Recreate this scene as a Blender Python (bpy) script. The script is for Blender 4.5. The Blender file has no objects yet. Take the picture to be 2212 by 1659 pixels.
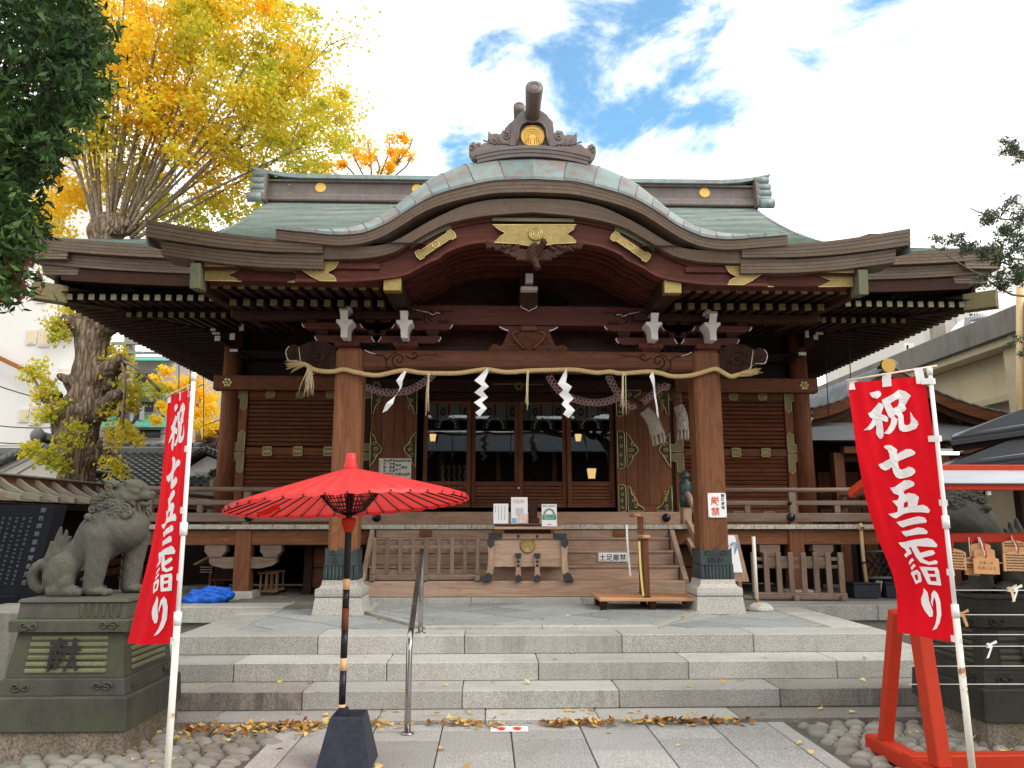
import bpy, bmesh, math, random
import numpy as np
from mathutils import Vector, Matrix, Euler, noise as mnoise
from mathutils.geometry import tessellate_polygon

SC = bpy.context.scene
COL = SC.collection
rng = random.Random(7)
npr = np.random.default_rng(11)
R = math.radians

# ------------------------------------------------------------------ camera
CAM = Vector((-0.49, 0.0, 1.52)); PITCH = R(10.25); YAW = R(1.77); FPX = 1661.0
cd = bpy.data.cameras.new('camera'); cam = bpy.data.objects.new('camera', cd); COL.objects.link(cam)
cam.location = CAM; cam.rotation_euler = (R(90) + PITCH, 0, -YAW)
cd.sensor_width = 36.0; cd.lens = FPX / 2212 * 36.0; cd.clip_start = 0.05; cd.clip_end = 600
SC.camera = cam

# ------------------------------------------------------------------ sky, sun, exposure
SUN_EL = R(40); SUN_AZ = R(122)          # azimuth from +Y (away from the viewer) towards +X
w = bpy.data.worlds.new('World'); SC.world = w; w.use_nodes = True
nt = w.node_tree; nt.nodes.clear()
def wn(t, **k):
    n = nt.nodes.new(t)
    for a, b in k.items(): setattr(n, a, b)
    return n
sky = wn('ShaderNodeTexSky', sky_type='NISHITA', sun_disc=False, sun_elevation=SUN_EL, sun_rotation=SUN_AZ)
sky.air_density = 1.1; sky.dust_density = 0.3; sky.ozone_density = 2.0
bg1 = wn('ShaderNodeBackground'); bg1.inputs[1].default_value = 0.15
bg2 = wn('ShaderNodeBackground'); bg2.inputs[0].default_value = (1.0, 0.99, 0.975, 1); bg2.inputs[1].default_value = 1.25
tc = wn('ShaderNodeTexCoord'); sep = wn('ShaderNodeSeparateXYZ')
nt.links.new(tc.outputs['Generated'], sep.inputs[0])
addz = wn('ShaderNodeMath', operation='ADD'); addz.inputs[1].default_value = 0.12
mxz = wn('ShaderNodeMath', operation='MAXIMUM'); mxz.inputs[1].default_value = 0.05
nt.links.new(sep.outputs['Z'], addz.inputs[0]); nt.links.new(addz.outputs[0], mxz.inputs[0])
dx = wn('ShaderNodeMath', operation='DIVIDE'); dy = wn('ShaderNodeMath', operation='DIVIDE')
nt.links.new(sep.outputs['X'], dx.inputs[0]); nt.links.new(mxz.outputs[0], dx.inputs[1])
nt.links.new(sep.outputs['Y'], dy.inputs[0]); nt.links.new(mxz.outputs[0], dy.inputs[1])
cmb = wn('ShaderNodeCombineXYZ'); nt.links.new(dx.outputs[0], cmb.inputs[0]); nt.links.new(dy.outputs[0], cmb.inputs[1])
nz = wn('ShaderNodeTexNoise'); nz.inputs['Scale'].default_value = 3.4; nz.inputs['Detail'].default_value = 9; nz.inputs['Roughness'].default_value = 0.62
nz.inputs['Distortion'].default_value = 0.35
nt.links.new(cmb.outputs[0], nz.inputs['Vector'])
# a gap in the cloud deck (where blue shows) around one patch of the cloud plane
dist = wn('ShaderNodeVectorMath', operation='DISTANCE'); dist.inputs[1].default_value = (0.27, 1.32, 0)
sc_ = wn('ShaderNodeVectorMath', operation='MULTIPLY'); sc_.inputs[1].default_value = (1.0, 1.0, 0)
nt.links.new(cmb.outputs[0], sc_.inputs[0]); nt.links.new(sc_.outputs[0], dist.inputs[0])
gap = wn('ShaderNodeMapRange'); gap.inputs[1].default_value = 0.08; gap.inputs[2].default_value = 0.62; gap.inputs[3].default_value = 0.25; gap.inputs[4].default_value = 0.0
nt.links.new(dist.outputs['Value'], gap.inputs[0])
sub = wn('ShaderNodeMath', operation='SUBTRACT'); nt.links.new(nz.outputs[0], sub.inputs[0]); nt.links.new(gap.outputs[0], sub.inputs[1])
ramp = wn('ShaderNodeMapRange', interpolation_type='SMOOTHSTEP'); ramp.inputs[1].default_value = 0.20; ramp.inputs[2].default_value = 0.42; ramp.inputs[3].default_value = 0.06
nt.links.new(sub.outputs[0], ramp.inputs[0])
mixw = wn('ShaderNodeMixShader'); out = wn('ShaderNodeOutputWorld')
tint = wn('ShaderNodeVectorMath', operation='MULTIPLY'); tint.inputs[1].default_value = (0.62, 1.16, 1.22); nt.links.new(sky.outputs[0], tint.inputs[0]); nt.links.new(tint.outputs[0], bg1.inputs[0]); nt.links.new(ramp.outputs[0], mixw.inputs[0])
nt.links.new(bg1.outputs[0], mixw.inputs[1]); nt.links.new(bg2.outputs[0], mixw.inputs[2]); nt.links.new(mixw.outputs[0], out.inputs[0])

sd = bpy.data.lights.new('sun', 'SUN'); sun = bpy.data.objects.new('sun', sd); COL.objects.link(sun)
sd.energy = 1.4; sd.angle = R(28); sd.color = (1.0, 0.95, 0.86)
sdir = Vector((math.sin(SUN_AZ) * math.cos(SUN_EL), math.cos(SUN_AZ) * math.cos(SUN_EL), math.sin(SUN_EL)))
sun.rotation_euler = sdir.to_track_quat('Z', 'Y').to_euler(); sun.location = (8, 2, 12)

SC.render.engine = 'CYCLES'
SC.view_settings.view_transform = 'Standard'; SC.view_settings.look = 'None'
SC.view_settings.exposure = 0.6; SC.view_settings.gamma = 1.0; SC.view_settings.use_curve_mapping = False
SC.cycles.use_denoising = True; SC.cycles.caustics_reflective = False; SC.cycles.caustics_refractive = False; SC.cycles.max_bounces = 6; SC.cycles.diffuse_bounces = 3; SC.cycles.transparent_max_bounces = 12

# ------------------------------------------------------------------ pixel -> place (photo pixels, 2212 wide, on a plane of known depth or height)
_fw = Vector((math.sin(YAW) * math.cos(PITCH), math.cos(YAW) * math.cos(PITCH), math.sin(PITCH)))
_rt = Vector((math.cos(YAW), -math.sin(YAW), 0)); _up = _rt.cross(_fw)
def ray(px, py): return _fw + _rt * ((px - 1106) / FPX) + _up * ((829.5 - py) / FPX)
def at(px, py, Y):
    d = ray(px, py); return CAM + d * (Y / d.y)
def atz(px, py, z):
    d = ray(px, py); return CAM + d * ((z - CAM.z) / d.z)

# ------------------------------------------------------------------ objects
WL = {}
def obj(name, me, mat=None, parent=None, loc=(0, 0, 0), rot=None, scale=None, smooth=False):
    o = bpy.data.objects.new(name, me); COL.objects.link(o)
    loc = Vector(loc); o.location = loc
    if parent is not None:
        o.parent = parent; o.matrix_parent_inverse = WL[parent].inverted()
    if rot is not None:
        if isinstance(rot, Matrix): o.rotation_euler = rot.to_euler()
        else: o.rotation_euler = rot
    if scale is not None: o.scale = scale
    WL[o] = Matrix.LocRotScale(o.location, o.rotation_euler, o.scale)
    if mat is not None and me is not None and len(me.materials) == 0: me.materials.append(mat)
    if smooth and me is not None: me.shade_smooth()
    return o
def tag(o, label=None, cat=None, group=None, kind=None):
    if label: o['label'] = label
    if cat: o['category'] = cat
    if group: o['group'] = group
    if kind: o['kind'] = kind
    return o
def thing(name, loc, label, cat, group=None):
    o = obj(name, None, loc=loc); o.empty_display_size = 0.1
    return tag(o, label, cat, group)

class MB:
    def __init__(s): s.v = []; s.f = []
    def add(s, vs, fs):
        n = len(s.v); s.v += [tuple(p) for p in vs]; s.f += [tuple(i + n for i in f) for f in fs]; return s
    def box(s, x0, x1, y0, y1, z0, z1, ch=0.0, M=None):
        if ch <= 0:
            vs = [(x, y, z) for x in (x0, x1) for y in (y0, y1) for z in (z0, z1)]
            fs = [(0, 1, 3, 2), (4, 6, 7, 5), (0, 4, 5, 1), (2, 3, 7, 6), (0, 2, 6, 4), (1, 5, 7, 3)]
        else:
            ch = min(ch, (x1 - x0) * .45, (y1 - y0) * .45, (z1 - z0) * .45)
            b = ((x0, x1), (y0, y1), (z0, z1)); vs = []; idx = {}
            for i in (0, 1):
                for j in (0, 1):
                    for k in (0, 1):
                        s_ = (i, j, k); p = [b[a][s_[a]] for a in range(3)]
                        q = [b[a][s_[a]] + (ch if s_[a] == 0 else -ch) for a in range(3)]
                        for a in range(3):
                            t = [q[0], q[1], q[2]]; t[a] = p[a]; idx[(i, j, k, a)] = len(vs); vs.append(tuple(t))
            fs = []
            for a in range(3):
                o1, o2 = [(1, 2), (0, 2), (0, 1)][a]
                for sgn in (0, 1):
                    r = []
                    for (u, v_) in ((0, 0), (1, 0), (1, 1), (0, 1)):
                        t = [0, 0, 0]; t[a] = sgn; t[o1] = u; t[o2] = v_; r.append(idx[(*t, a)])
                    fs.append(tuple(r))
            for a in range(3):
                o1, o2 = [(1, 2), (0, 2), (0, 1)][a]
                for u in (0, 1):
                    for v_ in (0, 1):
                        t0 = [0, 0, 0]; t0[o1] = u; t0[o2] = v_; t1 = list(t0); t1[a] = 1
                        fs.append((idx[(*t0, o1)], idx[(*t1, o1)], idx[(*t1, o2)], idx[(*t0, o2)]))
            for i in (0, 1):
                for j in (0, 1):
                    for k in (0, 1): fs.append((idx[(i, j, k, 0)], idx[(i, j, k, 1)], idx[(i, j, k, 2)]))
        if M is not None: vs = [tuple(M @ Vector(p)) for p in vs]
        return s.add(vs, fs)
    def tube(s, pts, r, n=8, cap=True, rr=None, closed=False):
        pts = [Vector(p) for p in pts]; m = len(pts); rings = []
        prev = None
        for i, p in enumerate(pts):
            if closed: t = pts[(i + 1) % m] - pts[i - 1]
            else: t = pts[min(i + 1, m - 1)] - pts[max(i - 1, 0)]
            if t.length < 1e-9: t = Vector((0, 0, 1))
            t.normalize()
            if prev is None:
                a = Vector((0, 0, 1)) if abs(t.z) < .9 else Vector((1, 0, 0))
                u = t.cross(a).normalized()
            else:
                u = prev - t * prev.dot(t)
                u = u.normalized() if u.length > 1e-6 else t.cross(Vector((0, 0, 1))).normalized()
            prev = u; v = t.cross(u)
            q = rr[i] if rr is not None else r
            rings.append([tuple(p + (u * math.cos(2 * math.pi * k / n) + v * math.sin(2 * math.pi * k / n)) * q) for k in range(n)])
        vs = [p for rg in rings for p in rg]; fs = []
        for i in range(m if closed else m - 1):
            a = i * n; b = ((i + 1) % m) * n
            for k in range(n): fs.append((a + k, a + (k + 1) % n, b + (k + 1) % n, b + k))
        if cap and not closed:
            fs.append(tuple(range(n))[::-1]); fs.append(tuple(range((m - 1) * n, m * n)))
        return s.add(vs, fs)
    def lathe(s, prof, n=24, c=(0, 0, 0), ax='z', cap=True):
        vs = []
        for (r, h) in prof:
            for k in range(n):
                a = 2 * math.pi * k / n; x, y = r * math.cos(a), r * math.sin(a)
                p = (x, y, h) if ax == 'z' else ((x, h, y) if ax == 'y' else (h, x, y))
                vs.append((p[0] + c[0], p[1] + c[1], p[2] + c[2]))
        fs = []
        for i in range(len(prof) - 1):
            for k in range(n): fs.append((i * n + k, i * n + (k + 1) % n, (i + 1) * n + (k + 1) % n, (i + 1) * n + k))
        if cap:
            fs.append(tuple(range(n))[::-1]); fs.append(tuple(range((len(prof) - 1) * n, len(prof) * n)))
        return s.add(vs, fs)
    def prism(s, poly, a, b, ax='y', holes=()):
        # poly in the plane normal to ax, extruded a..b
        def P(p, t): return (p[0], t, p[1]) if ax == 'y' else ((t, p[0], p[1]) if ax == 'x' else (p[0], p[1], t))
        loops = [list(poly)] + [list(h) for h in holes]
        flat = [p for l in loops for p in l]; n = len(flat)
        tris = tessellate_polygon([[Vector((p[0], p[1], 0)) for p in l] for l in loops])
        vs = [P(p, a) for p in flat] + [P(p, b) for p in flat]
        fs = [tuple(t) for t in tris] + [tuple(i + n for i in t[::-1]) for t in tris]
        o = 0
        for l in loops:
            m = len(l)
            for i in range(m): j = (i + 1) % m; fs.append((o + i, o + j, n + o + j, n + o + i))
            o += m
        return s.add(vs, fs)
    def grid(s, rows, closeu=False):
        m = len(rows[0]); vs = [p for r in rows for p in r]; fs = []
        for i in range(len(rows) - 1):
            for k in range(m if closeu else m - 1):
                k2 = (k + 1) % m; fs.append((i * m + k, i * m + k2, (i + 1) * m + k2, (i + 1) * m + k))
        return s.add(vs, fs)
    def mesh(s, name='mesh', smooth=False, recalc=True):
        me = bpy.data.meshes.new(name); me.from_pydata(s.v, [], s.f)
        if recalc:
            bm = bmesh.new(); bm.from_mesh(me); bmesh.ops.recalc_face_normals(bm, faces=bm.faces[:]); bm.to_mesh(me); bm.free()
        me.update()
        if smooth: me.shade_smooth()
        return me
    def build(s, name, mat, parent=None, smooth=False, loc=None, rot=None):
        me = s.mesh(name, smooth)
        if loc is None:       # keep world coordinates: pivot at the lower middle of the mesh
            xs = np.array(s.v); c = xs.mean(0)
            me.transform(Matrix.Translation(-Vector(c))); loc = Vector(c)
        return obj(name, me, pick(mat, s.v), parent, loc, rot)

WOOD = {}
def pick(mat, verts=None):
    if isinstance(mat, str):
        if mat in WOOD:
            a = np.array(verts); d = a.max(0) - a.min(0); return WOOD[mat]['xyz'[int(np.argmax(d))]]
        return M[mat]
    return mat
def B(name, mat, parent, x0, x1, y0, y1, z0, z1, ch=0.006):
    m = MB().box(min(x0, x1), max(x0, x1), min(y0, y1), max(y0, y1), min(z0, z1), max(z0, z1), ch); return m.build(name, mat, parent)
def frame_from(p0, p1, roll=None):
    x = (Vector(p1) - Vector(p0)); L = x.length; x.normalize()
    up = Vector((0, 0, 1)) if abs(x.z) < .95 else Vector((0, 1, 0))
    if roll is not None: up = Vector(roll)
    y = up.cross(x).normalized(); z = x.cross(y)
    return Matrix((x, y, z)).transposed(), L
def bar(name, mat, parent, p0, p1, wy, hz, ch=0.005, roll=None):
    Rm, L = frame_from(p0, p1, roll)
    m = MB().box(-L / 2, L / 2, -wy / 2, wy / 2, -hz / 2, hz / 2, ch)
    me = m.mesh(name)
    mm = WOOD[mat]['x'] if isinstance(mat, str) and mat in WOOD else pick(mat)
    return obj(name, me, mm, parent, (Vector(p0) + Vector(p1)) / 2, Rm)
def T(name, mat, parent, pts, r, n=8, smooth=True, rr=None, closed=False):
    return MB().tube(pts, r, n, True, rr, closed).build(name, mat, parent, smooth)
def spl(pts, n):
    """smooth Catmull-Rom polyline through pts"""
    pts = [Vector(p) if len(p) == 3 else Vector((p[0], p[1], 0)) for p in pts]
    out = []; m = len(pts)
    per = max(2, n // (m - 1))
    for i in range(m - 1):
        p0 = pts[max(i - 1, 0)]; p1 = pts[i]; p2 = pts[i + 1]; p3 = pts[min(i + 2, m - 1)]
        for k in range(per):
            t = k / per
            out.append(0.5 * ((2 * p1) + (p2 - p0) * t + (2 * p0 - 5 * p1 + 4 * p2 - p3) * t * t + (3 * p1 - p0 - 3 * p2 + p3) * t ** 3))
    out.append(pts[-1]); return out
def fcurve(pts):
    """smooth function z(x) through pts (x ascending), cubic Hermite with limited slopes"""
    xs = np.array([p[0] for p in pts], float); ys = np.array([p[1] for p in pts], float)
    d = np.diff(ys) / np.diff(xs); mm = np.zeros(len(xs)); mm[0] = d[0]; mm[-1] = d[-1]
    for i in range(1, len(xs) - 1):
        mm[i] = 0 if d[i - 1] * d[i] <= 0 else 2 * d[i - 1] * d[i] / (d[i - 1] + d[i])
    def f(x):
        x = min(max(x, xs[0]), xs[-1]); i = int(min(max(np.searchsorted(xs, x) - 1, 0), len(xs) - 2)); h = xs[i + 1] - xs[i]; t = (x - xs[i]) / h
        return float(ys[i] * (1 + 2 * t) * (1 - t) ** 2 + h * mm[i] * t * (1 - t) ** 2 + ys[i + 1] * t * t * (3 - 2 * t) + h * mm[i + 1] * t * t * (t - 1))
    return f
def spiral(c, r0, turns, a0, sgn=1, n=22, shrink=0.15):
    return [(c[0] + r0 * (1 - (1 - shrink) * k / n) * math.cos(a0 + sgn * turns * 2 * math.pi * k / n), c[1] + r0 * (1 - (1 - shrink) * k / n) * math.sin(a0 + sgn * turns * 2 * math.pi * k / n)) for k in range(n + 1)]

def textmesh(body, size, bold=0.0, vertical=False, spacing=1.0, xs=1.0):
    """lettering as a flat mesh in local XZ (facing -Y), centred"""
    lines = list(body) if vertical else [body]
    vs = []; fs = []
    for i, ln in enumerate(lines):
        if ln in ' \u3000': continue
        cu = bpy.data.curves.new('lettering', 'FONT'); cu.body = ln; cu.size = size; cu.offset = bold; cu.align_x = 'CENTER'; cu.align_y = 'CENTER'; cu.resolution_u = 3
        o = bpy.data.objects.new('tmp', cu); me = o.to_mesh()
        n = len(vs); oz = -i * size * spacing
        vs += [(v.co.x * xs, 0, v.co.y + oz) for v in me.vertices]; fs += [tuple(n + k for k in p.vertices) for p in me.polygons]
        o.to_mesh_clear(); bpy.data.objects.remove(o); bpy.data.curves.remove(cu)
    a = np.array(vs); c = (a.max(0) + a.min(0)) / 2; vs = [tuple(p) for p in (a - c)]
    me = bpy.data.meshes.new('lettering'); me.from_pydata(vs, [], fs); me.update(); return me

# smooth implicit surfaces (surface nets) for sculpted things
class Field:
    """signed distance grid; every primitive only touches its own neighbourhood"""
    def __init__(s, lo, hi, n):
        s.lo = np.array(lo, float); hi = np.array(hi, float); s.h = (hi - s.lo).max() / n; s.dims = np.ceil((hi - s.lo) / s.h).astype(int) + 1
        s.ax = [s.lo[i] + s.h * np.arange(s.dims[i]) for i in range(3)]; s.D = np.full(s.dims, .3)
    def sub(s, lo, hi, k):
        m = k + 3 * s.h; sl = []
        for i in range(3):
            a = int(np.clip(math.floor((lo[i] - m - s.lo[i]) / s.h), 0, s.dims[i] - 1)); b = int(np.clip(math.ceil((hi[i] + m - s.lo[i]) / s.h) + 1, a + 1, s.dims[i])); sl.append(slice(a, b))
        g = np.meshgrid(*[s.ax[i][sl[i]] for i in range(3)], indexing='ij', sparse=True); return tuple(sl), g
    def put(s, sl, d, k): s.D[sl] = smin(s.D[sl], d, k) if k > 0 else np.minimum(s.D[sl], d)
    def cap(s, a, b, ra, rb, k=0.):
        a = np.array(a, float); b = np.array(b, float); r = max(ra, rb); sl, (X, Y, Z) = s.sub(np.minimum(a, b) - r, np.maximum(a, b) + r, k); s.put(sl, s_cap(X, Y, Z, a, b, ra, rb), k)
    def ell(s, c, r, rot=None, k=0., cut=False, swirl=0.):
        R_ = max(r); c = np.array(c, float); e = np.array(r, float) if rot is None else np.full(3, R_); sl, (X, Y, Z) = s.sub(c - e, c + e, k); d = s_ell(X, Y, Z, c, r, rot)
        if swirl: d = d + swirl * np.sin(np.sqrt((X - c[0]) ** 2 + (Z - c[2]) ** 2) * 2 * math.pi / .024 + np.arctan2(Z - c[2], X - c[0]))
        if cut: s.D[sl] = np.maximum(s.D[sl], -d)
        else: s.put(sl, d, k)
    def grid(s): return np.meshgrid(*s.ax, indexing='ij', sparse=True)
def sdf_mesh(F_):
    lo, h, dims, D = F_.lo, F_.h, F_.dims, F_.D.astype(np.float32)
    s = D < 0
    cs = [s[i:dims[0] - 1 + i, j:dims[1] - 1 + j, k:dims[2] - 1 + k] for i in (0, 1) for j in (0, 1) for k in (0, 1)]
    cnt = sum(c.astype(np.int8) for c in cs); act = (cnt > 0) & (cnt < 8)
    ids = -np.ones(act.shape, int); ii = np.argwhere(act); ids[act] = np.arange(len(ii))
    acc = np.zeros((len(ii), 3)); num = np.zeros(len(ii))
    corners = [(i, j, k) for i in (0, 1) for j in (0, 1) for k in (0, 1)]
    for a in corners:
        for ax_ in range(3):
            if a[ax_] == 1: continue
            b = list(a); b[ax_] = 1
            da = D[ii[:, 0] + a[0], ii[:, 1] + a[1], ii[:, 2] + a[2]]; db = D[ii[:, 0] + b[0], ii[:, 1] + b[1], ii[:, 2] + b[2]]
            m = (da < 0) != (db < 0); t = np.where(m, da / np.where(m, da - db, 1), 0)
            p = np.tile(np.array(a, float), (len(ii), 1)); p[:, ax_] += t
            acc[m] += p[m]; num[m] += 1
    V = lo + h * (ii + acc / num[:, None])
    F = []
    for ax_ in range(3):
        o1, o2 = [(1, 2), (2, 0), (0, 1)][ax_]
        sl0 = [slice(1, dims[q] - 1) for q in range(3)]; sl1 = list(sl0); sl0[ax_] = slice(0, dims[ax_] - 1); sl1[ax_] = slice(1, dims[ax_])
        A = s[tuple(sl0)]; Bq = s[tuple(sl1)]; e = np.argwhere(A != Bq)
        if not len(e): continue
        off = np.ones(3, int); off[ax_] = 0; e2 = e + off; ins = A[tuple(e.T)]
        d1 = np.zeros(3, int); d1[o1] = -1; d2 = np.zeros(3, int); d2[o2] = -1
        q = np.stack([ids[tuple((e2 + d).T)] for d in (0 * d1, d1, d1 + d2, d2)], 1)
        q[~ins] = q[~ins][:, ::-1]; F.append(q)
    F = np.concatenate(F)
    F = F[(F >= 0).all(1)]
    me = bpy.data.meshes.new('sculpt'); me.from_pydata(V.tolist(), [], F.tolist()); me.update(); me.shade_smooth(); return me
def smin(a, b, k):
    h = np.clip(.5 + .5 * (b - a) / k, 0, 1); return b * (1 - h) + a * h - k * h * (1 - h)
def s_ell(X, Y, Z, c, r, rot=None):
    x, y, z = X - c[0], Y - c[1], Z - c[2]
    if rot is not None:
        m = Euler(rot).to_matrix(); x, y, z = (x * m[0][i] + y * m[1][i] + z * m[2][i] for i in range(3))
    x, y, z = x / r[0], y / r[1], z / r[2]; l = np.sqrt(x * x + y * y + z * z) + 1e-9
    return l * (l - 1) / (np.sqrt((x / r[0]) ** 2 + (y / r[1]) ** 2 + (z / r[2]) ** 2) + 1e-9)
def s_cap(X, Y, Z, a, b, ra, rb):
    a = np.array(a, float); b = np.array(b, float); d = b - a; L = (d ** 2).sum()
    t = np.clip(((X - a[0]) * d[0] + (Y - a[1]) * d[1] + (Z - a[2]) * d[2]) / L, 0, 1)
    return np.sqrt((X - a[0] - t * d[0]) ** 2 + (Y - a[1] - t * d[1]) ** 2 + (Z - a[2] - t * d[2]) ** 2) - (ra + (rb - ra) * t)

# ------------------------------------------------------------------ materials
M = {}
class NT:
    def __init__(s, name):
        s.m = bpy.data.materials.new(name); s.m.use_nodes = True; s.t = s.m.node_tree
        s.b = s.t.nodes['Principled BSDF']; s.o = s.t.nodes['Material Output']
    def n(s, t, ins=None, **k):
        q = s.t.nodes.new(t)
        for a, b in k.items(): setattr(q, a, b)
        for a, b in (ins or {}).items():
            if hasattr(b, 'is_output') or isinstance(b, bpy.types.NodeSocket): s.t.links.new(b, q.inputs[a])
            else: q.inputs[a].default_value = b
        return q
    def l(s, a, b): s.t.links.new(a, b)
    def coord(s, scale=(1, 1, 1), rand=True, kind='Object'):
        c = s.n('ShaderNodeTexCoord').outputs[kind]
        if rand:
            oi = s.n('ShaderNodeObjectInfo'); mv = s.n('ShaderNodeVectorMath', {0: oi.outputs['Random'], 1: (37., 53., 71.)}, operation='MULTIPLY')
            c = s.n('ShaderNodeVectorMath', {0: c, 1: mv.outputs[0]}, operation='ADD').outputs[0]
        return s.n('ShaderNodeVectorMath', {0: c, 1: scale}, operation='MULTIPLY').outputs[0]
    def noise(s, co, scale, detail=4, rough=.55, dist=0.):
        return s.n('ShaderNodeTexNoise', {'Vector': co, 'Scale': scale, 'Detail': detail, 'Roughness': rough, 'Distortion': dist}).outputs[0]
    def ramp(s, fac, stops):
        r = s.n('ShaderNodeValToRGB', {0: fac}); e = r.color_ramp.elements
        while len(e) < len(stops): e.new(.5)
        for i, (p, c) in enumerate(stops): e[i].position = p; e[i].color = (*c, 1) if len(c) == 3 else c
        return r.outputs[0]
    def mix(s, fac, a, b, mode='MIX'):
        q = s.n('ShaderNodeMix', data_type='RGBA', blend_type=mode)
        for i, v in ((0, fac), (6, a), (7, b)):
            if isinstance(v, bpy.types.NodeSocket): s.l(v, q.inputs[i])
            else: q.inputs[i].default_value = v if i == 0 else (*v, 1)
        return q.outputs[2]
    def mr(s, v, a, b, c, d): return s.n('ShaderNodeMapRange', {0: v, 1: a, 2: b, 3: c, 4: d}).outputs[0]
    def bump(s, h, strength=.3, dist=.01):
        q = s.n('ShaderNodeBump', {'Height': h, 'Strength': strength, 'Distance': dist}); s.l(q.outputs[0], s.b.inputs['Normal'])
    def fin(s, col=None, rough=None, metal=None, spec=None):
        for v, k in ((col, 'Base Color'), (rough, 'Roughness'), (metal, 'Metallic'), (spec, 'Specular IOR Level')):
            if v is None: continue
            if isinstance(v, bpy.types.NodeSocket): s.l(v, s.b.inputs[k])
            else: s.b.inputs[k].default_value = (*v, 1) if k == 'Base Color' else v
        return s.m
def plain(name, col, rough=.6, metal=0., var=.12, scale=9., bump=0.08, spec=.4):
    s = NT(name); co = s.coord(); n1 = s.noise(co, scale, 6, .6)
    f = s.mr(n1, .25, .75, 1 - var, 1 + var)
    c = s.n('ShaderNodeVectorMath', {0: col, 1: f}, operation='MULTIPLY').outputs[0]
    s.fin(c, s.mr(n1, .3, .7, max(0, rough - .08), min(1, rough + .08)), metal, spec)
    if bump: s.bump(s.noise(co, scale * 6, 4), bump, .01)
    M[name] = s.m; return s.m
def mul(c, k): return tuple(min(1, x * k) for x in c)
def wood(name, base, rough=.55, contrast=.45, weather=None, wfac=.5, ring=5.0):
    WOOD[name] = {}
    for ax in 'xyz':
        s = NT(name + '_' + ax)
        sc = {'x': (.55, 9, 9), 'y': (9, .55, 9), 'z': (9, 9, .55)}[ax]
        co = s.coord(sc); g = s.noise(co, 2.2, 7, .62, .6)
        co2 = s.coord({'x': (.35, 2.2, 2.2), 'y': (2.2, .35, 2.2), 'z': (2.2, 2.2, .35)}[ax])
        big = s.noise(co2, 1.6, 3, .5, .8)
        # annual rings: bands of the slow noise
        rg = s.n('ShaderNodeMath', {0: big, 1: ring * 14}, operation='MULTIPLY').outputs[0]
        rg = s.n('ShaderNodeMath', {0: rg}, operation='SINE').outputs[0]
        rg = s.mr(rg, -1, 1, 0, 1)
        c = s.ramp(g, [(.25, mul(base, 1 - contrast)), (.52, base), (.78, mul(base, 1 + contrast))])
        c = s.mix(s.mr(rg, .55, 1, 0, .42), c, mul(base, .5))
        oi = s.n('ShaderNodeObjectInfo').outputs['Random']
        c = s.n('ShaderNodeVectorMath', {0: c, 1: s.mr(oi, 0, 1, .84, 1.16)}, operation='MULTIPLY').outputs[0]
        if weather:
            wn_ = s.noise(s.coord((1.3, 1.3, 1.3), rand=True), 1.4, 5, .65)
            c = s.mix(s.mr(wn_, .35, .68, 0, wfac), c, weather)
        s.fin(c, s.mr(g, .3, .7, rough, rough + .2), 0, .16)
        s.bump(s.n('ShaderNodeMath', {0: g, 1: rg}, operation='ADD').outputs[0], .22, .004)
        WOOD[name][ax] = s.m
wood('brown', (.16, .06, .028), .5, .4)                         # facade timber, reddish brown
wood('door', (.17, .068, .033), .45, .35)
wood('beam', (.12, .046, .024), .5, .4)
wood('slat', (.135, .046, .022), .5, .4)
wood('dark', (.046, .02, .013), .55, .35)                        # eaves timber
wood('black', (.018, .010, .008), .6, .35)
wood('red', (.105, .03, .021), .38, .3)                            # lacquered barge boards
wood('grey', (.39, .25, .17), .7, .4, (.43, .34, .285), .5)       # weathered stair timber
wood('weathered', (.215, .145, .105), .7, .4, (.27, .215, .185), .5)
wood('pale', (.42, .265, .175), .62, .35, (.44, .35, .30), .45)
wood('orange', (.66, .345, .185), .5, .25)
wood('post', (.22, .09, .042), .5, .35)
wood('stool', (.45, .24, .12), .5, .3)

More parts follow.
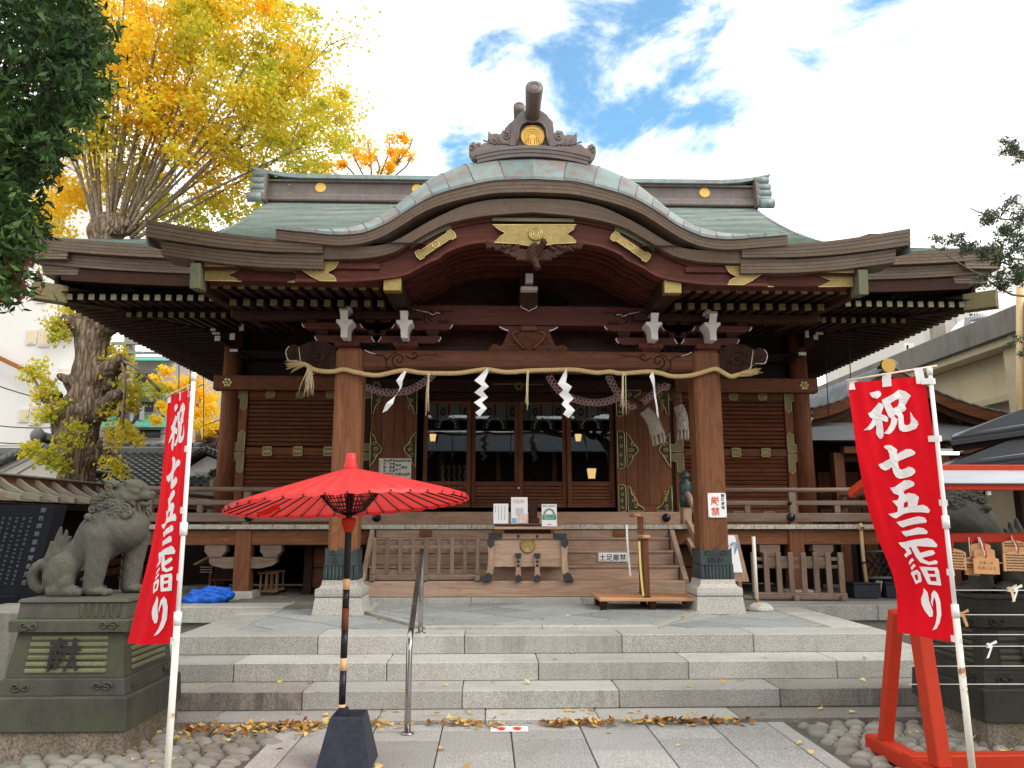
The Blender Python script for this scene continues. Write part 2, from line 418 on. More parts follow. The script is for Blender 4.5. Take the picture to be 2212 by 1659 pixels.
def stone(name, base, speck=.35, stain=(.05, .05, .045), sfac=.5, streak=0., moss=None, mfac=0., rough=.85, sp=110.):
    s = NT(name); co = s.coord(); a = s.noise(co, sp, 2, .6); b = s.noise(co, 1.7, 6, .65); d = s.noise(co, sp * .36, 3, .6)
    c = s.ramp(a, [(.36, mul(base, 1 - speck)), (.5, base), (.64, mul(base, 1 + speck * .8))])
    c = s.mix(s.mr(d, .55, .75, 0, .3), c, mul(base, .6))
    c = s.mix(s.mr(b, .48, .78, 0, sfac), c, stain)
    oi = s.n('ShaderNodeObjectInfo').outputs['Random']
    c = s.n('ShaderNodeVectorMath', {0: c, 1: s.mr(oi, 0, 1, .80, 1.14)}, operation='MULTIPLY').outputs[0]
    if streak:
        st = s.noise(s.coord((7, 7, .8)), 1.5, 6, .7); big = s.noise(s.coord((.5, .5, .7)), 1.3, 3)
        nz_ = s.n('ShaderNodeSeparateXYZ', {0: s.n('ShaderNodeNewGeometry').outputs['Normal']}).outputs[2]
        vert = s.mr(s.n('ShaderNodeMath', {0: nz_}, operation='ABSOLUTE').outputs[0], .2, .6, 1, 0)
        f = s.n('ShaderNodeMath', {0: s.mr(st, .42, .7, 0, 1), 1: s.mr(big, .40, .62, 0, streak)}, operation='MULTIPLY').outputs[0]
        f = s.n('ShaderNodeMath', {0: f, 1: vert}, operation='MULTIPLY').outputs[0]
        c = s.mix(f, c, stain)
    if moss:
        mm_ = s.noise(s.coord((1.6, 1.6, 1.1)), 1.7, 6, .7)
        c = s.mix(s.mr(mm_, .42, .68, 0, mfac), c, moss)
    s.fin(c, rough, 0, .3); s.bump(s.n('ShaderNodeMath', {0: a, 1: d}, operation='ADD').outputs[0], .35, .006)
    M[name] = s.m
    if name == 'blackstone': s.b.inputs['Specular IOR Level'].default_value = .06
    return s.m
stone('granite', (.43, .425, .39), .34, (.15, .15, .13), .45, streak=.6)
stone('granite_dark', (.27, .25, .22), .4, (.055, .045, .04), .8, streak=1.0)
stone('slab', (.385, .385, .365), .42, (.20, .19, .17), .4)
stone('tile', (.33, .345, .335), .22, (.20, .21, .20), .5)
stone('plinth', (.45, .43, .39), .4, (.2, .19, .17), .4)
stone('cobble', (.27, .255, .22), .35, (.11, .105, .09), .6)
stone('mortar', (.10, .093, .08), .3, (.05, .048, .04), .6)
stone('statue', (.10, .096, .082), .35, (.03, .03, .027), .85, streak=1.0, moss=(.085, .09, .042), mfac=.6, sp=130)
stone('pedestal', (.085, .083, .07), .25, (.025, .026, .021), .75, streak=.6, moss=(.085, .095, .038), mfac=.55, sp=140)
stone('pedestal_rough', (.19, .155, .125), .45, (.05, .05, .03), .75, streak=.5, moss=(.05, .065, .02), mfac=.6, sp=60)
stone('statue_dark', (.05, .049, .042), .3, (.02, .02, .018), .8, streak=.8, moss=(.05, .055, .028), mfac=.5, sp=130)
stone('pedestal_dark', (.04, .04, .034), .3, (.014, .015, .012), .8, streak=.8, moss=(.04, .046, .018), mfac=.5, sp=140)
stone('blackstone', (.012, .013, .017), .2, (.007, .007, .008), .4, rough=.7)
stone('mossrib', (.17, .175, .10), .25, (.06, .065, .03), .6, moss=(.13, .16, .05), mfac=.6, sp=120)
stone('paleplaster', (.62, .60, .55), .06, (.5, .48, .43), .4)
stone('whitewall', (.82, .81, .78), .03, (.72, .71, .68), .3)
stone('cream', (.66, .56, .37), .06, (.40, .34, .22), .5)
stone('concrete', (.24, .225, .195), .2, (.11, .10, .09), .6, streak=1.)
stone('pinkwall', (.56, .47, .44), .05, (.48, .41, .38), .4)
stone('ground', (.18, .17, .15), .3, (.1, .1, .09), .5)

def copper(name, green, brown, lo, hi, axis=(1, 1, 1), brick=None, metal=.15):
    s = NT(name); co = s.coord(axis); a = s.noise(co, 2.4, 7, .65, .3); b = s.noise(s.coord((6, 6, .8)), 1.6, 5, .6)
    f = s.n('ShaderNodeMath', {0: a, 1: s.mr(b, .3, .7, -.14, .14)}, operation='ADD').outputs[0]
    c = s.mix(s.mr(f, lo, hi, 0, 1), green, brown)
    oi = s.n('ShaderNodeObjectInfo').outputs['Random']
    c = s.n('ShaderNodeVectorMath', {0: c, 1: s.mr(oi, 0, 1, .86, 1.14)}, operation='MULTIPLY').outputs[0]
    if brick:
        sx = s.n('ShaderNodeSeparateXYZ', {0: s.coord((1, 1, 1))}); cv = s.n('ShaderNodeCombineXYZ', {0: sx.outputs[0], 1: 2.0})
        bt = s.n('ShaderNodeTexBrick', {'Vector': cv.outputs[0], 'Color1': (1, 1, 1, 1), 'Color2': (.86, .87, .88, 1), 'Mortar': (.62, .62, .62, 1), 'Scale': 1.0, 'Mortar Size': .006, 'Brick Width': brick, 'Row Height': 4.})
        c = s.mix(1.0, c, bt.outputs[0], 'MULTIPLY')
    s.fin(c, s.mr(a, .3, .7, .42, .62), metal, .5); s.bump(a, .1, .01); M[name] = s.m
copper('verdigris', (.165, .25, .25), (.19, .15, .135), .38, .66, (1, 1, 1))
copper('roofcopper', (.37, .45, .41), (.35, .365, .335), .42, .72, (1, 1, 1), brick=.34)
copper('browncopper', (.155, .12, .088), (.14, .09, .058), .30, .62, (.6, .6, .6), brick=.62, metal=.1)
copper('ridgecopper', (.17, .155, .145), (.15, .11, .10), .30, .62, (1, 1, 1), metal=.1)
copper('ridgecap', (.20, .27, .27), (.17, .165, .155), .45, .7, (1, 1, 1))
copper('bronze', (.045, .068, .068), (.028, .035, .038), .40, .65, (2, 2, 2), metal=.25)

def goldmat(name, base, dark, metal=.55, rough=.42, sc=14.):
    s = NT(name); co = s.coord((1, 1, 1)); v = s.noise(co, sc * 2.2, 3, .6, 1.6); w_ = s.n('ShaderNodeMath', {0: s.n('ShaderNodeMath', {0: v, 1: 26.}, operation='MULTIPLY').outputs[0]}, operation='SINE').outputs[0]
    n2 = s.noise(co, 6, 4)
    c = s.mix(s.mr(w_, .2, .9, 0, .55), base, dark); c = s.mix(s.mr(n2, .5, .8, 0, .5), c, dark)
    s.fin(c, rough, metal, .5); s.bump(w_, .25, .003); M[name] = s.m
goldmat('gold', (.34, .255, .085), (.12, .085, .03))
goldmat('gold_dim', (.20, .165, .07), (.09, .07, .03), metal=.15, rough=.6)
goldmat('gold_green', (.155, .16, .095), (.08, .08, .045), metal=.05, rough=.65)
goldmat('fitting_dark', (.05, .04, .018), (.02, .016, .01), metal=.5)
plain('gold_line', (.62, .50, .22), .38, .55, .1, 8, 0)
plain('gold_bright', (.72, .44, .10), .4, .35, .06, 8, 0)
plain('gold_groove', (.36, .20, .04), .5, .3, .06, 8, 0)
plain('engrave', (.15, .15, .155), .8, 0, .1, 9, 0)
plain('plaque_paint', (.72, .69, .60), .7, 0, .06, 9, .03)
plain('iron', (.045, .047, .052), .5, .3, .2, 12)
plain('black_metal', (.012, .012, .014), .35, .2, .2, 12, .02)
plain('chrome', (.42, .41, .40), .22, .95, .05, 6, 0)
plain('white_paint', (.66, .64, .60), .7, 0, .15, 7, .1)
plain('worn_white', (.46, .43, .36), .8, 0, .5, 22, .2)
plain('white_plastic', (.78, .78, .77), .35, 0, .03, 5, 0)
plain('paper', (.83, .83, .84), .8, 0, .02, 5, .02)
plain('paper_grey', (.55, .55, .54), .8, 0, .05, 5, 0)
plain('ink', (.012, .012, .012), .7, 0, 0, 5, 0)
plain('ink_grey', (.10, .10, .11), .7, 0, 0, 5, 0)
plain('red_ink', (.66, .055, .03), .6, 0, .15, 20, 0)
plain('green_print', (.03, .25, .12), .5, 0, 0, 5, 0)
plain('yellow_print', (.62, .50, .16), .6, 0, 0, 5, 0)
plain('blue_print', (.22, .40, .66), .6, 0, 0, 5, 0)
plain('pink_print', (.75, .55, .50), .7, 0, .2, 30, 0)
plain('straw', (.58, .42, .20), .75, 0, .25, 60, .3)
plain('straw_pale', (.68, .56, .36), .75, 0, .15, 40, .2)
plain('cotton', (.40, .36, .29), .85, 0, .2, 60, .3)
plain('rope_white', (.42, .38, .37), .8, 0, .12, 40, .2)
plain('rope_red', (.36, .05, .05), .8, 0, .15, 40, .2)
plain('tarp', (.005, .12, .62), .38, 0, .18, 6, .06)

plain('vermilion_roof', (.34, .365, .40), .45, .1, .15, 5, .03)
plain('ema', (.60, .32, .14), .6, 0, .12, 14, .1)
plain('bamboo', (.55, .40, .20), .5, 0, .15, 9, .05)
plain('wrap', (.66, .43, .22), .6, 0, .1, 40, .15)
plain('rust', (.30, .10, .03), .8, 0, .3, 20, .2)
plain('glassdark', (.01, .012, .014), .06, 0, 0, 5, 0, .6)
plain('window_frame', (.30, .31, .31), .4, .4, .05, 6, 0)
plain('curtain_cloth', (.82, .80, .74), .85, 0, .05, 8, .05)
plain('teal_awning', (.16, .52, .44), .6, 0, .08, 7, 0)
plain('greymetal', (.20, .215, .23), .4, .5, .12, 5, .03)
plain('ac_white', (.62, .62, .60), .5, 0, .05, 5, 0)
plain('darkroof', (.03, .032, .036), .75, 0, .25, 3, .05, .12)
plain('rooftile', (.085, .09, .095), .42, .1, .3, 9, .1)
plain('roofridge', (.14, .145, .15), .45, .1, .2, 9, .1)
plain('wire', (.02, .02, .022), .6, 0, 0, 5, 0)
plain('roofsheet', (.13, .105, .075), .7, 0, .25, 7, .1)
plain('rooflet', (.30, .265, .20), .6, 0, .25, 7, .1)
plain('navy', (.016, .02, .035), .5, 0, .5, 24, .1)
plain('bark_shadow', (.10, .075, .055), .9, 0, .3, 9, .2)

def rusty_white():
    s = NT('rusty_white'); co = s.coord(); a = s.noise(co, 9, 6, .7); b = s.noise(s.coord((3, 3, .8)), 3, 4, .6)
    c = s.mix(s.mr(a, .60, .68, 0, 1), (.72, .69, .61), (.27, .10, .03)); c = s.mix(s.mr(b, .52, .75, 0, .4), c, (.55, .42, .26))
    s.fin(c, .55, 0, .4); M['rusty_white'] = s.m
rusty_white()
def worn_paint():
    s = NT('vermilion'); co = s.coord(); a = s.noise(co, 11, 7, .7); b = s.noise(s.coord((1, 1, 1)), 2.2, 5, .6); g = s.noise(s.coord((30, 30, 2.5)), 1.2, 4)
    c = s.mix(s.mr(b, .35, .7, 0, .5), (.46, .034, .010), (.36, .028, .011)); c = s.mix(s.mr(g, .45, .7, 0, .22), c, (.28, .022, .009)); c = s.mix(s.mr(a, .67, .71, 0, .8), c, (.50, .28, .18))
    s.fin(c, s.mr(a, .3, .7, .5, .7), 0, .25); s.bump(g, .2, .003); M['vermilion'] = s.m
worn_paint()
def bark():
    s = NT('bark'); wv = s.n('ShaderNodeTexNoise', {'Vector': s.coord((3, 3, 1.2), False), 'Scale': 1.6, 'Detail': 4}); wc = s.n('ShaderNodeVectorMath', {0: s.coord((9, 9, .75), False), 1: s.n('ShaderNodeVectorMath', {0: wv.outputs[1], 1: (1.3, 1.3, 1.3)}, operation='MULTIPLY').outputs[0]}, operation='ADD').outputs[0]
    v = s.n('ShaderNodeTexVoronoi', {'Vector': wc, 'Scale': 1.3, 'Randomness': 1.0}, feature='DISTANCE_TO_EDGE').outputs[0]
    a = s.noise(s.coord((9, 9, 1.6), False), 1.6, 7, .7, .9); c = s.ramp(a, [(.3, (.10, .072, .05)), (.5, (.27, .20, .14)), (.72, (.44, .34, .25))])
    c = s.mix(s.mr(v, 0, .18, .75, 0), c, (.05, .035, .025))
    s.fin(c, .9, 0, .2); s.bump(s.n('ShaderNodeMath', {0: a, 1: s.mr(v, 0, .3, 0, 1)}, operation='ADD').outputs[0], .9, .05); M['bark'] = s.m
    s = NT('branch_bark'); a = s.noise(s.coord((6, 6, 6), False), 2, 5, .6); s.fin(s.ramp(a, [(.3, (.13, .095, .065)), (.7, (.33, .26, .19))]), .9, 0, .2); M['branch_bark'] = s.m
bark()
def leaf(name, cols, trans=.5, rough=.55, spec=.3, hue=1.0):
    s = NT(name); ge = s.n('ShaderNodeNewGeometry'); r = ge.outputs['Random Per Island']
    co = s.n('ShaderNodeTexCoord').outputs['Object']; big = s.noise(co, .55 * hue, 4, .6)
    f = s.n('ShaderNodeMath', {0: s.mr(r, 0, 1, -.16, .16), 1: big}, operation='ADD').outputs[0]
    k = len(cols); c = s.ramp(f, [(.28 + .44 * i / (k - 1), cols[i]) for i in range(k)])
    s.fin(c, rough, 0, spec)
    tr = s.n('ShaderNodeBsdfTranslucent', {0: c}); mx = s.n('ShaderNodeMixShader', {0: trans, 1: s.b.outputs[0], 2: tr.outputs[0]}); s.l(mx.outputs[0], s.o.inputs[0]); M[name] = s.m
leaf('ginkgo', [(.66, .60, .04), (.86, .68, .04), (.94, .68, .03), (.95, .60, .025), (.92, .50, .02)], .55)
leaf('ginkgo_green', [(.34, .42, .04), (.55, .55, .05), (.78, .64, .05), (.84, .62, .04)], .55)
leaf('ginkgo_orange', [(.92, .62, .03), (.93, .54, .025), (.92, .44, .02)], .55)
leaf('evergreen', [(.010, .026, .008), (.022, .058, .013), (.045, .105, .024), (.09, .17, .04)], .25, .5, .25, 3.)
leaf('shrubleaf', [(.03, .05, .022), (.055, .075, .035), (.09, .11, .05)], .25, .45, .4, 3.)
leaf('redshrub', [(.12, .05, .03), (.22, .09, .04), (.16, .14, .06)], .3, .6, .3)
leaf('litter_yellow', [(.55, .35, .07), (.72, .50, .14), (.78, .60, .26)], .2)
leaf('litter_brown', [(.16, .06, .025), (.32, .13, .04), (.50, .26, .07)], .15)
def cloth(name, col, trans=.25, rough=.8, spec=.15):
    s = NT(name); a = s.noise(s.coord(), 5, 4); c = s.n('ShaderNodeVectorMath', {0: col, 1: s.mr(a, .3, .7, .94, 1.06)}, operation='MULTIPLY').outputs[0]
    s.fin(c, rough, 0, spec)
    tr = s.n('ShaderNodeBsdfTranslucent', {0: c}); mx = s.n('ShaderNodeMixShader', {0: trans, 1: s.b.outputs[0], 2: tr.outputs[0]}); s.l(mx.outputs[0], s.o.inputs[0]); M[name] = s.m
cloth('banner_red', (.72, .006, .016), .28); cloth('parasol_paper', (.82, .045, .045), .38, .42, .6); cloth('banner_white', (.80, .80, .80), .15)
def glass():
    s = NT('pane_glass'); s.fin((.02, .025, .028), .02, 0, .5)
    tr = s.n('ShaderNodeBsdfTransparent', {0: (.78, .82, .82, 1)}); gl = s.n('ShaderNodeBsdfGlossy', {0: (.9, .95, 1, 1), 1: .02}); fr = s.n('ShaderNodeFresnel', {0: 1.5})
    mx = s.n('ShaderNodeMixShader', {0: s.mr(fr.outputs[0], 0, 1, .05, 1), 1: tr.outputs[0], 2: gl.outputs[0]}); s.l(mx.outputs[0], s.o.inputs[0]); M['pane_glass'] = s.m
glass()
def emit(name, col, st):
    s = NT(name); e = s.n('ShaderNodeEmission', {0: (*col, 1), 1: st}); s.l(e.outputs[0], s.o.inputs[0]); M[name] = s.m
emit('lamp_glow', (1, .58, .22), 1.1); emit('tube_glow', (1, .97, .88), 3.5)

# ------------------------------------------------------------------ setting: ground, path, cobbles, steps, platform
gm = MB().grid([[(-150, -60, -.03), (150, -60, -.03)], [(-150, 240, -.03), (150, 240, -.03)]])
ground = tag(gm.build('ground', 'ground', loc=(0, 0, 0)), 'bare grey ground around the shrine precinct', kind='structure')

def clip(poly, a, b):
    """keep the part of poly left of the line a->b"""
    out = []; n = len(poly)
    def side(p): return (b[0] - a[0]) * (p[1] - a[1]) - (b[1] - a[1]) * (p[0] - a[0])
    for i in range(n):
        p, q = poly[i], poly[(i + 1) % n]; sp, sq = side(p), side(q)
        if sp >= 0: out.append(p)
        if sp * sq < 0:
            t = sp / (sp - sq); out.append((p[0] + t * (q[0] - p[0]), p[1] + t * (q[1] - p[1])))
    return out
def area(poly): return abs(sum(poly[i][0] * poly[(i + 1) % len(poly)][1] - poly[(i + 1) % len(poly)][0] * poly[i][1] for i in range(len(poly)))) / 2
def inset(poly, g):
    """move every edge of a convex ccw polygon inwards by g"""
    n = len(poly); r = list(poly); base = list(poly)
    for i in range(n):
        a, b = base[i], base[(i + 1) % n]; d = Vector((b[0] - a[0], b[1] - a[1]))
        if d.length < 1e-6: continue
        nn = Vector((-d.y, d.x)).normalized() * g
        r = clip(r, (a[0] + nn.x, a[1] + nn.y), (b[0] + nn.x, b[1] + nn.y))
        if len(r) < 3: return []
    return r
def piece(name, mat, parent, poly, z0, z1, gap=.004, ch=.004):
    p = inset(poly, gap)
    if len(p) < 3 or area(p) < .004: return None
    q = inset(p, ch); m = MB()
    if len(q) != len(p): return m.prism(p, z0, z1, 'z').build(name, mat, parent)
    n = len(p)
    vs = [(x, y, z0) for x, y in p] + [(x, y, z1 - ch) for x, y in p] + [(x, y, z1) for x, y in q]
    fs = [tuple(range(2 * n, 3 * n))]
    for i in range(n):
        j = (i + 1) % n; fs += [(i, j, n + j, n + i), (n + i, n + j, 2 * n + j, 2 * n + i)]
    m.add(vs, fs); return m.build(name, mat, parent)

# paved path leading to the steps
path = tag(MB().box(-2.36, 2.36, 1.6, 6.30, -.06, -.012).build('paved_path', 'mortar'), 'grey granite paved path leading to the steps', kind='structure')
jx = [atz(a, 1583, 0).x for a in (659, 806, 953, 1104, 1259, 1409, 1556, 1686)]
lo_, hi_ = atz(600, 1583, 0).x, atz(1727, 1583, 0).x
for c_ in range(7):
    off = 5.84 if c_ % 2 else 5.56
    ys = [6.28, 6.10] + [off - .74 * k for k in range(6)]
    for k in range(len(ys) - 1):
        if ys[k + 1] < 1.5: break
        piece('paving_slab', 'slab', path, [(jx[c_], ys[k + 1]), (jx[c_ + 1], ys[k + 1]), (jx[c_ + 1], ys[k]), (jx[c_], ys[k])], -.05, rng.uniform(-.002, .002), .005, .003)
for (a, b) in ((lo_, jx[0]), (jx[-1], hi_)):
    y = 6.28
    while y > 1.6:
        y2 = y - rng.uniform(1.1, 1.4); piece('edging_stone', 'slab', path, [(a, y2), (b, y2), (b, y), (a, y)], -.05, rng.uniform(-.001, .003), .005, .004); y = y2

# cobbles either side of the path
cobv = []
for k in range(6):
    n = 8; m = MB(); rr = [1 + rng.uniform(-.2, .2) for _ in range(n)]
    rows = []
    for (r, h) in ((1, -.5), (1.02, .0), (.86, .55), (.5, .9)):
        rows.append([(r * rr[i] * .5 * math.cos(2 * math.pi * i / n + .2), r * rr[i] * .5 * math.sin(2 * math.pi * i / n + .2), h + rng.uniform(-.06, .06)) for i in range(n)])
    m.grid(rows, True); m.f.append(tuple(3 * n + i for i in range(n))); me = m.mesh('cobble', True); me.materials.append(M['cobble']); cobv.append(me)
cob = tag(MB().box(-4.6, lo_, 3.0, 6.25, -.06, -.035).box(hi_, 4.6, 3.0, 6.25, -.06, -.0352).build('cobbled_verge', 'mortar'), 'cobbled verges of rounded stones beside the path', kind='structure')
for (xa, xb) in ((-3.55, lo_ - .02), (hi_ + .02, 3.55)):
    y = 6.16; r_ = 0
    while y > 4.35:
        x = xa + (r_ % 2) * .07 + rng.uniform(0, .04)
        while x < xb - .05:
            wd = rng.uniform(.11, .19)
            me = rng.choice(cobv)
            obj('cobblestone', me, None, cob, (x + wd / 2, y + rng.uniform(-.018, .018), -.018 + rng.uniform(-.008, .006)), (rng.uniform(-.08, .08), rng.uniform(-.08, .08), rng.uniform(-.3, .3) + (math.pi if rng.random() < .5 else 0)), (wd * .98, rng.uniform(.095, .125), .05))
            x += wd
        y -= .112; r_ += 1

# granite steps
PZ_ = 0.50
steps = tag(MB().box(-3.6, 3.6, 6.7, 9.9, -.05, .02).build('stone_steps', 'mortar'), 'broad flight of low granite steps up to the shrine', kind='structure')
levels = [  # front y, top z, bottom z, back y, half width, joints (photo x)
    (7.42, .50, .332, 7.86, 3.36, (687, 1003, 1343, 1627)),
    (6.99, .334, .178, 7.44, 3.72, (505, 835, 1163, 1487, 1808)),
    (6.61, .180, .034, 7.01, 4.05, (653, 998, 1337, 1685)),
    (6.29, .034, -.05, 6.63, 4.4, (453, 813, 1048, 1295, 1600)),
]
for i, (yf, zt, zb, yb, hw, js) in enumerate(levels):
    xs = [-hw] + [at(j, [1372, 1431, 1491, 1553][i], yf).x for j in js] + [hw]
    for k in range(len(xs) - 1):
        mat = 'granite'
        if i == 2 and (k == 0 or k >= len(xs) - 2): mat = 'granite_dark'
        if i == 3: mat = 'granite_dark' if k in (0, len(xs) - 2) else 'granite'
        m = MB().box(xs[k] + .003, xs[k + 1] - .003, yf + rng.uniform(-.003, .003), yb, zb + .002, zt + rng.uniform(-.002, .002), .007)
        m.build('step_stone', mat, steps)
for i, (yf, zt, zb, yb, hw, js) in enumerate(levels[:3]):       # side returns
    for s in (-1, 1):
        y = yb + .004
        while y < 9.7:
            y2 = min(y + 1.25, 9.74)
            x1 = s * hw; x0 = s * (hw - .42)
            MB().box(min(x0, x1), max(x0, x1), y + .003, y2 - .003, zb + .002, zt, .007).build('step_stone', 'granite', steps); y = y2

# platform with diagonal tiles, and the slightly raised porch floor
plat = tag(MB().box(-2.93, 2.93, 7.865, 9.74, .30, .46).build('stone_platform', 'mortar'), 'tiled stone platform under the porch', kind='structure')
def diamonds(name, region, z0, z1, size, ox, oy):
    n = int(6 / size)
    for i in range(-n, n):
        for j in range(-n, n):
            cx, cy = ox + (i - j) * size, oy + (i + j) * size
            p = [(cx, cy - size), (cx + size, cy), (cx, cy + size), (cx - size, cy)]
            for k in range(len(region)):
                p = clip(p, region[k], region[(k + 1) % len(region)])
                if len(p) < 3: break
            if len(p) >= 3: piece(name, 'tile', plat, p, z0, z1 + rng.uniform(-.002, .002), .016, .004)
diamonds('floor_tile', [(-2.94, 7.866), (2.94, 7.866), (2.94, 9.74), (-2.94, 9.74)], .46, .498, .41, .1, 8.9)
porch_poly = [(-1.10, 7.78), (1.19, 7.78), (1.93, 9.0), (1.93, 10.12), (-1.93, 10.12), (-1.93, 9.2)]
inner = inset(porch_poly, .10)
for k in range(6):
    a, b, c_, d_ = porch_poly[k], porch_poly[(k + 1) % 6], inner[(k + 1) % len(inner)] if len(inner) == 6 else porch_poly[(k + 1) % 6], inner[k] if len(inner) == 6 else porch_poly[k]
    if k == 3: continue
    L = math.dist(a, b); n = max(1, int(L / 1.1))
    for q in range(n):
        t0, t1 = q / n, (q + 1) / n
        lp = lambda u, v_, t: (u[0] + (v_[0] - u[0]) * t, u[1] + (v_[1] - u[1]) * t)
        piece('edging_stone', 'granite', plat, [lp(a, b, t0), lp(a, b, t1), lp(d_, c_, t1), lp(d_, c_, t0)], .47, .531, .003, .006)
diamonds('floor_tile', inset(porch_poly, .102), .49, .529, .40, 0.0, 8.75)
tag(MB().box(-1.9, 1.9, 9.5, 13, .3, .485).build('stone_platform_core', 'mortar', plat))
# kerb stone in front of the stair
for k in range(3):
    B('kerb_stone', 'granite', plat, -2.12 + 1.42 * k + .003, -2.12 + 1.42 * (k + 1) - .003, 10.12, 10.45, .50, .585, .006)
# terraces beside the platform
for s, nm in ((-1, 'left'), (1, 'right')):
    terr = tag(MB().box(min(s * 2.95, s * 9), max(s * 2.95, s * 9), 9.80, 20, -.04, .328).build('terrace_' + nm, 'concrete'), 'low stone terrace beside the platform, ' + ('under the blue tarpaulin' if s < 0 else 'under the slatted fence'), kind='structure')
    x = 2.95
    for k in range(5):
        x2 = x + rng.uniform(1.2, 1.6); B('terrace_slab', 'granite', terr, s * (x + .003), s * (x2 - .003), 9.745, 10.25, .332, .52, .008); x = x2
    p = [(s * 1.95, 9.745), (s * 2.945, 9.745), (s * 2.945, 10.25), (s * 1.95, 10.25)]; piece('paving_slab', 'concrete', terr, p if s > 0 else p[::-1], .30, .512, .006, .004)
    for i in range(6):
        for j in range(4):
            xa, xb = 1.95 + .62 * i, 1.95 + .62 * (i + 1); ya, yb = 10.25 + .7 * j, 10.25 + .7 * (j + 1)
            if j == 0 and xa < 2.2: continue
            p = [(s * xa, ya), (s * xb, ya), (s * xb, yb), (s * xa, yb)]
            if s < 0: p = p[::-1]
            piece('paving_slab', 'granite_dark' if rng.random() < .25 else 'concrete', terr, p, .30, .515 + rng.uniform(-.006, .004), .006, .004)

# ------------------------------------------------------------------ the shrine hall
hall = thing('shrine_hall', (0, 12.3, .5), 'large wooden shrine hall with curved copper gable roof and shaded porch', 'shrine')
YE = 10.3
def rz(s): return 5.26 + .42 * s + .032 * s * s
def rw(s): return max(6.85 - s, 5.12 + .10 * max(0, 1 - abs(s - 1.9) / 1.2))
def up_(x, s): return .16 * (min(abs(x), 6.85) / 6.85) ** 5 * max(0, 1 - s / 2.2)
# ---- main roof
NR = 48
rows = []
for i in range(25):
    s = 5.0 * i / 24; wv = rw(s)
    rows.append([(wv * (-1 + 2 * k / 24), YE + s, rz(s) + up_(wv * (-1 + 2 * k / 24), s) - .02) for k in range(25)])
m = MB().grid(rows)
back = [[(wv, 30.6 - y, z) for (wv, y, z) in r] for r in rows]
m.grid(back)
for sg in (-1, 1):      # hipped sides and gable ends
    r2 = []
    for i in range(9):
        s = 1.75 * i / 8
        r2.append([(sg * (6.85 - s), YE + s + (10.0 - 2 * s) * k / 12, rz(s) + up_(6.85, s) * abs(1 - k / 6) ** 5 - .02) for k in range(13)])
    m.grid(r2)
    m.add([(sg * 5.05, 12.0, 6.05), (sg * 5.05, 18.6, 6.05), (sg * 5.05, 15.3, 8.1)], [(0, 1, 2)])
main_roof = m.build('main_roof', 'roofcopper', hall, smooth=False)
for i in range(NR):
    s0, s1 = 5.0 * i / NR, 5.0 * (i + 1.12) / NR; s1 = min(s1, 5.0); w0, w1 = rw(s0), rw(s1); n = 20
    a = [(w0 * (-1 + 2 * k / n), YE + s0, rz(s0) + up_(w0 * (-1 + 2 * k / n), s0) + .022) for k in range(n + 1)]
    b = [(w1 * (-1 + 2 * k / n), YE + s1, rz(s1) + up_(w1 * (-1 + 2 * k / n), s1) + .002) for k in range(n + 1)]
    c = [(x, y + .020, z - .016) for x, y, z in a]
    MB().grid([c, a, b]).build('roof_course', 'roofcopper', main_roof)
def band(name, mat, parent, xs, zt, th, yf, depth, layers, dstep=.007, ease=None):
    """layered eave edge: strips following zt(x), each a little further back than the one above"""
    for k in range(layers):
        t0, t1 = th * k / layers, th * (k + 1) / layers - .004
        y = yf + dstep * k
        rr_ = [[], [], [], []]
        for x in xs:
            z = zt(x); thx = ease(x) if ease else 1.0
            rr_[0].append((x, y + depth, z - t0 * thx)); rr_[1].append((x, y, z - t0 * thx)); rr_[2].append((x, y + .006, z - t1 * thx)); rr_[3].append((x, y + depth, z - t1 * thx))
        mm = MB().grid(rr_)
        for e in (0, -1):
            mm.add([rr_[j][e] for j in range(4)], [(0, 1, 2, 3)])
        mm.build(name, mat, parent)
eave = B('eave_beam', 'black', hall, -6.3, 6.3, 10.75, 10.95, 4.62, 4.74)
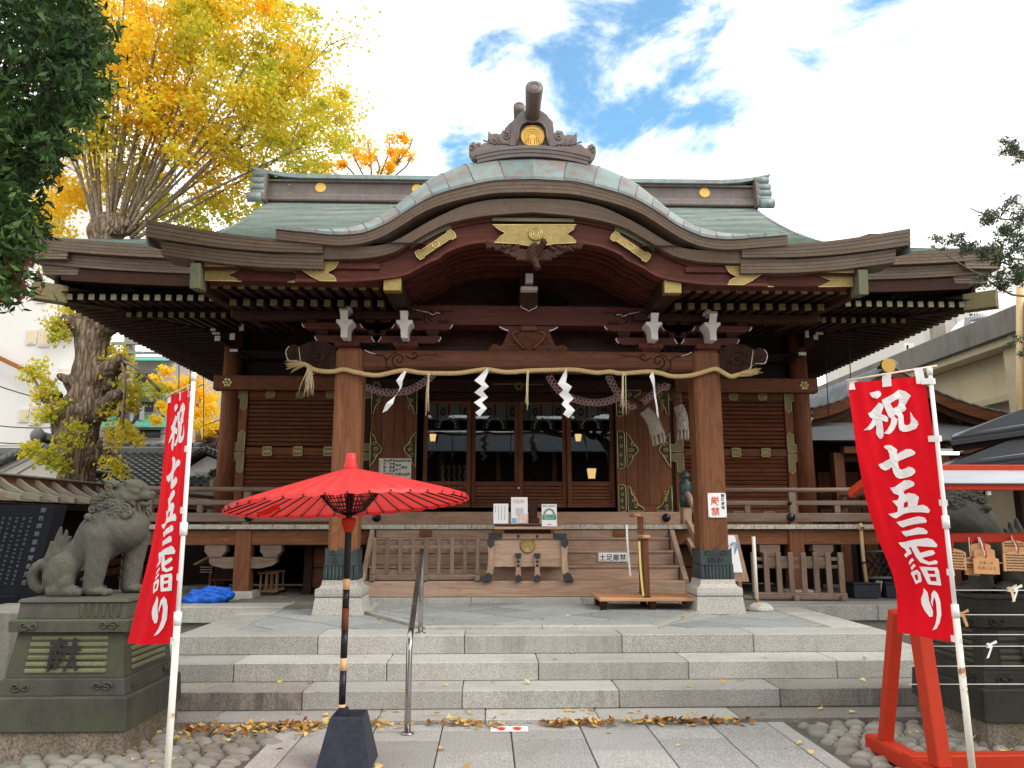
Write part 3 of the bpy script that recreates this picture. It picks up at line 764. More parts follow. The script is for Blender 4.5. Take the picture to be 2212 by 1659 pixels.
for sg in (-1, 1):
    xs = [sg * (2.6 + (6.88 - 2.6) * k / 14) for k in range(15)]
    band('eave_layer', 'browncopper', eave, xs, lambda x: rz(0) + up_(x, 0) + .01, .17, YE - .02, .5, 4)
    band('eave_layer', 'browncopper', eave, [x * .985 for x in xs], lambda x: rz(0) + up_(x, 0) - .165, .17, YE + .10, .5, 4)
    # fascia board, soffit, rafters of the main eaves
    zb = lambda x: rz(0) + up_(x, 0) * .8 - .33
    rr_ = [[], [], [], []]
    for x in [sg * (2.6 + 3.85 * k / 12) for k in range(13)]:
        z = zb(x); rr_[0].append((x, 10.6, z)); rr_[1].append((x, 10.46, z)); rr_[2].append((x, 10.47, z - .17)); rr_[3].append((x, 10.6, z - .17))
    MB().grid(rr_).build('eave_board', 'dark', eave)
    # side eaves running back
    for k in range(4):
        B('eave_layer', 'browncopper', eave, sg * (6.30 + .01 * k), sg * (6.87 - .012 * k), 10.32, 20.3, 5.27 - .0425 * (k + 1) + .004, 5.27 - .0425 * k, .004)
        B('eave_layer', 'browncopper', eave, sg * (6.20 + .01 * k), sg * (6.74 - .012 * k), 10.46, 20.3, 5.09 - .0425 * (k + 1) + .004, 5.09 - .0425 * k, .004)
    B('eave_board', 'dark', eave, sg * 6.55, sg * 6.62, 10.6, 20.2, 4.74, 4.92)
    n = 22
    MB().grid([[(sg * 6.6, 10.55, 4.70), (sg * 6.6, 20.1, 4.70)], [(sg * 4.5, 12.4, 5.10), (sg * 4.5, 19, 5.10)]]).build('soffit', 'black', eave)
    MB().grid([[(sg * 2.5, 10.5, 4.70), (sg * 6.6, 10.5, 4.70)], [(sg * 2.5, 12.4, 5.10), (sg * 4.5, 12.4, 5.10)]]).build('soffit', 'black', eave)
    for k in range(19):                     # front rafters, two tiers, with gilt end caps
        x = sg * (3.62 + .152 * k)
        r = bar('rafter', 'dark', hall, (x, 10.56, 4.635), (x, 12.2 if abs(x) < 4.6 else 10.56 + max(.2, (6.62 - abs(x)) * 1.0), 4.635 + .06 * (1.64 if abs(x) < 4.6 else max(.2, 6.62 - abs(x)))), .075, .085)
        MB().box(x - .040, x + .040, 10.545, 10.556, 4.59, 4.68, .004).build('rafter_cap', rng.choice(['gold_dim', 'gold_green', 'gold_green']), r)
        if abs(x) < 5.75:
            r = bar('rafter', 'dark', hall, (x, 11.05, 4.52), (x, 12.2 if abs(x) < 4.6 else 11.05 + max(.15, 5.9 - abs(x)), 4.60), .07, .08)
            MB().box(x - .036, x + .036, 11.036, 11.046, 4.48, 4.56, .004).build('rafter_cap', 'gold_dim', r)
    for k in range(54):                     # side rafters
        y = 10.75 + .17 * k
        xin = 4.5 if y > 12.4 else 6.62 - (y - 10.56)
        if y < 19.6: bar('rafter', 'dark', hall, (sg * 6.62, y, 4.64), (sg * min(xin, 6.3), y, 4.64 + .05 * (6.62 - xin)), .075, .085)
        if y > 11.4 and y < 19.2: bar('rafter', 'dark', hall, (sg * 6.05, y, 4.53), (sg * min(5.7, max(4.5, 6.05 - (y - 11.1))), y, 4.60), .07, .08)
    B('eave_beam', 'dark', hall, sg * 4.62, sg * 4.80, 12.0, 19.3, 4.36, 4.55); B('eave_beam', 'dark', hall, sg * 5.95, sg * 6.05, 11.2, 19.2, 4.57, 4.63)
    B('eave_beam', 'dark', hall, sg * 2.5, sg * 6.0, 11.16, 11.26, 4.57, 4.63)
    # hip rafter with gilt end
    hp = bar('hip_rafter', 'dark', hall, (sg * 6.74, 10.36, 4.66), (sg * 4.6, 12.5, 4.80), .17, .22)
    a = Vector((sg * 6.74, 10.36, 4.66)); d = Vector((-sg * 2.12, 2.06, .1)).normalized()
    bar('hip_cap', 'gold_dim', hp, a - d * .012, a + d * .40, .19, .245, .004)
# ---- main ridge
ridge = B('roof_ridge', 'ridgecopper', hall, -5.12, 5.12, 15.12, 15.5, 8.24, 8.52, .01)
B('ridge_band', 'ridgecopper', ridge, -5.2, 5.2, 15.02, 15.6, 8.06, 8.17, .02); B('ridge_band', 'ridgecopper', ridge, -5.16, 5.16, 15.07, 15.55, 8.175, 8.235, .01)
rr_ = []
for k in range(33):
    x = -5.42 + 10.84 * k / 32; u = max(0, abs(x) - 4.3) / 1.12; dz = .20 * u ** 2.2; hh = .17 * (1 - .55 * u ** 3)
    rr_.append([(x, 14.98, 8.53 + dz), (x, 14.98, 8.53 + dz + hh * .45), (x, 15.15, 8.53 + dz + hh), (x, 15.47, 8.53 + dz + hh), (x, 15.62, 8.53 + dz + hh * .4), (x, 15.62, 8.53 + dz)])
mm = MB().grid(rr_, True)
for e in (0, -1): mm.add(rr_[e], [tuple(range(6))])
mm.build('ridge_cap', 'ridgecap', ridge)
B('ridge_band', 'ridgecopper', ridge, -5.1, 5.1, 15.05, 15.57, 8.485, 8.528, .008)
for px in (692, 901, 1522):
    p = at(px, 408, 15.1); MB().lathe([(.001, 0), (.105, 0), (.115, -.012), (.10, -.02), (.001, -.02)], 20, (p.x, 15.12, 8.38), 'y', False).build('gold_crest', 'gold_bright', ridge)
for sg in (-1, 1):
    for k, (z, r, dx_) in enumerate(((8.60, .09, 0), (8.44, .085, .02), (8.29, .085, .02), (8.17, .055, .0), (8.05, .10, .05))):
        MB().tube([(sg * (5.08 + dx_), 15.0 - .03 * k, z), (sg * (5.36 + dx_), 15.0 - .03 * k, z)], r, 12).build('ridge_end_roll', 'ridgecap', ridge, True)
    MB().prism([(14.85, 8.0), (14.9, 8.5), (15.0, 8.66), (15.4, 8.66), (15.6, 8.2), (15.6, 8.0)], sg * 5.06, sg * 5.14, 'x').build('ridge_end_plate', 'ridgecopper', ridge)
# ---- porch roof (outer wings)
ozt = fcurve([(2.4, 4.535), (2.78, 4.55), (3.3, 4.60), (3.75, 4.67), (4.21, 4.755)])
proof = None
for sg in (-1, 1):
    rr_ = []
    for j in range(8):
        v = j / 7; row = []
        for k in range(13):
            x = 1.2 + 3.0 * k / 12; z0 = ozt(max(x, 2.4)); z1 = rz(.9) + .02
            row.append((sg * x, 8.02 + (11.2 - 8.02) * v, z0 + (z1 - z0) * (v * .75 + .25 * v * v)))
        rr_.append(row)
    under = [[(x, y, z - .28) for x, y, z in r] for r in rr_]
    m = MB().grid(rr_); m.grid([[r[-1] for r in rr_], [r[-1] for r in under]])
    pr = m.build('porch_roof', 'verdigris', hall)
    xs = [sg * (2.3 + (4.21 - 2.3) * k / 12) for k in range(13)]
    band('eave_layer', 'browncopper', pr, xs, lambda x: ozt(abs(x)) + .004, .135, 8.0, .35, 4, ease=lambda x: 1.0 + .25 * max(0, abs(x) - 2.6))
    xs = [sg * (2.3 + (4.06 - 2.3) * k / 12) for k in range(13)]
    band('eave_layer', 'browncopper', pr, xs, lambda x: ozt(abs(x)) - .14 - .03 * max(0, abs(x) - 2.6), .15, 8.07, .35, 4)
    # side return of the porch eaves
    for k in range(8):
        zz = 4.70 - .037 * k; wx = (4.17 if k < 4 else 4.03) - .008 * k
        bar('eave_layer', 'browncopper', pr, (sg * (wx - .2), 8.06 + .01 * k, zz), (sg * (wx - .2), 10.9, zz + .62), .4, .034, .003)
    # eave board with gilt plates
    xs_ = [sg * (1.7 + (3.62 - 1.7) * k / 8) for k in range(9)]
    rr_ = [[(x, 8.45, 4.33) for x in xs_], [(x, 8.24, 4.33) for x in xs_], [(x, 8.25, 4.145 + .02 * (abs(x) / 3.6) ** 3) for x in xs_], [(x, 8.45, 4.145) for x in xs_]]
    eb = MB().grid(rr_).build('eave_board', 'red', pr)
    B('eave_board', 'red', pr, sg * 1.7, sg * 3.72, 8.16, 8.3, 4.275, 4.345)
    def plate(nm, mat, poly, y, par, t=.006, edge='gold_line'):
        pl = MB().prism(poly, y - t, y, 'y').build(nm, mat, par)
        if edge: T('plate_rim', edge, pl, [(p[0], y - t, p[1]) for p in poly], .0045, 5, closed=True)
        return pl
    plate('gold_plate', 'gold', [(sg * 3.62, 4.15), (sg * 3.62, 4.285), (sg * 3.22, 4.285), (sg * 3.30, 4.25), (sg * 3.38, 4.215), (sg * 3.30, 4.18), (sg * 3.22, 4.145)], 8.238, eb)
    plate('gold_plate', 'gold', [(sg * 2.34, 4.27), (sg * 2.34, 4.14), (sg * 2.72, 4.14), (sg * 2.62, 4.17), (sg * 2.52, 4.20), (sg * 2.62, 4.24), (sg * 2.70, 4.27)], 8.238, eb)
    plate('gold_plate', 'gold_dim', [(sg * 3.60, 4.29), (sg * 3.60, 4.34), (sg * 3.25, 4.34), (sg * 3.33, 4.315), (sg * 3.25, 4.29)], 8.156, eb)
    plate('gold_plate', 'gold_dim', [(sg * 2.30, 4.285), (sg * 2.30, 4.335), (sg * 2.75, 4.335), (sg * 2.66, 4.31), (sg * 2.75, 4.285)], 8.156, eb)
    # side barge board running back, with gilt front end
    hb = bar('side_barge_board', 'dark', pr, (sg * 3.69, 8.14, 4.17), (sg * 3.64, 10.6, 4.36), .10, .27)
    bar('gold_end', 'gold_green', hb, (sg * 3.69, 8.125, 4.17), (sg * 3.687, 8.32, 4.186), .108, .282, .004)
    # porch soffit and rafters
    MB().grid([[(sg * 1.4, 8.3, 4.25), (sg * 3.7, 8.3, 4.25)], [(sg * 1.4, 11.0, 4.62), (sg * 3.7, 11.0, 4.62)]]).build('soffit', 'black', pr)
    for k in range(13):
        x = sg * (1.77 + .1512 * k)
        r = bar('rafter', 'dark', hall, (x, 8.41, 4.158), (x, 10.2, 4.34), .08, .09)
        MB().box(x - .041, x + .041, 8.396, 8.407, 4.112, 4.204, .004).build('rafter_cap', rng.choice(['gold', 'gold_green', 'gold_green', 'gold_dim']), r)
        if k < 12:
            x = sg * (1.766 + .157 * k)
            r = bar('rafter', 'dark', hall, (x, 8.81, 4.07), (x, 10.2, 4.25), .075, .082)
            MB().box(x - .039, x + .039, 8.796, 8.807, 4.03, 4.11, .004).build('rafter_cap', 'gold_dim', r)
    B('eave_purlin', 'dark', hall, sg * 1.3, sg * 3.62, 9.12, 9.30, 3.975, 4.07, .01)
    # beam carrying the gable, with gilt cap
    r = bar('gable_purlin', 'dark', hall, (sg * 1.56, 8.24, 4.115), (sg * 1.52, 9.9, 4.13), .19, .15)
    B('purlin_cap', 'gold', r, sg * 1.56 - .098, sg * 1.56 + .098, 8.19, 8.30, 4.04, 4.195, .006)
# ---- curved gable (karahafu)
ft = fcurve([(0, 5.29), (.39, 5.27), (.71, 5.205), (.98, 5.125), (1.18, 5.04), (1.42, 4.88), (1.57, 4.775), (1.73, 4.69), (1.88, 4.637), (2.11, 4.612), (2.42, 4.635), (2.80, 4.672)])
b2t = fcurve([(0, 5.07), (.39, 5.055), (.71, 4.995), (1.02, 4.86), (1.26, 4.72), (1.41, 4.62), (1.57, 4.535), (1.72, 4.495), (1.87, 4.485), (2.11, 4.487), (2.42, 4.51), (2.80, 4.54)])
b2b = fcurve([(0, 4.93), (.47, 4.89), (.95, 4.79), (1.18, 4.67), (1.37, 4.55), (1.53, 4.45), (1.65, 4.41), (1.89, 4.37), (2.28, 4.36), (2.70, 4.37)])
bbt = fcurve([(0, 4.96), (.47, 4.92), (.95, 4.82), (1.2, 4.70), (1.39, 4.58), (1.54, 4.49), (1.67, 4.44), (1.91, 4.38), (2.3, 4.36), (2.62, 4.36)])
bbb = fcurve([(0, 4.60), (.48, 4.605), (.71, 4.575), (.9, 4.51), (1.0, 4.455), (1.03, 4.42), (1.19, 4.34), (1.42, 4.21), (1.66, 4.165), (1.9, 4.14), (2.09, 4.13), (2.62, 4.125)])
roll = fcurve([(0, .41), (.4, .41), (.71, .42), (1.18, .37), (1.75, .26), (2.2, .17), (2.8, .08)])
NX = 56; XS = [-2.80 + 5.6 * k / NX for k in range(NX + 1)]
def kz(x, y):
    t = min(1, max(0, (y - 7.96) / .42)); return ft(abs(x)) + roll(abs(x)) * math.sin(t * math.pi / 2) - .012
ys_ = [7.96, 8.02, 8.1, 8.2, 8.3, 8.4, 9.0, 11.5]
gab = MB().grid([[(x, y, kz(x, y) + (.02 if y > 8.5 else 0)) for x in XS] for y in ys_]).build('gable_roof', 'verdigris', hall, smooth=True)
# copper sheets laid over the rolled edge
edges = [0.0]
us = [.33, .66, .93, 1.12, 1.30, 1.47, 1.64, 1.82, 2.0, 2.18, 2.36, 2.55, 2.80]
prev = 0.0
for sg in (-1, 1):
    prev = .0
    for i, u in enumerate(us):
        n = 5; lift = .004 + .003 * (i % 2); rr_ = []
        for j in range(7):
            y = 7.945 + .46 * j / 6; sk = .16 * (j / 6) * min(1, prev / .5 + .1) if prev > 0 else 0; sk2 = .16 * (j / 6) * min(1, u / .5) * (u < 2.7)
            xa, xb = prev + sk + (.004 if prev else 0), u + sk2
            row = []
            for k in range(n + 1):
                x = xa + (xb - xa) * k / n; row.append((sg * x, y, kz(x, y) + .016 + lift))
            rr_.append(row)
        lipf = [(x, y, z - .035) for x, y, z in rr_[0]]; lips = [(r[-1][0], r[-1][1], r[-1][2] - .014) for r in rr_]
        mm = MB().grid([lipf] + rr_); mm.grid([[r[-1] for r in rr_], lips]); cs = mm.build('copper_sheet', 'verdigris', gab, smooth=False); T('sheet_seam', 'ridgecopper', cs, [(r[-1][0], r[-1][1], r[-1][2] + .002) for r in rr_], .006, 5)
        prev = u
xs = XS
band('eave_layer', 'browncopper', gab, xs, lambda x: ft(abs(x)) - .005, .165, 7.955, .4, 4, ease=lambda x: 1 - .22 * min(1, abs(x) / 2.0) )
xs = [x * .965 for x in XS]
band('eave_layer', 'browncopper', gab, xs, lambda x: b2t(abs(x)) + .01, 1.0, 8.05, .3, 5, ease=lambda x: b2t(abs(x)) + .01 - b2b(abs(x)))
rr_ = [[], [], [], []]
for k in range(81):
    x = -2.62 + 5.24 * k / 80; t, b = bbt(abs(x)), bbb(abs(x))
    rr_[0].append((x, 8.34, t)); rr_[1].append((x, 8.19, t)); rr_[2].append((x, 8.20, b)); rr_[3].append((x, 8.34, b))
gboard = MB().grid(rr_).build('gable_board', 'red', hall)
rr_ = [[(p[0], 8.155, bbb(abs(p[0])) + .028) for p in rr_[0]], [(p[0], 8.155, bbb(abs(p[0])) - .004) for p in rr_[0]], [(p[0], 8.2, bbb(abs(p[0])) - .006) for p in rr_[0]]]
MB().grid(rr_).build('board_moulding', 'red', gboard)
rr_ = [[(x * .93, 8.165, bbt(abs(x * .93)) - .01) for x in XS], [(x * .93, 8.165, bbt(abs(x * .93)) - .07) for x in XS], [(x * .93, 8.2, bbt(abs(x * .93)) - .07) for x in XS]]
MB().grid(rr_).build('board_moulding', 'red', gboard)
# gilt plates on the gable board
def gp(pxs, y, mat='gold', par=None):
    poly = [(at(a, b, y).x, at(a, b, y).z) for a, b in pxs]
    pl = MB().prism(poly, y - .01, y, 'y').build('gold_plate', mat, par or gboard); T('plate_rim', 'gold_line', pl, [(p[0], y - .01, p[1]) for p in poly], .005, 5, closed=True); return pl
cp = gp([(1063, 486), (1245, 486), (1238, 497), (1224, 506), (1236, 514), (1247, 525), (1200, 527), (1158, 534), (1110, 527), (1066, 525), (1080, 512), (1092, 504), (1078, 497)], 8.15)
c_ = at(1157, 505, 8.13)
B('gold_inlay', 'gold_green', gboard, -.46, .46, 8.14, 8.16, 4.845, 4.885, .002)
MB().lathe([(.001, -.022), (.06, -.022), (.082, -.016), (.086, 0)], 24, (c_.x, 8.14, c_.z), 'y', False).build('gold_crest', 'gold', cp)
for r in (.03, .052, .072): T('crest_ring', 'gold_line', cp, [(c_.x + r * math.cos(a), 8.116, c_.z + r * math.sin(a)) for a in np.linspace(0, 6.28, 20)[:-1]], .004, 5, closed=True)
for sgx in (-1, 1):
    p0 = at(941, 529, 8.15); cx, cz = abs(p0.x), p0.z
    ang = math.atan2(.27, .40)
    loc = [(-sgx * -(cx - (u * math.cos(ang) - v * math.sin(ang))), cz + u * math.sin(ang) + v * math.cos(ang)) for (u, v) in ((-.25, 0), (-.24, .05), (-.19, .055), (-.17, .035), (.17, .045), (.19, .06), (.24, .055), (.25, .0), (.24, -.05), (.19, -.055), (.17, -.035), (-.17, -.045), (-.19, -.06), (-.24, -.055))]
    pl = MB().prism(loc, 8.14, 8.155, 'y').build('gold_plate', 'gold', gboard); T('plate_rim', 'gold_line', pl, [(a, 8.14, b) for a, b in loc], .005, 5, closed=True)
    T('flower_boss', 'gold_line', pl, [(sgx * cx + .04 * math.cos(a), 8.136, cz + .04 * math.sin(a)) for a in np.linspace(0, 6.28, 14)[:-1]], .006, 5, closed=True)
    # long inlay above and end plates
    xs2 = np.linspace(.92, 1.36, 10)
    rr_ = [[(sgx * x, 8.158, b2b(x) + .0) for x in xs2], [(sgx * x, 8.158, b2b(x) - .045) for x in xs2]]
    MB().grid(rr_).build('gold_inlay', 'gold_green', gboard)
    pp = [(sgx * 2.34, 4.13), (sgx * 2.16, 4.13), (sgx * 2.19, 4.18), (sgx * 2.27, 4.225), (sgx * 2.19, 4.27), (sgx * 2.14, 4.345), (sgx * 2.58, 4.345), (sgx * 2.54, 4.25), (sgx * 2.44, 4.18)]
    pl = MB().prism(pp, 8.145, 8.165, 'y').build('gold_plate', 'gold', gboard); T('plate_rim', 'gold_line', pl, [(a, 8.145, b) for a, b in pp], .005, 5, closed=True)
    for q in range(2):
        T('plate_scroll', 'gold_line', pl, [(sgx * a, 8.143, b) for a, b in spiral((2.36 + .1 * q, 4.26 + .03 * q), .05, 1.2, 2 + q, 1, 14)], .004, 5)
# curved ceiling ribs and boards inside the gable
for k in range(8):
    y = 8.36 + .15 * k; d = .012 * k
    rr_ = [[], [], [], []]
    for q in range(61):
        x = -1.56 + 3.12 * q / 60; z = bbb(abs(x)) + .03 - d * .5 + .02
        rr_[0].append((x, y + .07, z + .07)); rr_[1].append((x, y, z + .07)); rr_[2].append((x, y, z)); rr_[3].append((x, y + .07, z))
    MB().grid(rr_, False).grid([rr_[3], rr_[0]]).build('curved_rib', 'red', gboard)
MB().grid([[(x * .6, 8.25, bbb(abs(x * .6)) + .13) for x in XS], [(x * .6, 9.75, bbb(abs(x * .6)) + .05) for x in XS]]).build('ceiling_board', 'black', gboard)
MB().prism([(-1.7, 3.6), (1.7, 3.6), (1.7, 4.15), (1.2, 4.5), (.6, 4.75), (0, 4.8), (-.6, 4.75), (-1.2, 4.5), (-1.7, 4.15)], 9.62, 9.66, 'y').build('gable_wall', 'dark', gboard)
# ---- ridge ornament on the curved gable
def ornament(y, dz, full=True):
    par = hall
    base = None
    rr_ = []
    for k in range(3):
        xs = np.linspace(-.66 + .012 * k, .66 - .012 * k, 15)
        z = lambda x: 5.775 - .1 * (x / .66) ** 2 - .042 * k + dz
        r4 = [[(x, y + .34, z(x)) for x in xs], [(x, y - .04 + .012 * k, z(x)) for x in xs], [(x, y - .036 + .012 * k, z(x) - .038) for x in xs], [(x, y + .34, z(x) - .038) for x in xs]]
        mm = MB().grid(r4)
        for e in (0, -1): mm.add([r[e] for r in r4], [(0, 1, 2, 3)])
        o = mm.build('ridge_base', 'ridgecopper', par if base is None else base)
        if base is None: base = o
    poly = [(-.27, 5.78), (-.245, 5.95), (-.235, 6.08), (-.19, 6.13), (-.17, 6.165), (-.11, 6.21), (-.05, 6.225), (.05, 6.225), (.11, 6.21), (.17, 6.165), (.19, 6.13), (.235, 6.08), (.245, 5.95), (.27, 5.78)]
    hole = [(-.185, 5.785), (-.165, 5.90), (-.155, 5.99), (-.12, 6.05), (-.06, 6.08), (0, 6.07), (.06, 6.08), (.12, 6.05), (.155, 5.99), (.165, 5.90), (.185, 5.785)]
    body = MB().prism([(a, b + dz) for a, b in poly], y + .03, y + .2, 'y').build('demon_tile', 'ridgecopper', base)
    MB().prism([(a, b + dz) for a, b in poly], y - .02, y + .03, 'y', holes=[[(a, b + dz) for a, b in hole]]).build('tile_surround', 'ridgecopper', base)
    T('niche_rim', 'ridgecopper', base, [(a, y - .022, b + dz) for a, b in hole], .012, 6)
    MB().lathe([(.001, -.012), (.118, -.012), (.128, -.022), (.138, -.012), (.138, .04)], 28, (0, y + .0, 5.90 + dz), 'y', False).build('gold_crest', 'gold_bright', base)
    for r in (.05, .075, .10): T('crest_ring', 'gold_groove', base, [(r * math.cos(a), y - .013, 5.89 + dz + r * math.sin(a)) for a in np.linspace(-.7, math.pi + .7, 20)], .004, 5)
    for sg in (-1, 1):
        for q in range(3): T('crest_ring', 'gold_groove', base, [(sg * (.02 + .02 * q), y - .013, 5.88 + dz), (sg * (.025 + .028 * q), y - .013, 5.80 + dz)], .004, 5)
        # side scrolls
        sc = [(.25, 5.79), (.25, 5.95), (.285, 5.985), (.345, 5.975), (.37, 5.92), (.42, 5.935), (.475, 5.925), (.51, 5.965), (.515, 5.875), (.50, 5.815), (.56, 5.815), (.61, 5.765), (.645, 5.775), (.64, 5.80), (.685, 5.825), (.728, 5.785), (.73, 5.70), (.695, 5.64), (.655, 5.61), (.64, 5.68)]
        MB().prism([(sg * a, b + dz) for a, b in sc], y + .0, y + .12, 'y').build('cloud_scroll', 'ridgecopper', base)
        for (c, r, a0, tn) in (((.305, 5.90), .05, 1.2, 1.3), ((.685, 5.76), .04, -1.5, 1.0)):
            T('scroll_ridge', 'ridgecopper', base, [(sg * a, y - .004, b + dz) for a, b in spiral(c, r, tn, a0, 1, 16)], .011, 6)
        for q in range(4):
            T('scroll_ridge', 'ridgecopper', base, [(sg * a[0], y - .004, a[1] + dz) for a in spl([(.27 + .05 * q, 5.80), (.36 + .055 * q, 5.83), (.40 + .055 * q, 5.89 - .015 * q)], 8)], .010, 6)
    # tubular finial pointing forwards and up
    p0 = Vector((0, y + .1, 6.12 + dz)); p1 = Vector((0, y - .40, 6.29 + dz)); d = (p1 - p0).normalized()
    ft_ = MB().tube([p0, p0 + d * .3, p1 - d * .02, p1], .1, 20, True, [.085, .09, .10, .093]).build('finial_tube', 'ridgecopper', base, True)
    u = d.cross(Vector((1, 0, 0))).normalized() * -1
    if u.z < 0: u = -u
    ring = [p1 + d * .002 + Vector((1, 0, 0)) * .052 * math.cos(a) + u * (.06 * math.sin(a) - (.012 if abs(a - math.pi / 2) < .2 else 0)) for a in np.linspace(0, 2 * math.pi, 20)[:-1]]
    T('finial_rim', 'ridgecopper', ft_, ring, .006, 5, closed=True)
ornament(8.2, 0.0); ornament(12.3, 2.15)
bar('rear_ridge', 'ridgecopper', hall, (0, 8.6, 5.6), (0, 12.5, 7.75), .36, .3); B('rear_ridge', 'ridgecopper', hall, -.2, .2, 12.2, 15.2, 7.4, 7.9)

# ---- porch columns, bases and beams
def colbase(s):
    x = s * 2.17; y = 9.27
    c = B('porch_column', 'post', hall, x - .165, x + .165, y - .165, y + .165, .87, 3.60, .035)
    # bronze sleeve
    m = MB(); w_ = .183
    zig = lambda t: 1.25 - .055 * abs(math.sin(t * math.pi * 2)) ** .7
    for k, (dx, dy) in enumerate(((0, -1), (1, 0), (0, 1), (-1, 0))):
        px_, py_ = -dy, dx
        pts = []
        for q in range(17):
            t = q / 16; pts.append((x + dx * w_ + px_ * (t * 2 - 1) * w_, y + dy * w_ + py_ * (t * 2 - 1) * w_, zig(t)))
        m.grid([[(p[0], p[1], 1.04) for p in pts], pts])
    sl = m.build('bronze_sleeve', 'bronze', c)
    B('sleeve_band', 'bronze', c, x - .192, x + .192, y - .192, y + .192, 1.035, 1.055, .006)
    m = MB()
    for k in range(9):
        t = -.165 + .33 * k / 8
        for (ax, ay) in ((t, -1), (t, 1), (-1, t), (1, t)):
            if abs(ay) == 1: p = (x + ax, y + ay * .182)
            else: p = (x + ax * .182, y + ay)
            m.tube([(p[0], p[1], 1.035), (p[0], p[1], .93), (p[0], p[1], .885)], .02, 7, True, [.018, .022, .02])
    m.box(x - .178, x + .178, y - .178, y + .178, .875, 1.035); m.build('sleeve_fluting', 'bronze', c)
    for t in (-.09, .09):
        ring = [(x + t + .03 * math.cos(a) * (1.3 if math.sin(a) < 0 else 1), y - .186, 1.185 + .022 * math.sin(a)) for a in np.linspace(0, 6.28, 14)[:-1]]
        T('sleeve_eye', 'bronze', c, ring, .009, 6, closed=True)
    for q in range(2): T('sleeve_scroll', 'bronze', c, [(a[0], y - .186, a[1]) for a in spiral((x + (-.06 + .12 * q), 1.105), .045, 1.4, q * 3, 1 if q else -1, 16)], .006, 5)
    # stone plinth
    m = MB(); prof = [(.20, .878), (.205, .83), (.225, .80), (.262, .785), (.266, .735), (.262, .705), (.245, .69)]
    rows = [[(x + a * h, y + b * h, z) for (a, b) in ((-1, -1), (1, -1), (1, 1), (-1, 1))] for (h, z) in prof]
    m.grid(rows, True); m.f.append(tuple(range(4))); m.build('plinth_stone', 'plinth', c)
    m = MB(); m.grid([[(x + a * h, y + b * h, z) for (a, b) in ((-1, -1), (1, -1), (1, 1), (-1, 1))] for (h, z) in ((.262, .688), (.285, .50))], True); m.f.append((0, 1, 2, 3)); m.build('plinth_block', 'plinth', c)
for s in (-1, 1): colbase(s)
rr_ = [[], [], [], []]
for k in range(33):
    x = -2.0 + 4.0 * k / 32; u = 1 - (x / 2.0) ** 4; zb = 3.335 + .018 * u; zt = 3.575 + .012 * u
    rr_[0].append((x, 9.13, zt - .012)); rr_[1].append((x, 9.115, zt - .05)); rr_[2].append((x, 9.115, zb + .03)); rr_[3].append((x, 9.14, zb))
r0 = [[(x, 9.42, z) for x, y, z in rr_[0]], [(x, 9.15, z + .012) for x, y, z in rr_[0]]]
cbeam = MB().grid(r0 + rr_ + [[(x, 9.42, z) for x, y, z in rr_[3]]], False).build('tie_beam', 'beam', hall)
def scrolls(par, y, z, s, k=1.0):
    for pts, r in (([(1.98, .215), (1.86, .17), (1.78, .16), (1.73, .12), (1.72, .03), (1.66, -.03)], .007), (spiral((1.575, .11), .095, 1.35, -1.9, 1, 24), .007), ([(1.50, .16), (1.42, .12), (1.36, .14), (1.37, .19), (1.41, .19), (1.40, .165)], .006), ([(1.42, .12), (1.30, .17), (1.18, .17), (1.10, .185)], .005), ([(1.72, .1), (1.66, .17), (1.60, .205)], .006)):
        pts = [(s * (2.0 - (2.0 - a) * k), y, z + b * k) for a, b in pts]
        T('carved_scroll', 'black', par, [tuple(p) for p in spl(pts, 20)] if len(pts) < 12 else pts, r, 5)
for s in (-1, 1):
    scrolls(cbeam, 9.113, 3.35, s)
    T('white_edge', 'white_paint', cbeam, [tuple(p) for p in spl([(s * 1.99, 9.11, 3.575), (s * 1.93, 9.11, 3.545), (s * 1.86, 9.11, 3.525)], 8)], .006, 5)
m = MB()
for k in range(110):
    x = -1.95 + 3.9 * k / 109
    if abs(abs(x) - 1.5) < .15: continue
    m.tube([(x, 9.14, 3.58), (x + rng.uniform(-.004, .004), 9.13, 3.625)], .0022, 3)
tag(m.build('bird_spikes', 'iron', cbeam), kind='stuff')
# carved beam noses either side of the columns
nose = [(2.345, 3.625), (2.461, 3.679), (2.58, 3.698), (2.684, 3.677), (2.774, 3.629), (2.80, 3.629), (2.853, 3.656), (2.904, 3.628), (2.941, 3.567), (2.923, 3.487), (2.895, 3.453), (2.80, 3.455), (2.724, 3.407), (2.642, 3.327), (2.588, 3.288), (2.345, 3.282)]
def flower(m, c, r, y, n=7, k=0):
    for q in range(n):
        a = 2 * math.pi * q / n + k
        p = Vector((c[0] + r * .62 * math.cos(a), y, c[1] + r * .62 * math.sin(a)))
        rows = []
        for i in range(5):
            th = math.pi * (i / 4)
            rows.append([(p.x + r * .42 * math.sin(th) * math.cos(b), p.y - r * .30 * math.sin(th) * max(0, math.sin(b)) - .002, p.z + r * .42 * -math.cos(th) * 1.0) for b in np.linspace(0, math.pi, 6)])
        m.grid(rows)
    m.lathe([(.001, -r * .35), (r * .2, -r * .28), (r * .28, -.002)], 8, (c[0], y, c[1]), 'y', False)
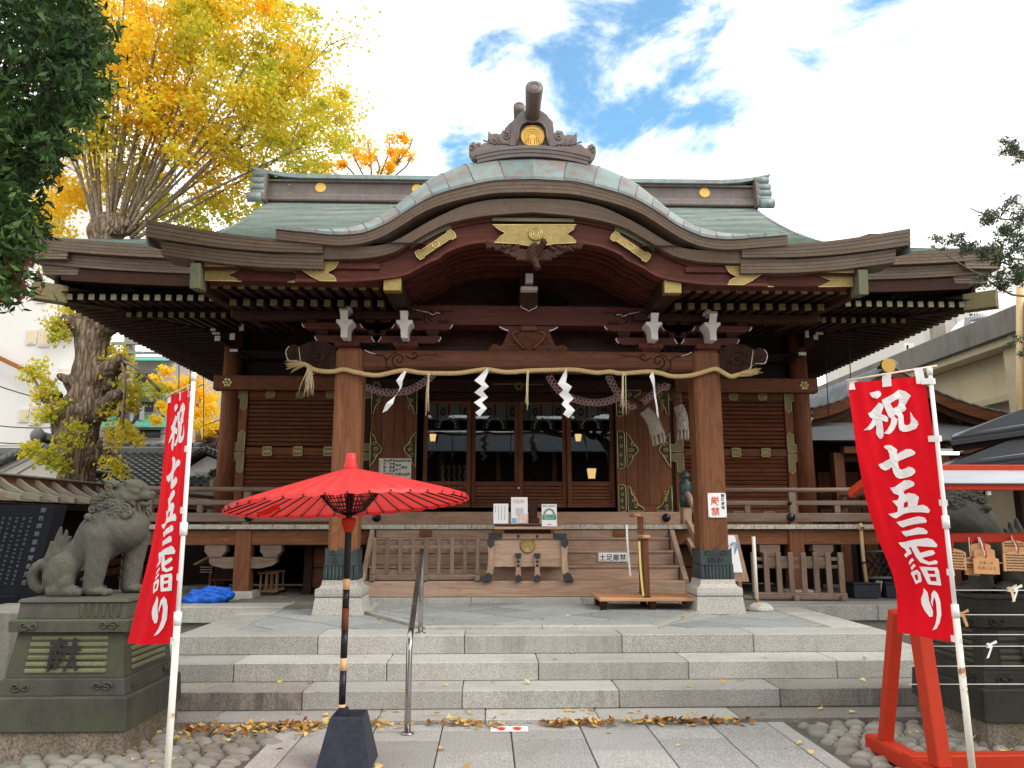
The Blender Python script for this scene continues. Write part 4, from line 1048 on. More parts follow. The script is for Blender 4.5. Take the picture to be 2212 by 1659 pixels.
for s in (-1, 1):
    ns = MB().prism([(s * a, b) for a, b in nose], 9.16, 9.34, 'y').build('beam_nose', 'dark', hall)
    T('white_edge', 'white_paint', ns, spl([(s * a, 9.17, b) for a, b in nose[7:15]], 28), .009, 6)
    m = MB(); r2 = random.Random(3)
    flower(m, (s * 2.55, 3.50), .085, 9.16, 8)
    for _ in range(26):
        for _t in range(30):
            cx, cz = r2.uniform(2.38, 2.92), r2.uniform(3.31, 3.67)
            dmin = min(math.hypot(cx - a, cz - b) for a, b in nose)
            inside = (abs(cx - 2.84) < .05 and abs(cz - 3.55) < .06) or (2.38 < cx < 2.72 and 3.31 + max(0, cx - 2.55) * .9 < cz < 3.66)
            if inside and dmin > .03 and math.hypot(cx - 2.55, cz - 3.5) > .09: break
        flower(m, (s * cx, cz), r2.uniform(.025, .048), 9.16, r2.choice([3, 4, 5]), r2.random() * 6)
    tag(m.build('flower_carving', 'dark', ns, True), kind='stuff')
# ---- upper beams and brackets
rr_ = [[], [], [], []]
for k in range(25):
    x = -1.45 + 2.9 * k / 24; u = 1 - (x / 1.45) ** 4; zb = 3.90 + .025 * u; zt = 4.155 + .012 * u
    rr_[0].append((x, 9.48, zt)); rr_[1].append((x, 9.20, zt)); rr_[2].append((x, 9.20, zb)); rr_[3].append((x, 9.48, zb))
ub = MB().grid(rr_ + [rr_[0]]).build('rainbow_beam', 'red', hall)
for s in (-1, 1):
    scrolls(ub, 9.197, 3.95, s * .72, .80)
    T('white_edge', 'white_paint', ub, [tuple(p) for p in spl([(s * 1.43, 9.197, 4.115), (s * 1.33, 9.197, 4.09), (s * 1.24, 9.197, 4.075), (s * 1.18, 9.197, 4.045), (s * 1.14, 9.197, 4.07), (s * 1.09, 9.197, 4.06)], 20)], .006, 5)
m = MB()
for k in range(60):
    x = -1.2 + 2.4 * k / 59
    if abs(x) > .5: m.tube([(x, 9.22, 4.16), (x, 9.21, 4.195)], .002, 3)
tag(m.build('bird_spikes', 'iron', ub), kind='stuff')
def arm(par, x0, hw, z0, z1, y0, y1, mat='dark'):
    n = 6; pts = [(x0 - hw, z1), (x0 + hw, z1), (x0 + hw, z1 - (z1 - z0) * .35)]
    pts += [(x0 + hw - .10 * k / n, z1 - (z1 - z0) * .35 - (z1 - z0) * .65 * math.sin(math.pi / 2 * k / n)) for k in range(1, n + 1)]
    pts += [(2 * x0 - a, b) for a, b in pts[:1:-1]]
    o = MB().prism(pts, y0, y1, 'y').build('bracket_arm', mat, par)
    for s in (-1, 1):
        e = [(x0 + s * hw, y0 - .002, z1 - .01), (x0 + s * hw, y0 - .002, z1 - (z1 - z0) * .35), (x0 + s * (hw - .03), y0 - .002, z0 + (z1 - z0) * .18)]
        T('white_edge', 'white_paint', o, e, .008, 5)
    return o
def block(par, x, z, w_, h, y, mat='dark'):
    m = MB(); rows = [[(x + a * q, y + b * q, zz) for a, b in ((-1, -1), (1, -1), (1, 1), (-1, 1))] for q, zz in ((w_ * .36, z), (w_ * .42, z + h * .25), (w_ * .5, z + h * .45), (w_ * .5, z + h))]
    m.grid(rows, True); m.f += [(0, 1, 2, 3), (12, 13, 14, 15)]; return m.build('bracket_block', mat, par)
for sgn in (-1, 1):
    for i, x in enumerate((sgn * 2.21, sgn * 1.50)):
        bk = block(hall, x, 3.59, .30, .10, 9.28, 'red'); bk.name = 'bracket'
        arm(bk, x, .40 if i == 0 else .42, 3.685, 3.775, 9.20, 9.34, 'red')
        for d in (-.32, 0, .32): block(bk, x + d, 3.775, .15, .075, 9.27, 'dark')
        arm(bk, x, .56, 3.85, 3.93, 9.18, 9.32, 'red')
        for d in (-.45, .45): block(bk, x + d, 3.93, .13, .05, 9.25)
        # white painted bracket ends facing the front
        tz_ = 3.0
        poly = [(-.096, 3.906), (.096, 3.906), (.096, 3.872), (.06, 3.845), (.042, 3.80), (.042, 3.685), (-.035, 3.69), (-.042, 3.80), (-.06, 3.845), (-.096, 3.872)]
        MB().prism([(x + a, b) for a, b in poly], 8.93, 9.2, 'y').build('bracket_nose', 'white_paint', bk)
        m = MB(); m.grid([[(x - .048, 8.86, 4.0), (x + .048, 8.86, 4.0)], [(x - .045, 8.90, 3.95), (x + .045, 8.90, 3.95)], [(x - .045, 8.925, 3.895), (x + .045, 8.925, 3.895)]])
        m.grid([[(x - .048, 9.1, 4.0), (x + .048, 9.1, 4.0)], [(x - .048, 8.86, 4.0), (x + .048, 8.86, 4.0)]]); m.build('bracket_nose', 'white_paint', bk)
        if i == 0: B('bracket_nose', 'white_paint', bk, x - .068, x + .068, 8.93, 9.1, 4.022, 4.07, .004)
# carved frog-leg strut over the beam and king post in the gable
fr_poly = [(-.50, 3.59), (-.47, 3.645), (-.40, 3.675), (-.34, 3.655), (-.31, 3.70), (-.27, 3.80), (-.25, 3.85), (-.33, 3.875), (-.37, 3.91), (.37, 3.91), (.33, 3.875), (.25, 3.85), (.27, 3.80), (.31, 3.70), (.34, 3.655), (.40, 3.675), (.47, 3.645), (.50, 3.59)]
fr = MB().prism(fr_poly, 9.2, 9.3, 'y').build('frog_leg_strut', 'red', hall)
m = MB(); r2 = random.Random(9)
for _ in range(46):
    cx, cz = r2.uniform(-.34, .34), r2.uniform(3.61, 3.84)
    if abs(cx) > .30 - (cz - 3.61) * .4: continue
    flower(m, (cx, cz), r2.uniform(.022, .045), 9.2, r2.choice([3, 4, 5]), r2.random() * 6)
for s in (-1, 1):
    flower(m, (s * .42, 3.63), .05, 9.2, 6)
    m.tube([tuple(p) for p in spl([(s * .05, 9.18, 3.62), (s * .14, 9.16, 3.70), (s * .20, 9.17, 3.80), (s * .13, 9.17, 3.84)], 12)], .018, 6)
tag(m.build('bird_carving', 'brown', fr, True), kind='stuff')
B('strut_block', 'brown', fr, -.10, .10, 9.15, 9.3, 3.845, 3.905)
for s in (-1, 1): T('white_edge', 'white_paint', fr, [(s * .25, 9.198, 3.85), (s * .31, 9.198, 3.872), (s * .36, 9.198, 3.90)], .010, 6)
kp = MB().prism([(-.10, 4.68), (.10, 4.68), (.11, 4.38), (.11, 4.17), (.09, 4.135), (.05, 4.125), (0, 4.095), (-.05, 4.125), (-.09, 4.135), (-.11, 4.17), (-.11, 4.38)], 9.16, 9.35, 'y').build('king_post', 'dark', hall)
T('white_edge', 'white_paint', kp, [(a, 9.158, b) for a, b in ((-.10, 4.16), (-.085, 4.13), (-.05, 4.12), (0, 4.09), (.05, 4.12), (.085, 4.13), (.10, 4.16))], .006, 5)
B('bracket_nose', 'white_paint', kp, -.046, .046, 8.98, 9.16, 4.41, 4.52, .004); B('bracket_nose', 'white_paint', kp, -.105, .105, 9.02, 9.16, 4.325, 4.37, .01)
m = MB(); r2 = random.Random(4)
for _ in range(40):
    cx = r2.uniform(.12, .5); cz = r2.uniform(4.17, 4.50 - .5 * max(0, cx - .2)); flower(m, (cx * r2.choice((-1, 1)), cz), r2.uniform(.03, .06), 9.5, 5, r2.random() * 6)
tag(m.build('cloud_carving', 'black', kp, True), kind='stuff')
# pendant: carved phoenix under the gable peak
PF = Field((-.56, 8.0, 4.28), (.56, 8.24, 4.66), 150)
def phoenix(c, e):
    e((0, 8.16, 4.50), (.075, .055, .10), (0, .3, 0))
    c((0, 8.15, 4.44), (.03, 8.10, 4.36), .045, .032, k=.03)
    e((.03, 8.09, 4.345), (.038, .04, .035), k=.015); c((.03, 8.06, 4.345), (.06, 8.03, 4.315), .015, .005, k=.01)
    for s in (-1, 1):
        for i in range(6):
            t = i / 5
            c((s * .05, 8.16, 4.50 - .012 * i), (s * (.47 - .06 * i), 8.17 - .012 * i, 4.585 - .032 * i), .026, .014, k=.012)
        for i in range(4):
            c((s * (.16 + .08 * i), 8.15, 4.56), (s * (.22 + .085 * i), 8.13, 4.52 + .02 * (i % 2)), .02, .018, k=.01)
        e((s * .47, 8.15, 4.58), (.045, .03, .03), k=.01)
    c((.02, 8.13, 4.44), (.10, 8.08, 4.58), .022, .035, k=.015)
phoenix(PF.cap, PF.ell); _X, _Y, _Z = PF.grid(); PF.D = PF.D + .005 * np.sin(_X * 130) * np.sin(_Z * 150)
pm_ = sdf_mesh(PF); pm_.transform(Matrix.Translation((0, 8.14, 4.62)) @ Matrix.Diagonal((1.08, 1, 1.22, 1)) @ Matrix.Translation((0, -8.16, -4.62)))
ph = obj('phoenix_carving', pm_, WOOD['dark']['x'], hall)
# white-painted bracket ends at the corner posts
for s, bits in ((-1, ((443, 676, 14, 10), (450, 696, 10, 11), (460, 712, 9, 5), (467, 720, 14, 4), (470, 731, 10, 9), (502, 727, 9, 12), (516, 682, 8, 16), (522, 705, 8, 16), (505, 757, 14, 5))), (1, ((1790, 686, 12, 9), (1782, 705, 8, 10), (1770, 720, 14, 5), (1762, 728, 8, 9), (1748, 700, 7, 14), (1743, 720, 7, 16), (1733, 764, 14, 6)))):
    for i, (px, py, w_, h_) in enumerate(bits):
        q = at(px, py, 11.75); sx, sz = w_ * 11.75 / FPX * .62, h_ * 11.75 / FPX * .62
        bk = bar('bracket_arm', 'dark', hall, (q.x, 11.76, q.z), (q.x * .985, 12.35, q.z), sx * 1.8, sz * 1.8, .004) if i % 2 == 0 else bk
        B('bracket_nose', 'white_paint', bk, q.x - sx, q.x + sx, 11.74, 11.757, q.z - sz, q.z + sz, .005)
# ---- hall front: posts, walls, doors
WY = 12.3
for s in (-1, 1):
    p = MB().tube([(s * 4.62, 12.32, 1.2), (s * 4.62, 12.32, 4.75)], .15, 16).build('corner_post', 'brown', hall, True)
    B('head_rail', 'brown', hall, s * 4.85, s * 2.52, 12.12, 12.30, 3.60, 3.83, .008)
    # nail-cover flower
    m = MB(); c0 = (s * 4.62, 3.715)
    for q in range(6):
        a = math.pi / 3 * q; m.lathe([(.001, -.012), (.025, -.012), (.03, 0)], 8, (c0[0] + .052 * math.cos(a), 12.115, c0[1] + .052 * math.sin(a)), 'y', False)
    m.lathe([(.001, -.03), (.02, -.022), (.032, 0)], 10, (c0[0], 12.115, c0[1]), 'y', False); m.build('flower_boss', 'gold_line', hall, True)
    # louvred wall
    wp = B('wall_panel', 'black', hall, s * 4.47, s * 2.50, 12.36, 12.40, 1.52, 3.60)
    for (a, b, c, d) in ((4.47, 4.33, 1.52, 3.598), (2.66, 2.50, 1.52, 3.598)): B('wall_stile', 'brown', wp, s * a, s * b, 12.26, 12.355, c, d)
    for (c, d) in ((3.50, 3.60), (2.58, 2.70), (1.75, 1.86)): B('wall_rail', 'slat', wp, s * 4.328, s * 2.662, 12.27, 12.355, c, d)
    z = 1.865
    while z < 3.49:
        if not (2.55 < z < 2.70):
            o = bar('wall_slat', 'slat', wp, (s * 4.326, 12.318, z + .03), (s * 2.664, 12.318, z + .03), .05, .05, .004, roll=(0, -.35, 1))
        z += .0665
    B('wall_board', 'slat', wp, s * 4.326, s * 2.664, 12.29, 12.355, 1.56, 1.748)
    fits = []
    def fit(px, z, w_, h, par, corner=0):
        poly = [(-.5, -.25), (-.5, .25), (-.38, .42), (-.5, .5), (.5, .5), (.38, .42), (.5, .25), (.5, -.25), (.38, -.42), (.5, -.5), (-.5, -.5), (-.38, -.42)]
        poly = [(px + a * w_, z + b * h) for a, b in poly]
        o = MB().prism(poly, 12.252, 12.262, 'y').build('gold_fitting', 'gold_dim', par); T('fitting_rim', 'gold_line', o, [(a, 12.252, b) for a, b in poly], .004, 5, closed=True)
    for x in (3.98, 3.50, 3.02):
        fit(s * x, 3.545, .14, .11, wp); fit(s * x, 2.675, .15, .062, wp); fit(s * x, 2.60, .15, .062, wp); fit(s * x, 1.66, .18, .075, wp)
    for (xa, xb) in ((4.40, -1), (2.58, 1)):
        for (z0, zs) in ((3.55, -1), (2.70, 1), (2.56, -1), (1.60, 1)):
            poly = [(xa + .06 * xb, z0 - .055 * zs), (xa + .06 * xb, z0 + .22 * zs), (xa + .02 * xb, z0 + .27 * zs), (xa - .045 * xb, z0 + .22 * zs), (xa - .045 * xb, z0 + .07 * zs), (xa - .2 * xb, z0 + .055 * zs), (xa - .26 * xb, z0), (xa - .2 * xb, z0 - .055 * zs)]
            poly = [(s * (2 * xa - a) if False else s * a, b) for a, b in poly]
            poly = [(s * xa - (p[0] - s * xa) * -1, p[1]) for p in poly]
            o = MB().prism(poly, 12.248, 12.258, 'y').build('gold_fitting', 'gold_dim', wp); T('fitting_rim', 'gold_line', o, [(a, 12.248, b) for a, b in poly], .004, 5, closed=True)
    B('inner_post', 'dark', hall, s * 2.50, s * 2.38, 12.28, 12.5, 1.5, 3.72)
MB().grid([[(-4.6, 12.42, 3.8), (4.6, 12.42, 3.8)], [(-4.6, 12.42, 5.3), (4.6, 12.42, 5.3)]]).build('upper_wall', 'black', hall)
B('lintel', 'dark', hall, -2.5, 2.5, 12.2, 12.40, 3.60, 3.80); B('lintel_beam', 'black', hall, -4.6, 4.6, 12.2, 12.40, 4.12, 4.26); B('upper_rail', 'dark', hall, -2.5, 2.5, 12.32, 12.42, 3.46, 3.598)
# flower bosses on a rod above the doors
T('gilt_rod', 'gold_dim', hall, [(-.42, 12.17, 3.72), (.38, 12.17, 3.72)], .012, 6)
for x in (-2.28, .0, 2.22):
    m = MB()
    for q in range(6):
        a = math.pi / 3 * q; m.lathe([(.001, -.012), (.024, -.012), (.028, 0)], 8, (x + .05 * math.cos(a), 12.18, 3.69 + .05 * math.sin(a)), 'y', False)
    m.build('flower_boss', 'gold_dim', hall, True)
# side walls of the hall and room behind the doors
for s in (-1, 1):
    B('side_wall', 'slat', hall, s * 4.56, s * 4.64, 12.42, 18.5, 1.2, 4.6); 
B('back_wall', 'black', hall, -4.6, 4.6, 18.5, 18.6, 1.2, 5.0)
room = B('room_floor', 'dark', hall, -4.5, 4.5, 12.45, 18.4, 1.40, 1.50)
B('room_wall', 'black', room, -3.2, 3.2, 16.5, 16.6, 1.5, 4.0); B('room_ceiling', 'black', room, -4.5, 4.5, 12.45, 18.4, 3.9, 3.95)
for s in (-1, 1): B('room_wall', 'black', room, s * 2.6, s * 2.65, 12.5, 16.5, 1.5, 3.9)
# open door leaves with gilt fittings
def leafdoor(x0, x1, nm):
    y = 12.19
    d = B('door_leaf', 'dark', hall, x0, x1, y, y + .05, 1.69, 3.64)
    n = 4; w_ = (x1 - x0) / n
    for k in range(n): B('door_board', 'door', d, x0 + w_ * k + .002, x0 + w_ * (k + 1) - .002, y - .02, y - .001, 1.80, 3.60, .003)
    B('door_rail', 'door', d, x0, x1, y - .028, y - .001, 1.69, 1.797); 
    def orn(poly, flowers=True):
        o = MB().prism(poly, y - .036, y - .022, 'y').build('gilt_fitting', 'fitting_dark', d)
        T('fitting_rim', 'gold_line', o, [(a, y - .037, b) for a, b in poly], .007, 5, closed=True)
        c = np.mean(np.array(poly), 0)
        for q in range(3):
            T('fitting_scroll', 'gold_line', o, [(a, y - .04, b) for a, b in spiral((c[0] + rng.uniform(-.03, .03), c[1] - .1 + .1 * q), .042, 1.1, rng.uniform(0, 6), rng.choice((-1, 1)), 12)], .0045, 5)
        m = MB(); flower(m, (c[0], c[1]), .035, y - .037, 7); m.build('gilt_flower', 'gold', o, True)
    for e, sg in ((x0, 1), (x1, -1)):
        e2 = e + sg * .012
        orn([(e2, 2.95), (e2, 2.38), (e2 + sg * .03, 2.42), (e2 + sg * .08, 2.50), (e2 + sg * .10, 2.56), (e2 + sg * .17, 2.63), (e2 + sg * .18, 2.665), (e2 + sg * .17, 2.70), (e2 + sg * .10, 2.77), (e2 + sg * .08, 2.83), (e2 + sg * .03, 2.91)])
        orn([(e2, 1.705), (e2, 2.10), (e2 + sg * .04, 2.08), (e2 + sg * .06, 1.98), (e2 + sg * .12, 1.90), (e2 + sg * .16, 1.80), (e2 + sg * .24, 1.75), (e2 + sg * .25, 1.705)])
        orn([(e2, 3.63), (e2, 3.22), (e2 + sg * .04, 3.24), (e2 + sg * .06, 3.34), (e2 + sg * .12, 3.42), (e2 + sg * .16, 3.53), (e2 + sg * .24, 3.58), (e2 + sg * .25, 3.63)])
    return d
leafdoor(-2.36, -1.62, 'l'); leafdoor(1.70, 2.42, 'r')
B('hinge_stile', 'door', hall, 1.55, 1.695, 12.17, 12.24, 1.69, 3.64)
for (a, b) in ((3.22, 3.63), (2.38, 2.95), (1.705, 2.10)):
    poly = [(1.565, a), (1.565, b), (1.60, b + .02), (1.665, b), (1.68, b - .03), (1.68, a + .03), (1.665, a), (1.60, a - .02)]
    o = MB().prism(poly, 12.155, 12.17, 'y').build('gilt_fitting', 'fitting_dark', hall); T('fitting_rim', 'gold_line', o, [(p, 12.154, q) for p, q in poly], .006, 5, closed=True)
    for q in range(4): T('fitting_scroll', 'gold_line', o, [(p, 12.152, t) for p, t in spiral((1.62, a + .06 + (b - a) * q / 4), .028, 1.2, q, 1 if q % 2 else -1, 12)], .0045, 5)
# four glazed sliding doors
for (xa, xb, dy) in ((-1.53, -.765, 0), (-.765, .0, .05), (.0, .77, .05), (.77, 1.535, 0)):
    y = 12.27 + dy
    d = B('sliding_door', 'brown', hall, xa + .003, xb - .003, y, y + .045, 1.76, 1.83)
    for (p, q) in ((xa + .003, xa + .07), (xb - .07, xb - .003)): B('door_stile', 'brown', d, p, q, y - .002, y + .043, 1.832, 3.46)
    B('door_rail', 'brown', d, xa + .072, xb - .072, y, y + .04, 3.415, 3.458); B('door_rail', 'brown', d, xa + .072, xb - .072, y, y + .04, 2.10, 2.17)
    for k in range(5): B('door_slat', 'brown', d, xa + .072, xb - .072, y + .008, y + .03, 1.835 + .0525 * k, 1.835 + .0525 * k + .045, .006)
    MB().box(xa + .07, xb - .07, y + .018, y + .024, 2.168, 3.417).build('glass_pane', 'pane_glass', d)
    # crest etched on the pane
    c = ((xa + xb) / 2, 3.05)
    for r in (.115, .15, .185): T('etched_crest', 'engrave', d, [(c[0] + r * math.cos(a), y + .014, c[1] + r * math.sin(a)) for a in np.linspace(-.25, math.pi + .25, 24)], .003, 4)
    m = MB()
    for q in range(9):
        a = -.1 + (math.pi + .2) * q / 8; m.box(-.012, .012, -.002, .002, -.02, .02, 0, Matrix.Translation((c[0] + .133 * math.cos(a), y + .014, c[1] + .133 * math.sin(a))) @ Matrix.Rotation(-a + .6, 4, 'Y'))
    m.build('etched_leaf', 'engrave', d)
for x in (-.035, .035): B('door_pull', 'iron', hall, x - .008, x + .008, 12.305, 12.318, 2.50, 2.62, .004)
# ---- veranda
ver = B('veranda_beam', 'post', hall, -5.55, 5.55, 10.98, 11.14, 1.22, 1.425, .008)
k = 0; x = -5.6
while x < 5.58:
    w_ = .305
    fb = B('floor_board', 'grey', ver, x + .002, x + w_ - .002, 10.90, 12.3, 1.435, 1.50, .004)
    B('painted_end', 'worn_white', fb, x + .003, x + w_ - .003, 10.889, 10.899, 1.437, 1.499, .002); x += w_
B('sill_beam', 'pale', hall, -2.5, 2.5, 12.05, 12.2, 1.50, 1.69, .008); B('sill_beam', 'brown', hall, -4.6, -2.505, 12.1, 12.25, 1.50, 1.56); B('sill_beam', 'brown', hall, 2.505, 4.6, 12.1, 12.25, 1.50, 1.56)
for x in (-2.2, 2.28):
    MB().lathe([(.001, -.05), (.03, -.05), (.04, -.03), (.06, -.03), (.066, 0)], 16, (x, 12.05, 1.60), 'y', False).build('door_stop', 'black_metal', hall, True)
for s in (-1, 1):
    for x in (3.87, 5.4):
        p = B('veranda_post', 'post', hall, s * x - .11, s * x + .11, 10.95, 11.17, .60, 1.22 if x > 5 else 1.43, .012)
        if x < 5:
            pl = [(-.46, 1.055), (-.46, .98), (-.40, .94), (-.25, .905), (.25, .905), (.40, .94), (.46, .98), (.46, 1.055)]
            MB().prism([(s * x + a, b) for a, b in pl], 10.99, 11.13, 'y').build('boat_bracket', 'weathered', p)
            for d in (-.38, .38):
                m = MB(); rows = [[(s * x + d + a * q, 11.06 + b * .09, z) for a, b in ((-1, -1), (1, -1), (1, 1), (-1, 1))] for q, z in ((.09, 1.06), (.11, 1.10), (.145, 1.13), (.145, 1.215))]
                m.grid(rows, True); m.f += [(0, 1, 2, 3), (12, 13, 14, 15)]; m.build('bracket_block', 'weathered', p)
        m = MB(); m.grid([[(s * x + a * q, 11.06 + b * q, z) for a, b in ((-1, -1), (1, -1), (1, 1), (-1, 1))] for q, z in ((.2, .505), (.19, .585), (.16, .605))], True); m.f.append((8, 9, 10, 11)); m.build('post_stone', 'plinth', p)
    # railing
    xs_, xe = s * 2.42, s * 5.6
    rl = T('top_rail', WOOD['weathered']['x'], hall, [(xs_, 10.99, 1.985), (s * 4.2, 10.99, 1.985), (xe, 10.99, 2.0)], .034, 10)
    B('mid_rail', 'weathered', rl, xs_, xe, 10.96, 11.02, 1.77, 1.835); B('bottom_rail', 'weathered', rl, xs_, xe, 10.93, 11.05, 1.535, 1.66, .01)
    for x in (2.62, 3.85, 5.2):
        B('rail_post', 'weathered', rl, s * x - .05, s * x + .05, 10.945, 11.035, 1.50, 1.95, .006)
    for x in (3.2, 4.5): B('rail_strut', 'weathered', rl, s * x - .04, s * x + .04, 10.965, 11.015, 1.66, 1.77)
    for x, z, r in ((3.80, 1.60, .06), (3.80, 1.80, .028)): MB().lathe([(.001, -.03), (r * .45, -.03), (r * .6, -.012), (r, -.012), (r, .0)], 16, (s * x, 10.925 if z < 1.7 else 10.94, z), 'y', False).build('rail_boss', 'black_metal', rl, True)
    B('side_floor_beam', 'pale', ver, s * 5.3, s * 5.45, 11.15, 18, 1.22, 1.42); B('side_floor', 'grey', ver, s * 4.6, s * 5.6, 12.31, 18, 1.44, 1.498)
    rl2 = T('side_rail', WOOD['weathered']['y'], hall, [(s * 5.56, 10.99, 1.985), (s * 5.56, 18, 1.985)], .034, 8); B('side_rail', 'weathered', hall, s * 5.53, s * 5.59, 11.05, 18, 1.77, 1.835); B('side_rail', 'weathered', hall, s * 5.51, s * 5.61, 11.05, 18, 1.535, 1.66)
    # boarded skirt below the veranda next to the stair
    sk = B('skirt_frame', 'dark', hall, s * 2.15, s * 3.15, 11.6, 11.66, .52, 1.2)
    for k in range(2):
        for j in range(2): B('skirt_board', 'door', sk, s * (2.32 + .4 * k), s * (2.70 + .4 * k), 11.57, 11.598, .60 + .29 * j, .87 + .29 * j)
    B('skirt_post', 'dark', sk, s * 3.03, s * 3.15, 11.5, 11.598, .52, 1.2); B('skirt_rail', 'dark', sk, s * 2.15, s * 3.0, 11.53, 11.598, 1.17, 1.24); B('skirt_rail', 'dark', sk, s * 2.15, s * 3.0, 11.53, 11.598, .53, .595)
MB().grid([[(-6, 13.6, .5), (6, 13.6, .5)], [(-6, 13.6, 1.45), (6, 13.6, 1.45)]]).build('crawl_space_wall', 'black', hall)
for x in (-4.62, -2.4, 2.4, 4.62): B('under_post', 'dark', hall, x - .12, x + .12, 12.2, 12.44, .5, 1.43)
# ---- wooden stair under the porch
st = B('stair_base', 'pale', hall, -2.06, 2.06, 10.15, 10.45, .587, .785, .012); tag(st, 'thick weathered bottom tread of the stair')
zs = [.785, .965, 1.15, 1.32]
for k in range(3):
    B('stair_riser', 'grey', st, -2.04, 2.04, 10.40 + .25 * k, 10.44 + .25 * k, zs[k] + .001, zs[k + 1] - .03, .003)
    B('stair_tread', 'grey', st, -2.05, 2.05, 10.38 + .25 * k, 10.70 + .25 * k, zs[k + 1] - .029, zs[k + 1], .006)
B('stair_riser', 'grey', st, -2.04, 2.04, 10.92, 10.96, 1.322, 1.43, .003)
for x in (-1.35, -.35, .35, 1.35): B('joist_end', 'post', st, x - .085, x + .085, 10.90, 10.919, 1.335, 1.428, .004)
for s in (-1, 1):
    # stair rails with bronze finials
    nw = None
    for (x, y, z0, z1) in ((2.33, 11.0, 1.5, 1.86), (2.36, 10.25, .6, 1.72)):
        p = B('newel_post', 'grey', hall, s * x - .06, s * x + .06, y - .06, y + .06, z0, z1 + .05, .008)
        prof = [(.085, z1 - .12), (.09, z1 + .02), (.082, z1 + .05), (.09, z1 + .06), (.088, z1 + .20), (.075, z1 + .24), (.05, z1 + .26), (.05, z1 + .285), (.075, z1 + .30), (.08, z1 + .33), (.06, z1 + .365), (.02, z1 + .395), (.001, z1 + .41)]
        MB().lathe(prof, 18, (s * x, y, 0)).build('bronze_finial', 'bronze', p, True)
    T('stair_rail', WOOD['grey']['y'], hall, [tuple(p) for p in spl([(s * 2.33, 10.98, 1.93), (s * 2.335, 10.85, 1.90), (s * 2.34, 10.6, 1.70), (s * 2.36, 10.25, 1.42)], 12)], .04, 10)
    for (za, zb) in ((1.55, 1.08), (1.28, .80)): bar('stair_rail', 'grey', hall, (s * 2.335, 10.98, za), (s * 2.36, 10.2, zb), .06, .09)
    MB().prism([(10.2, .59), (10.2, .80), (10.9, 1.43), (11.0, 1.43), (11.0, .59)], s * 2.06, s * 2.12, 'x').build('stair_stringer', 'grey', hall)
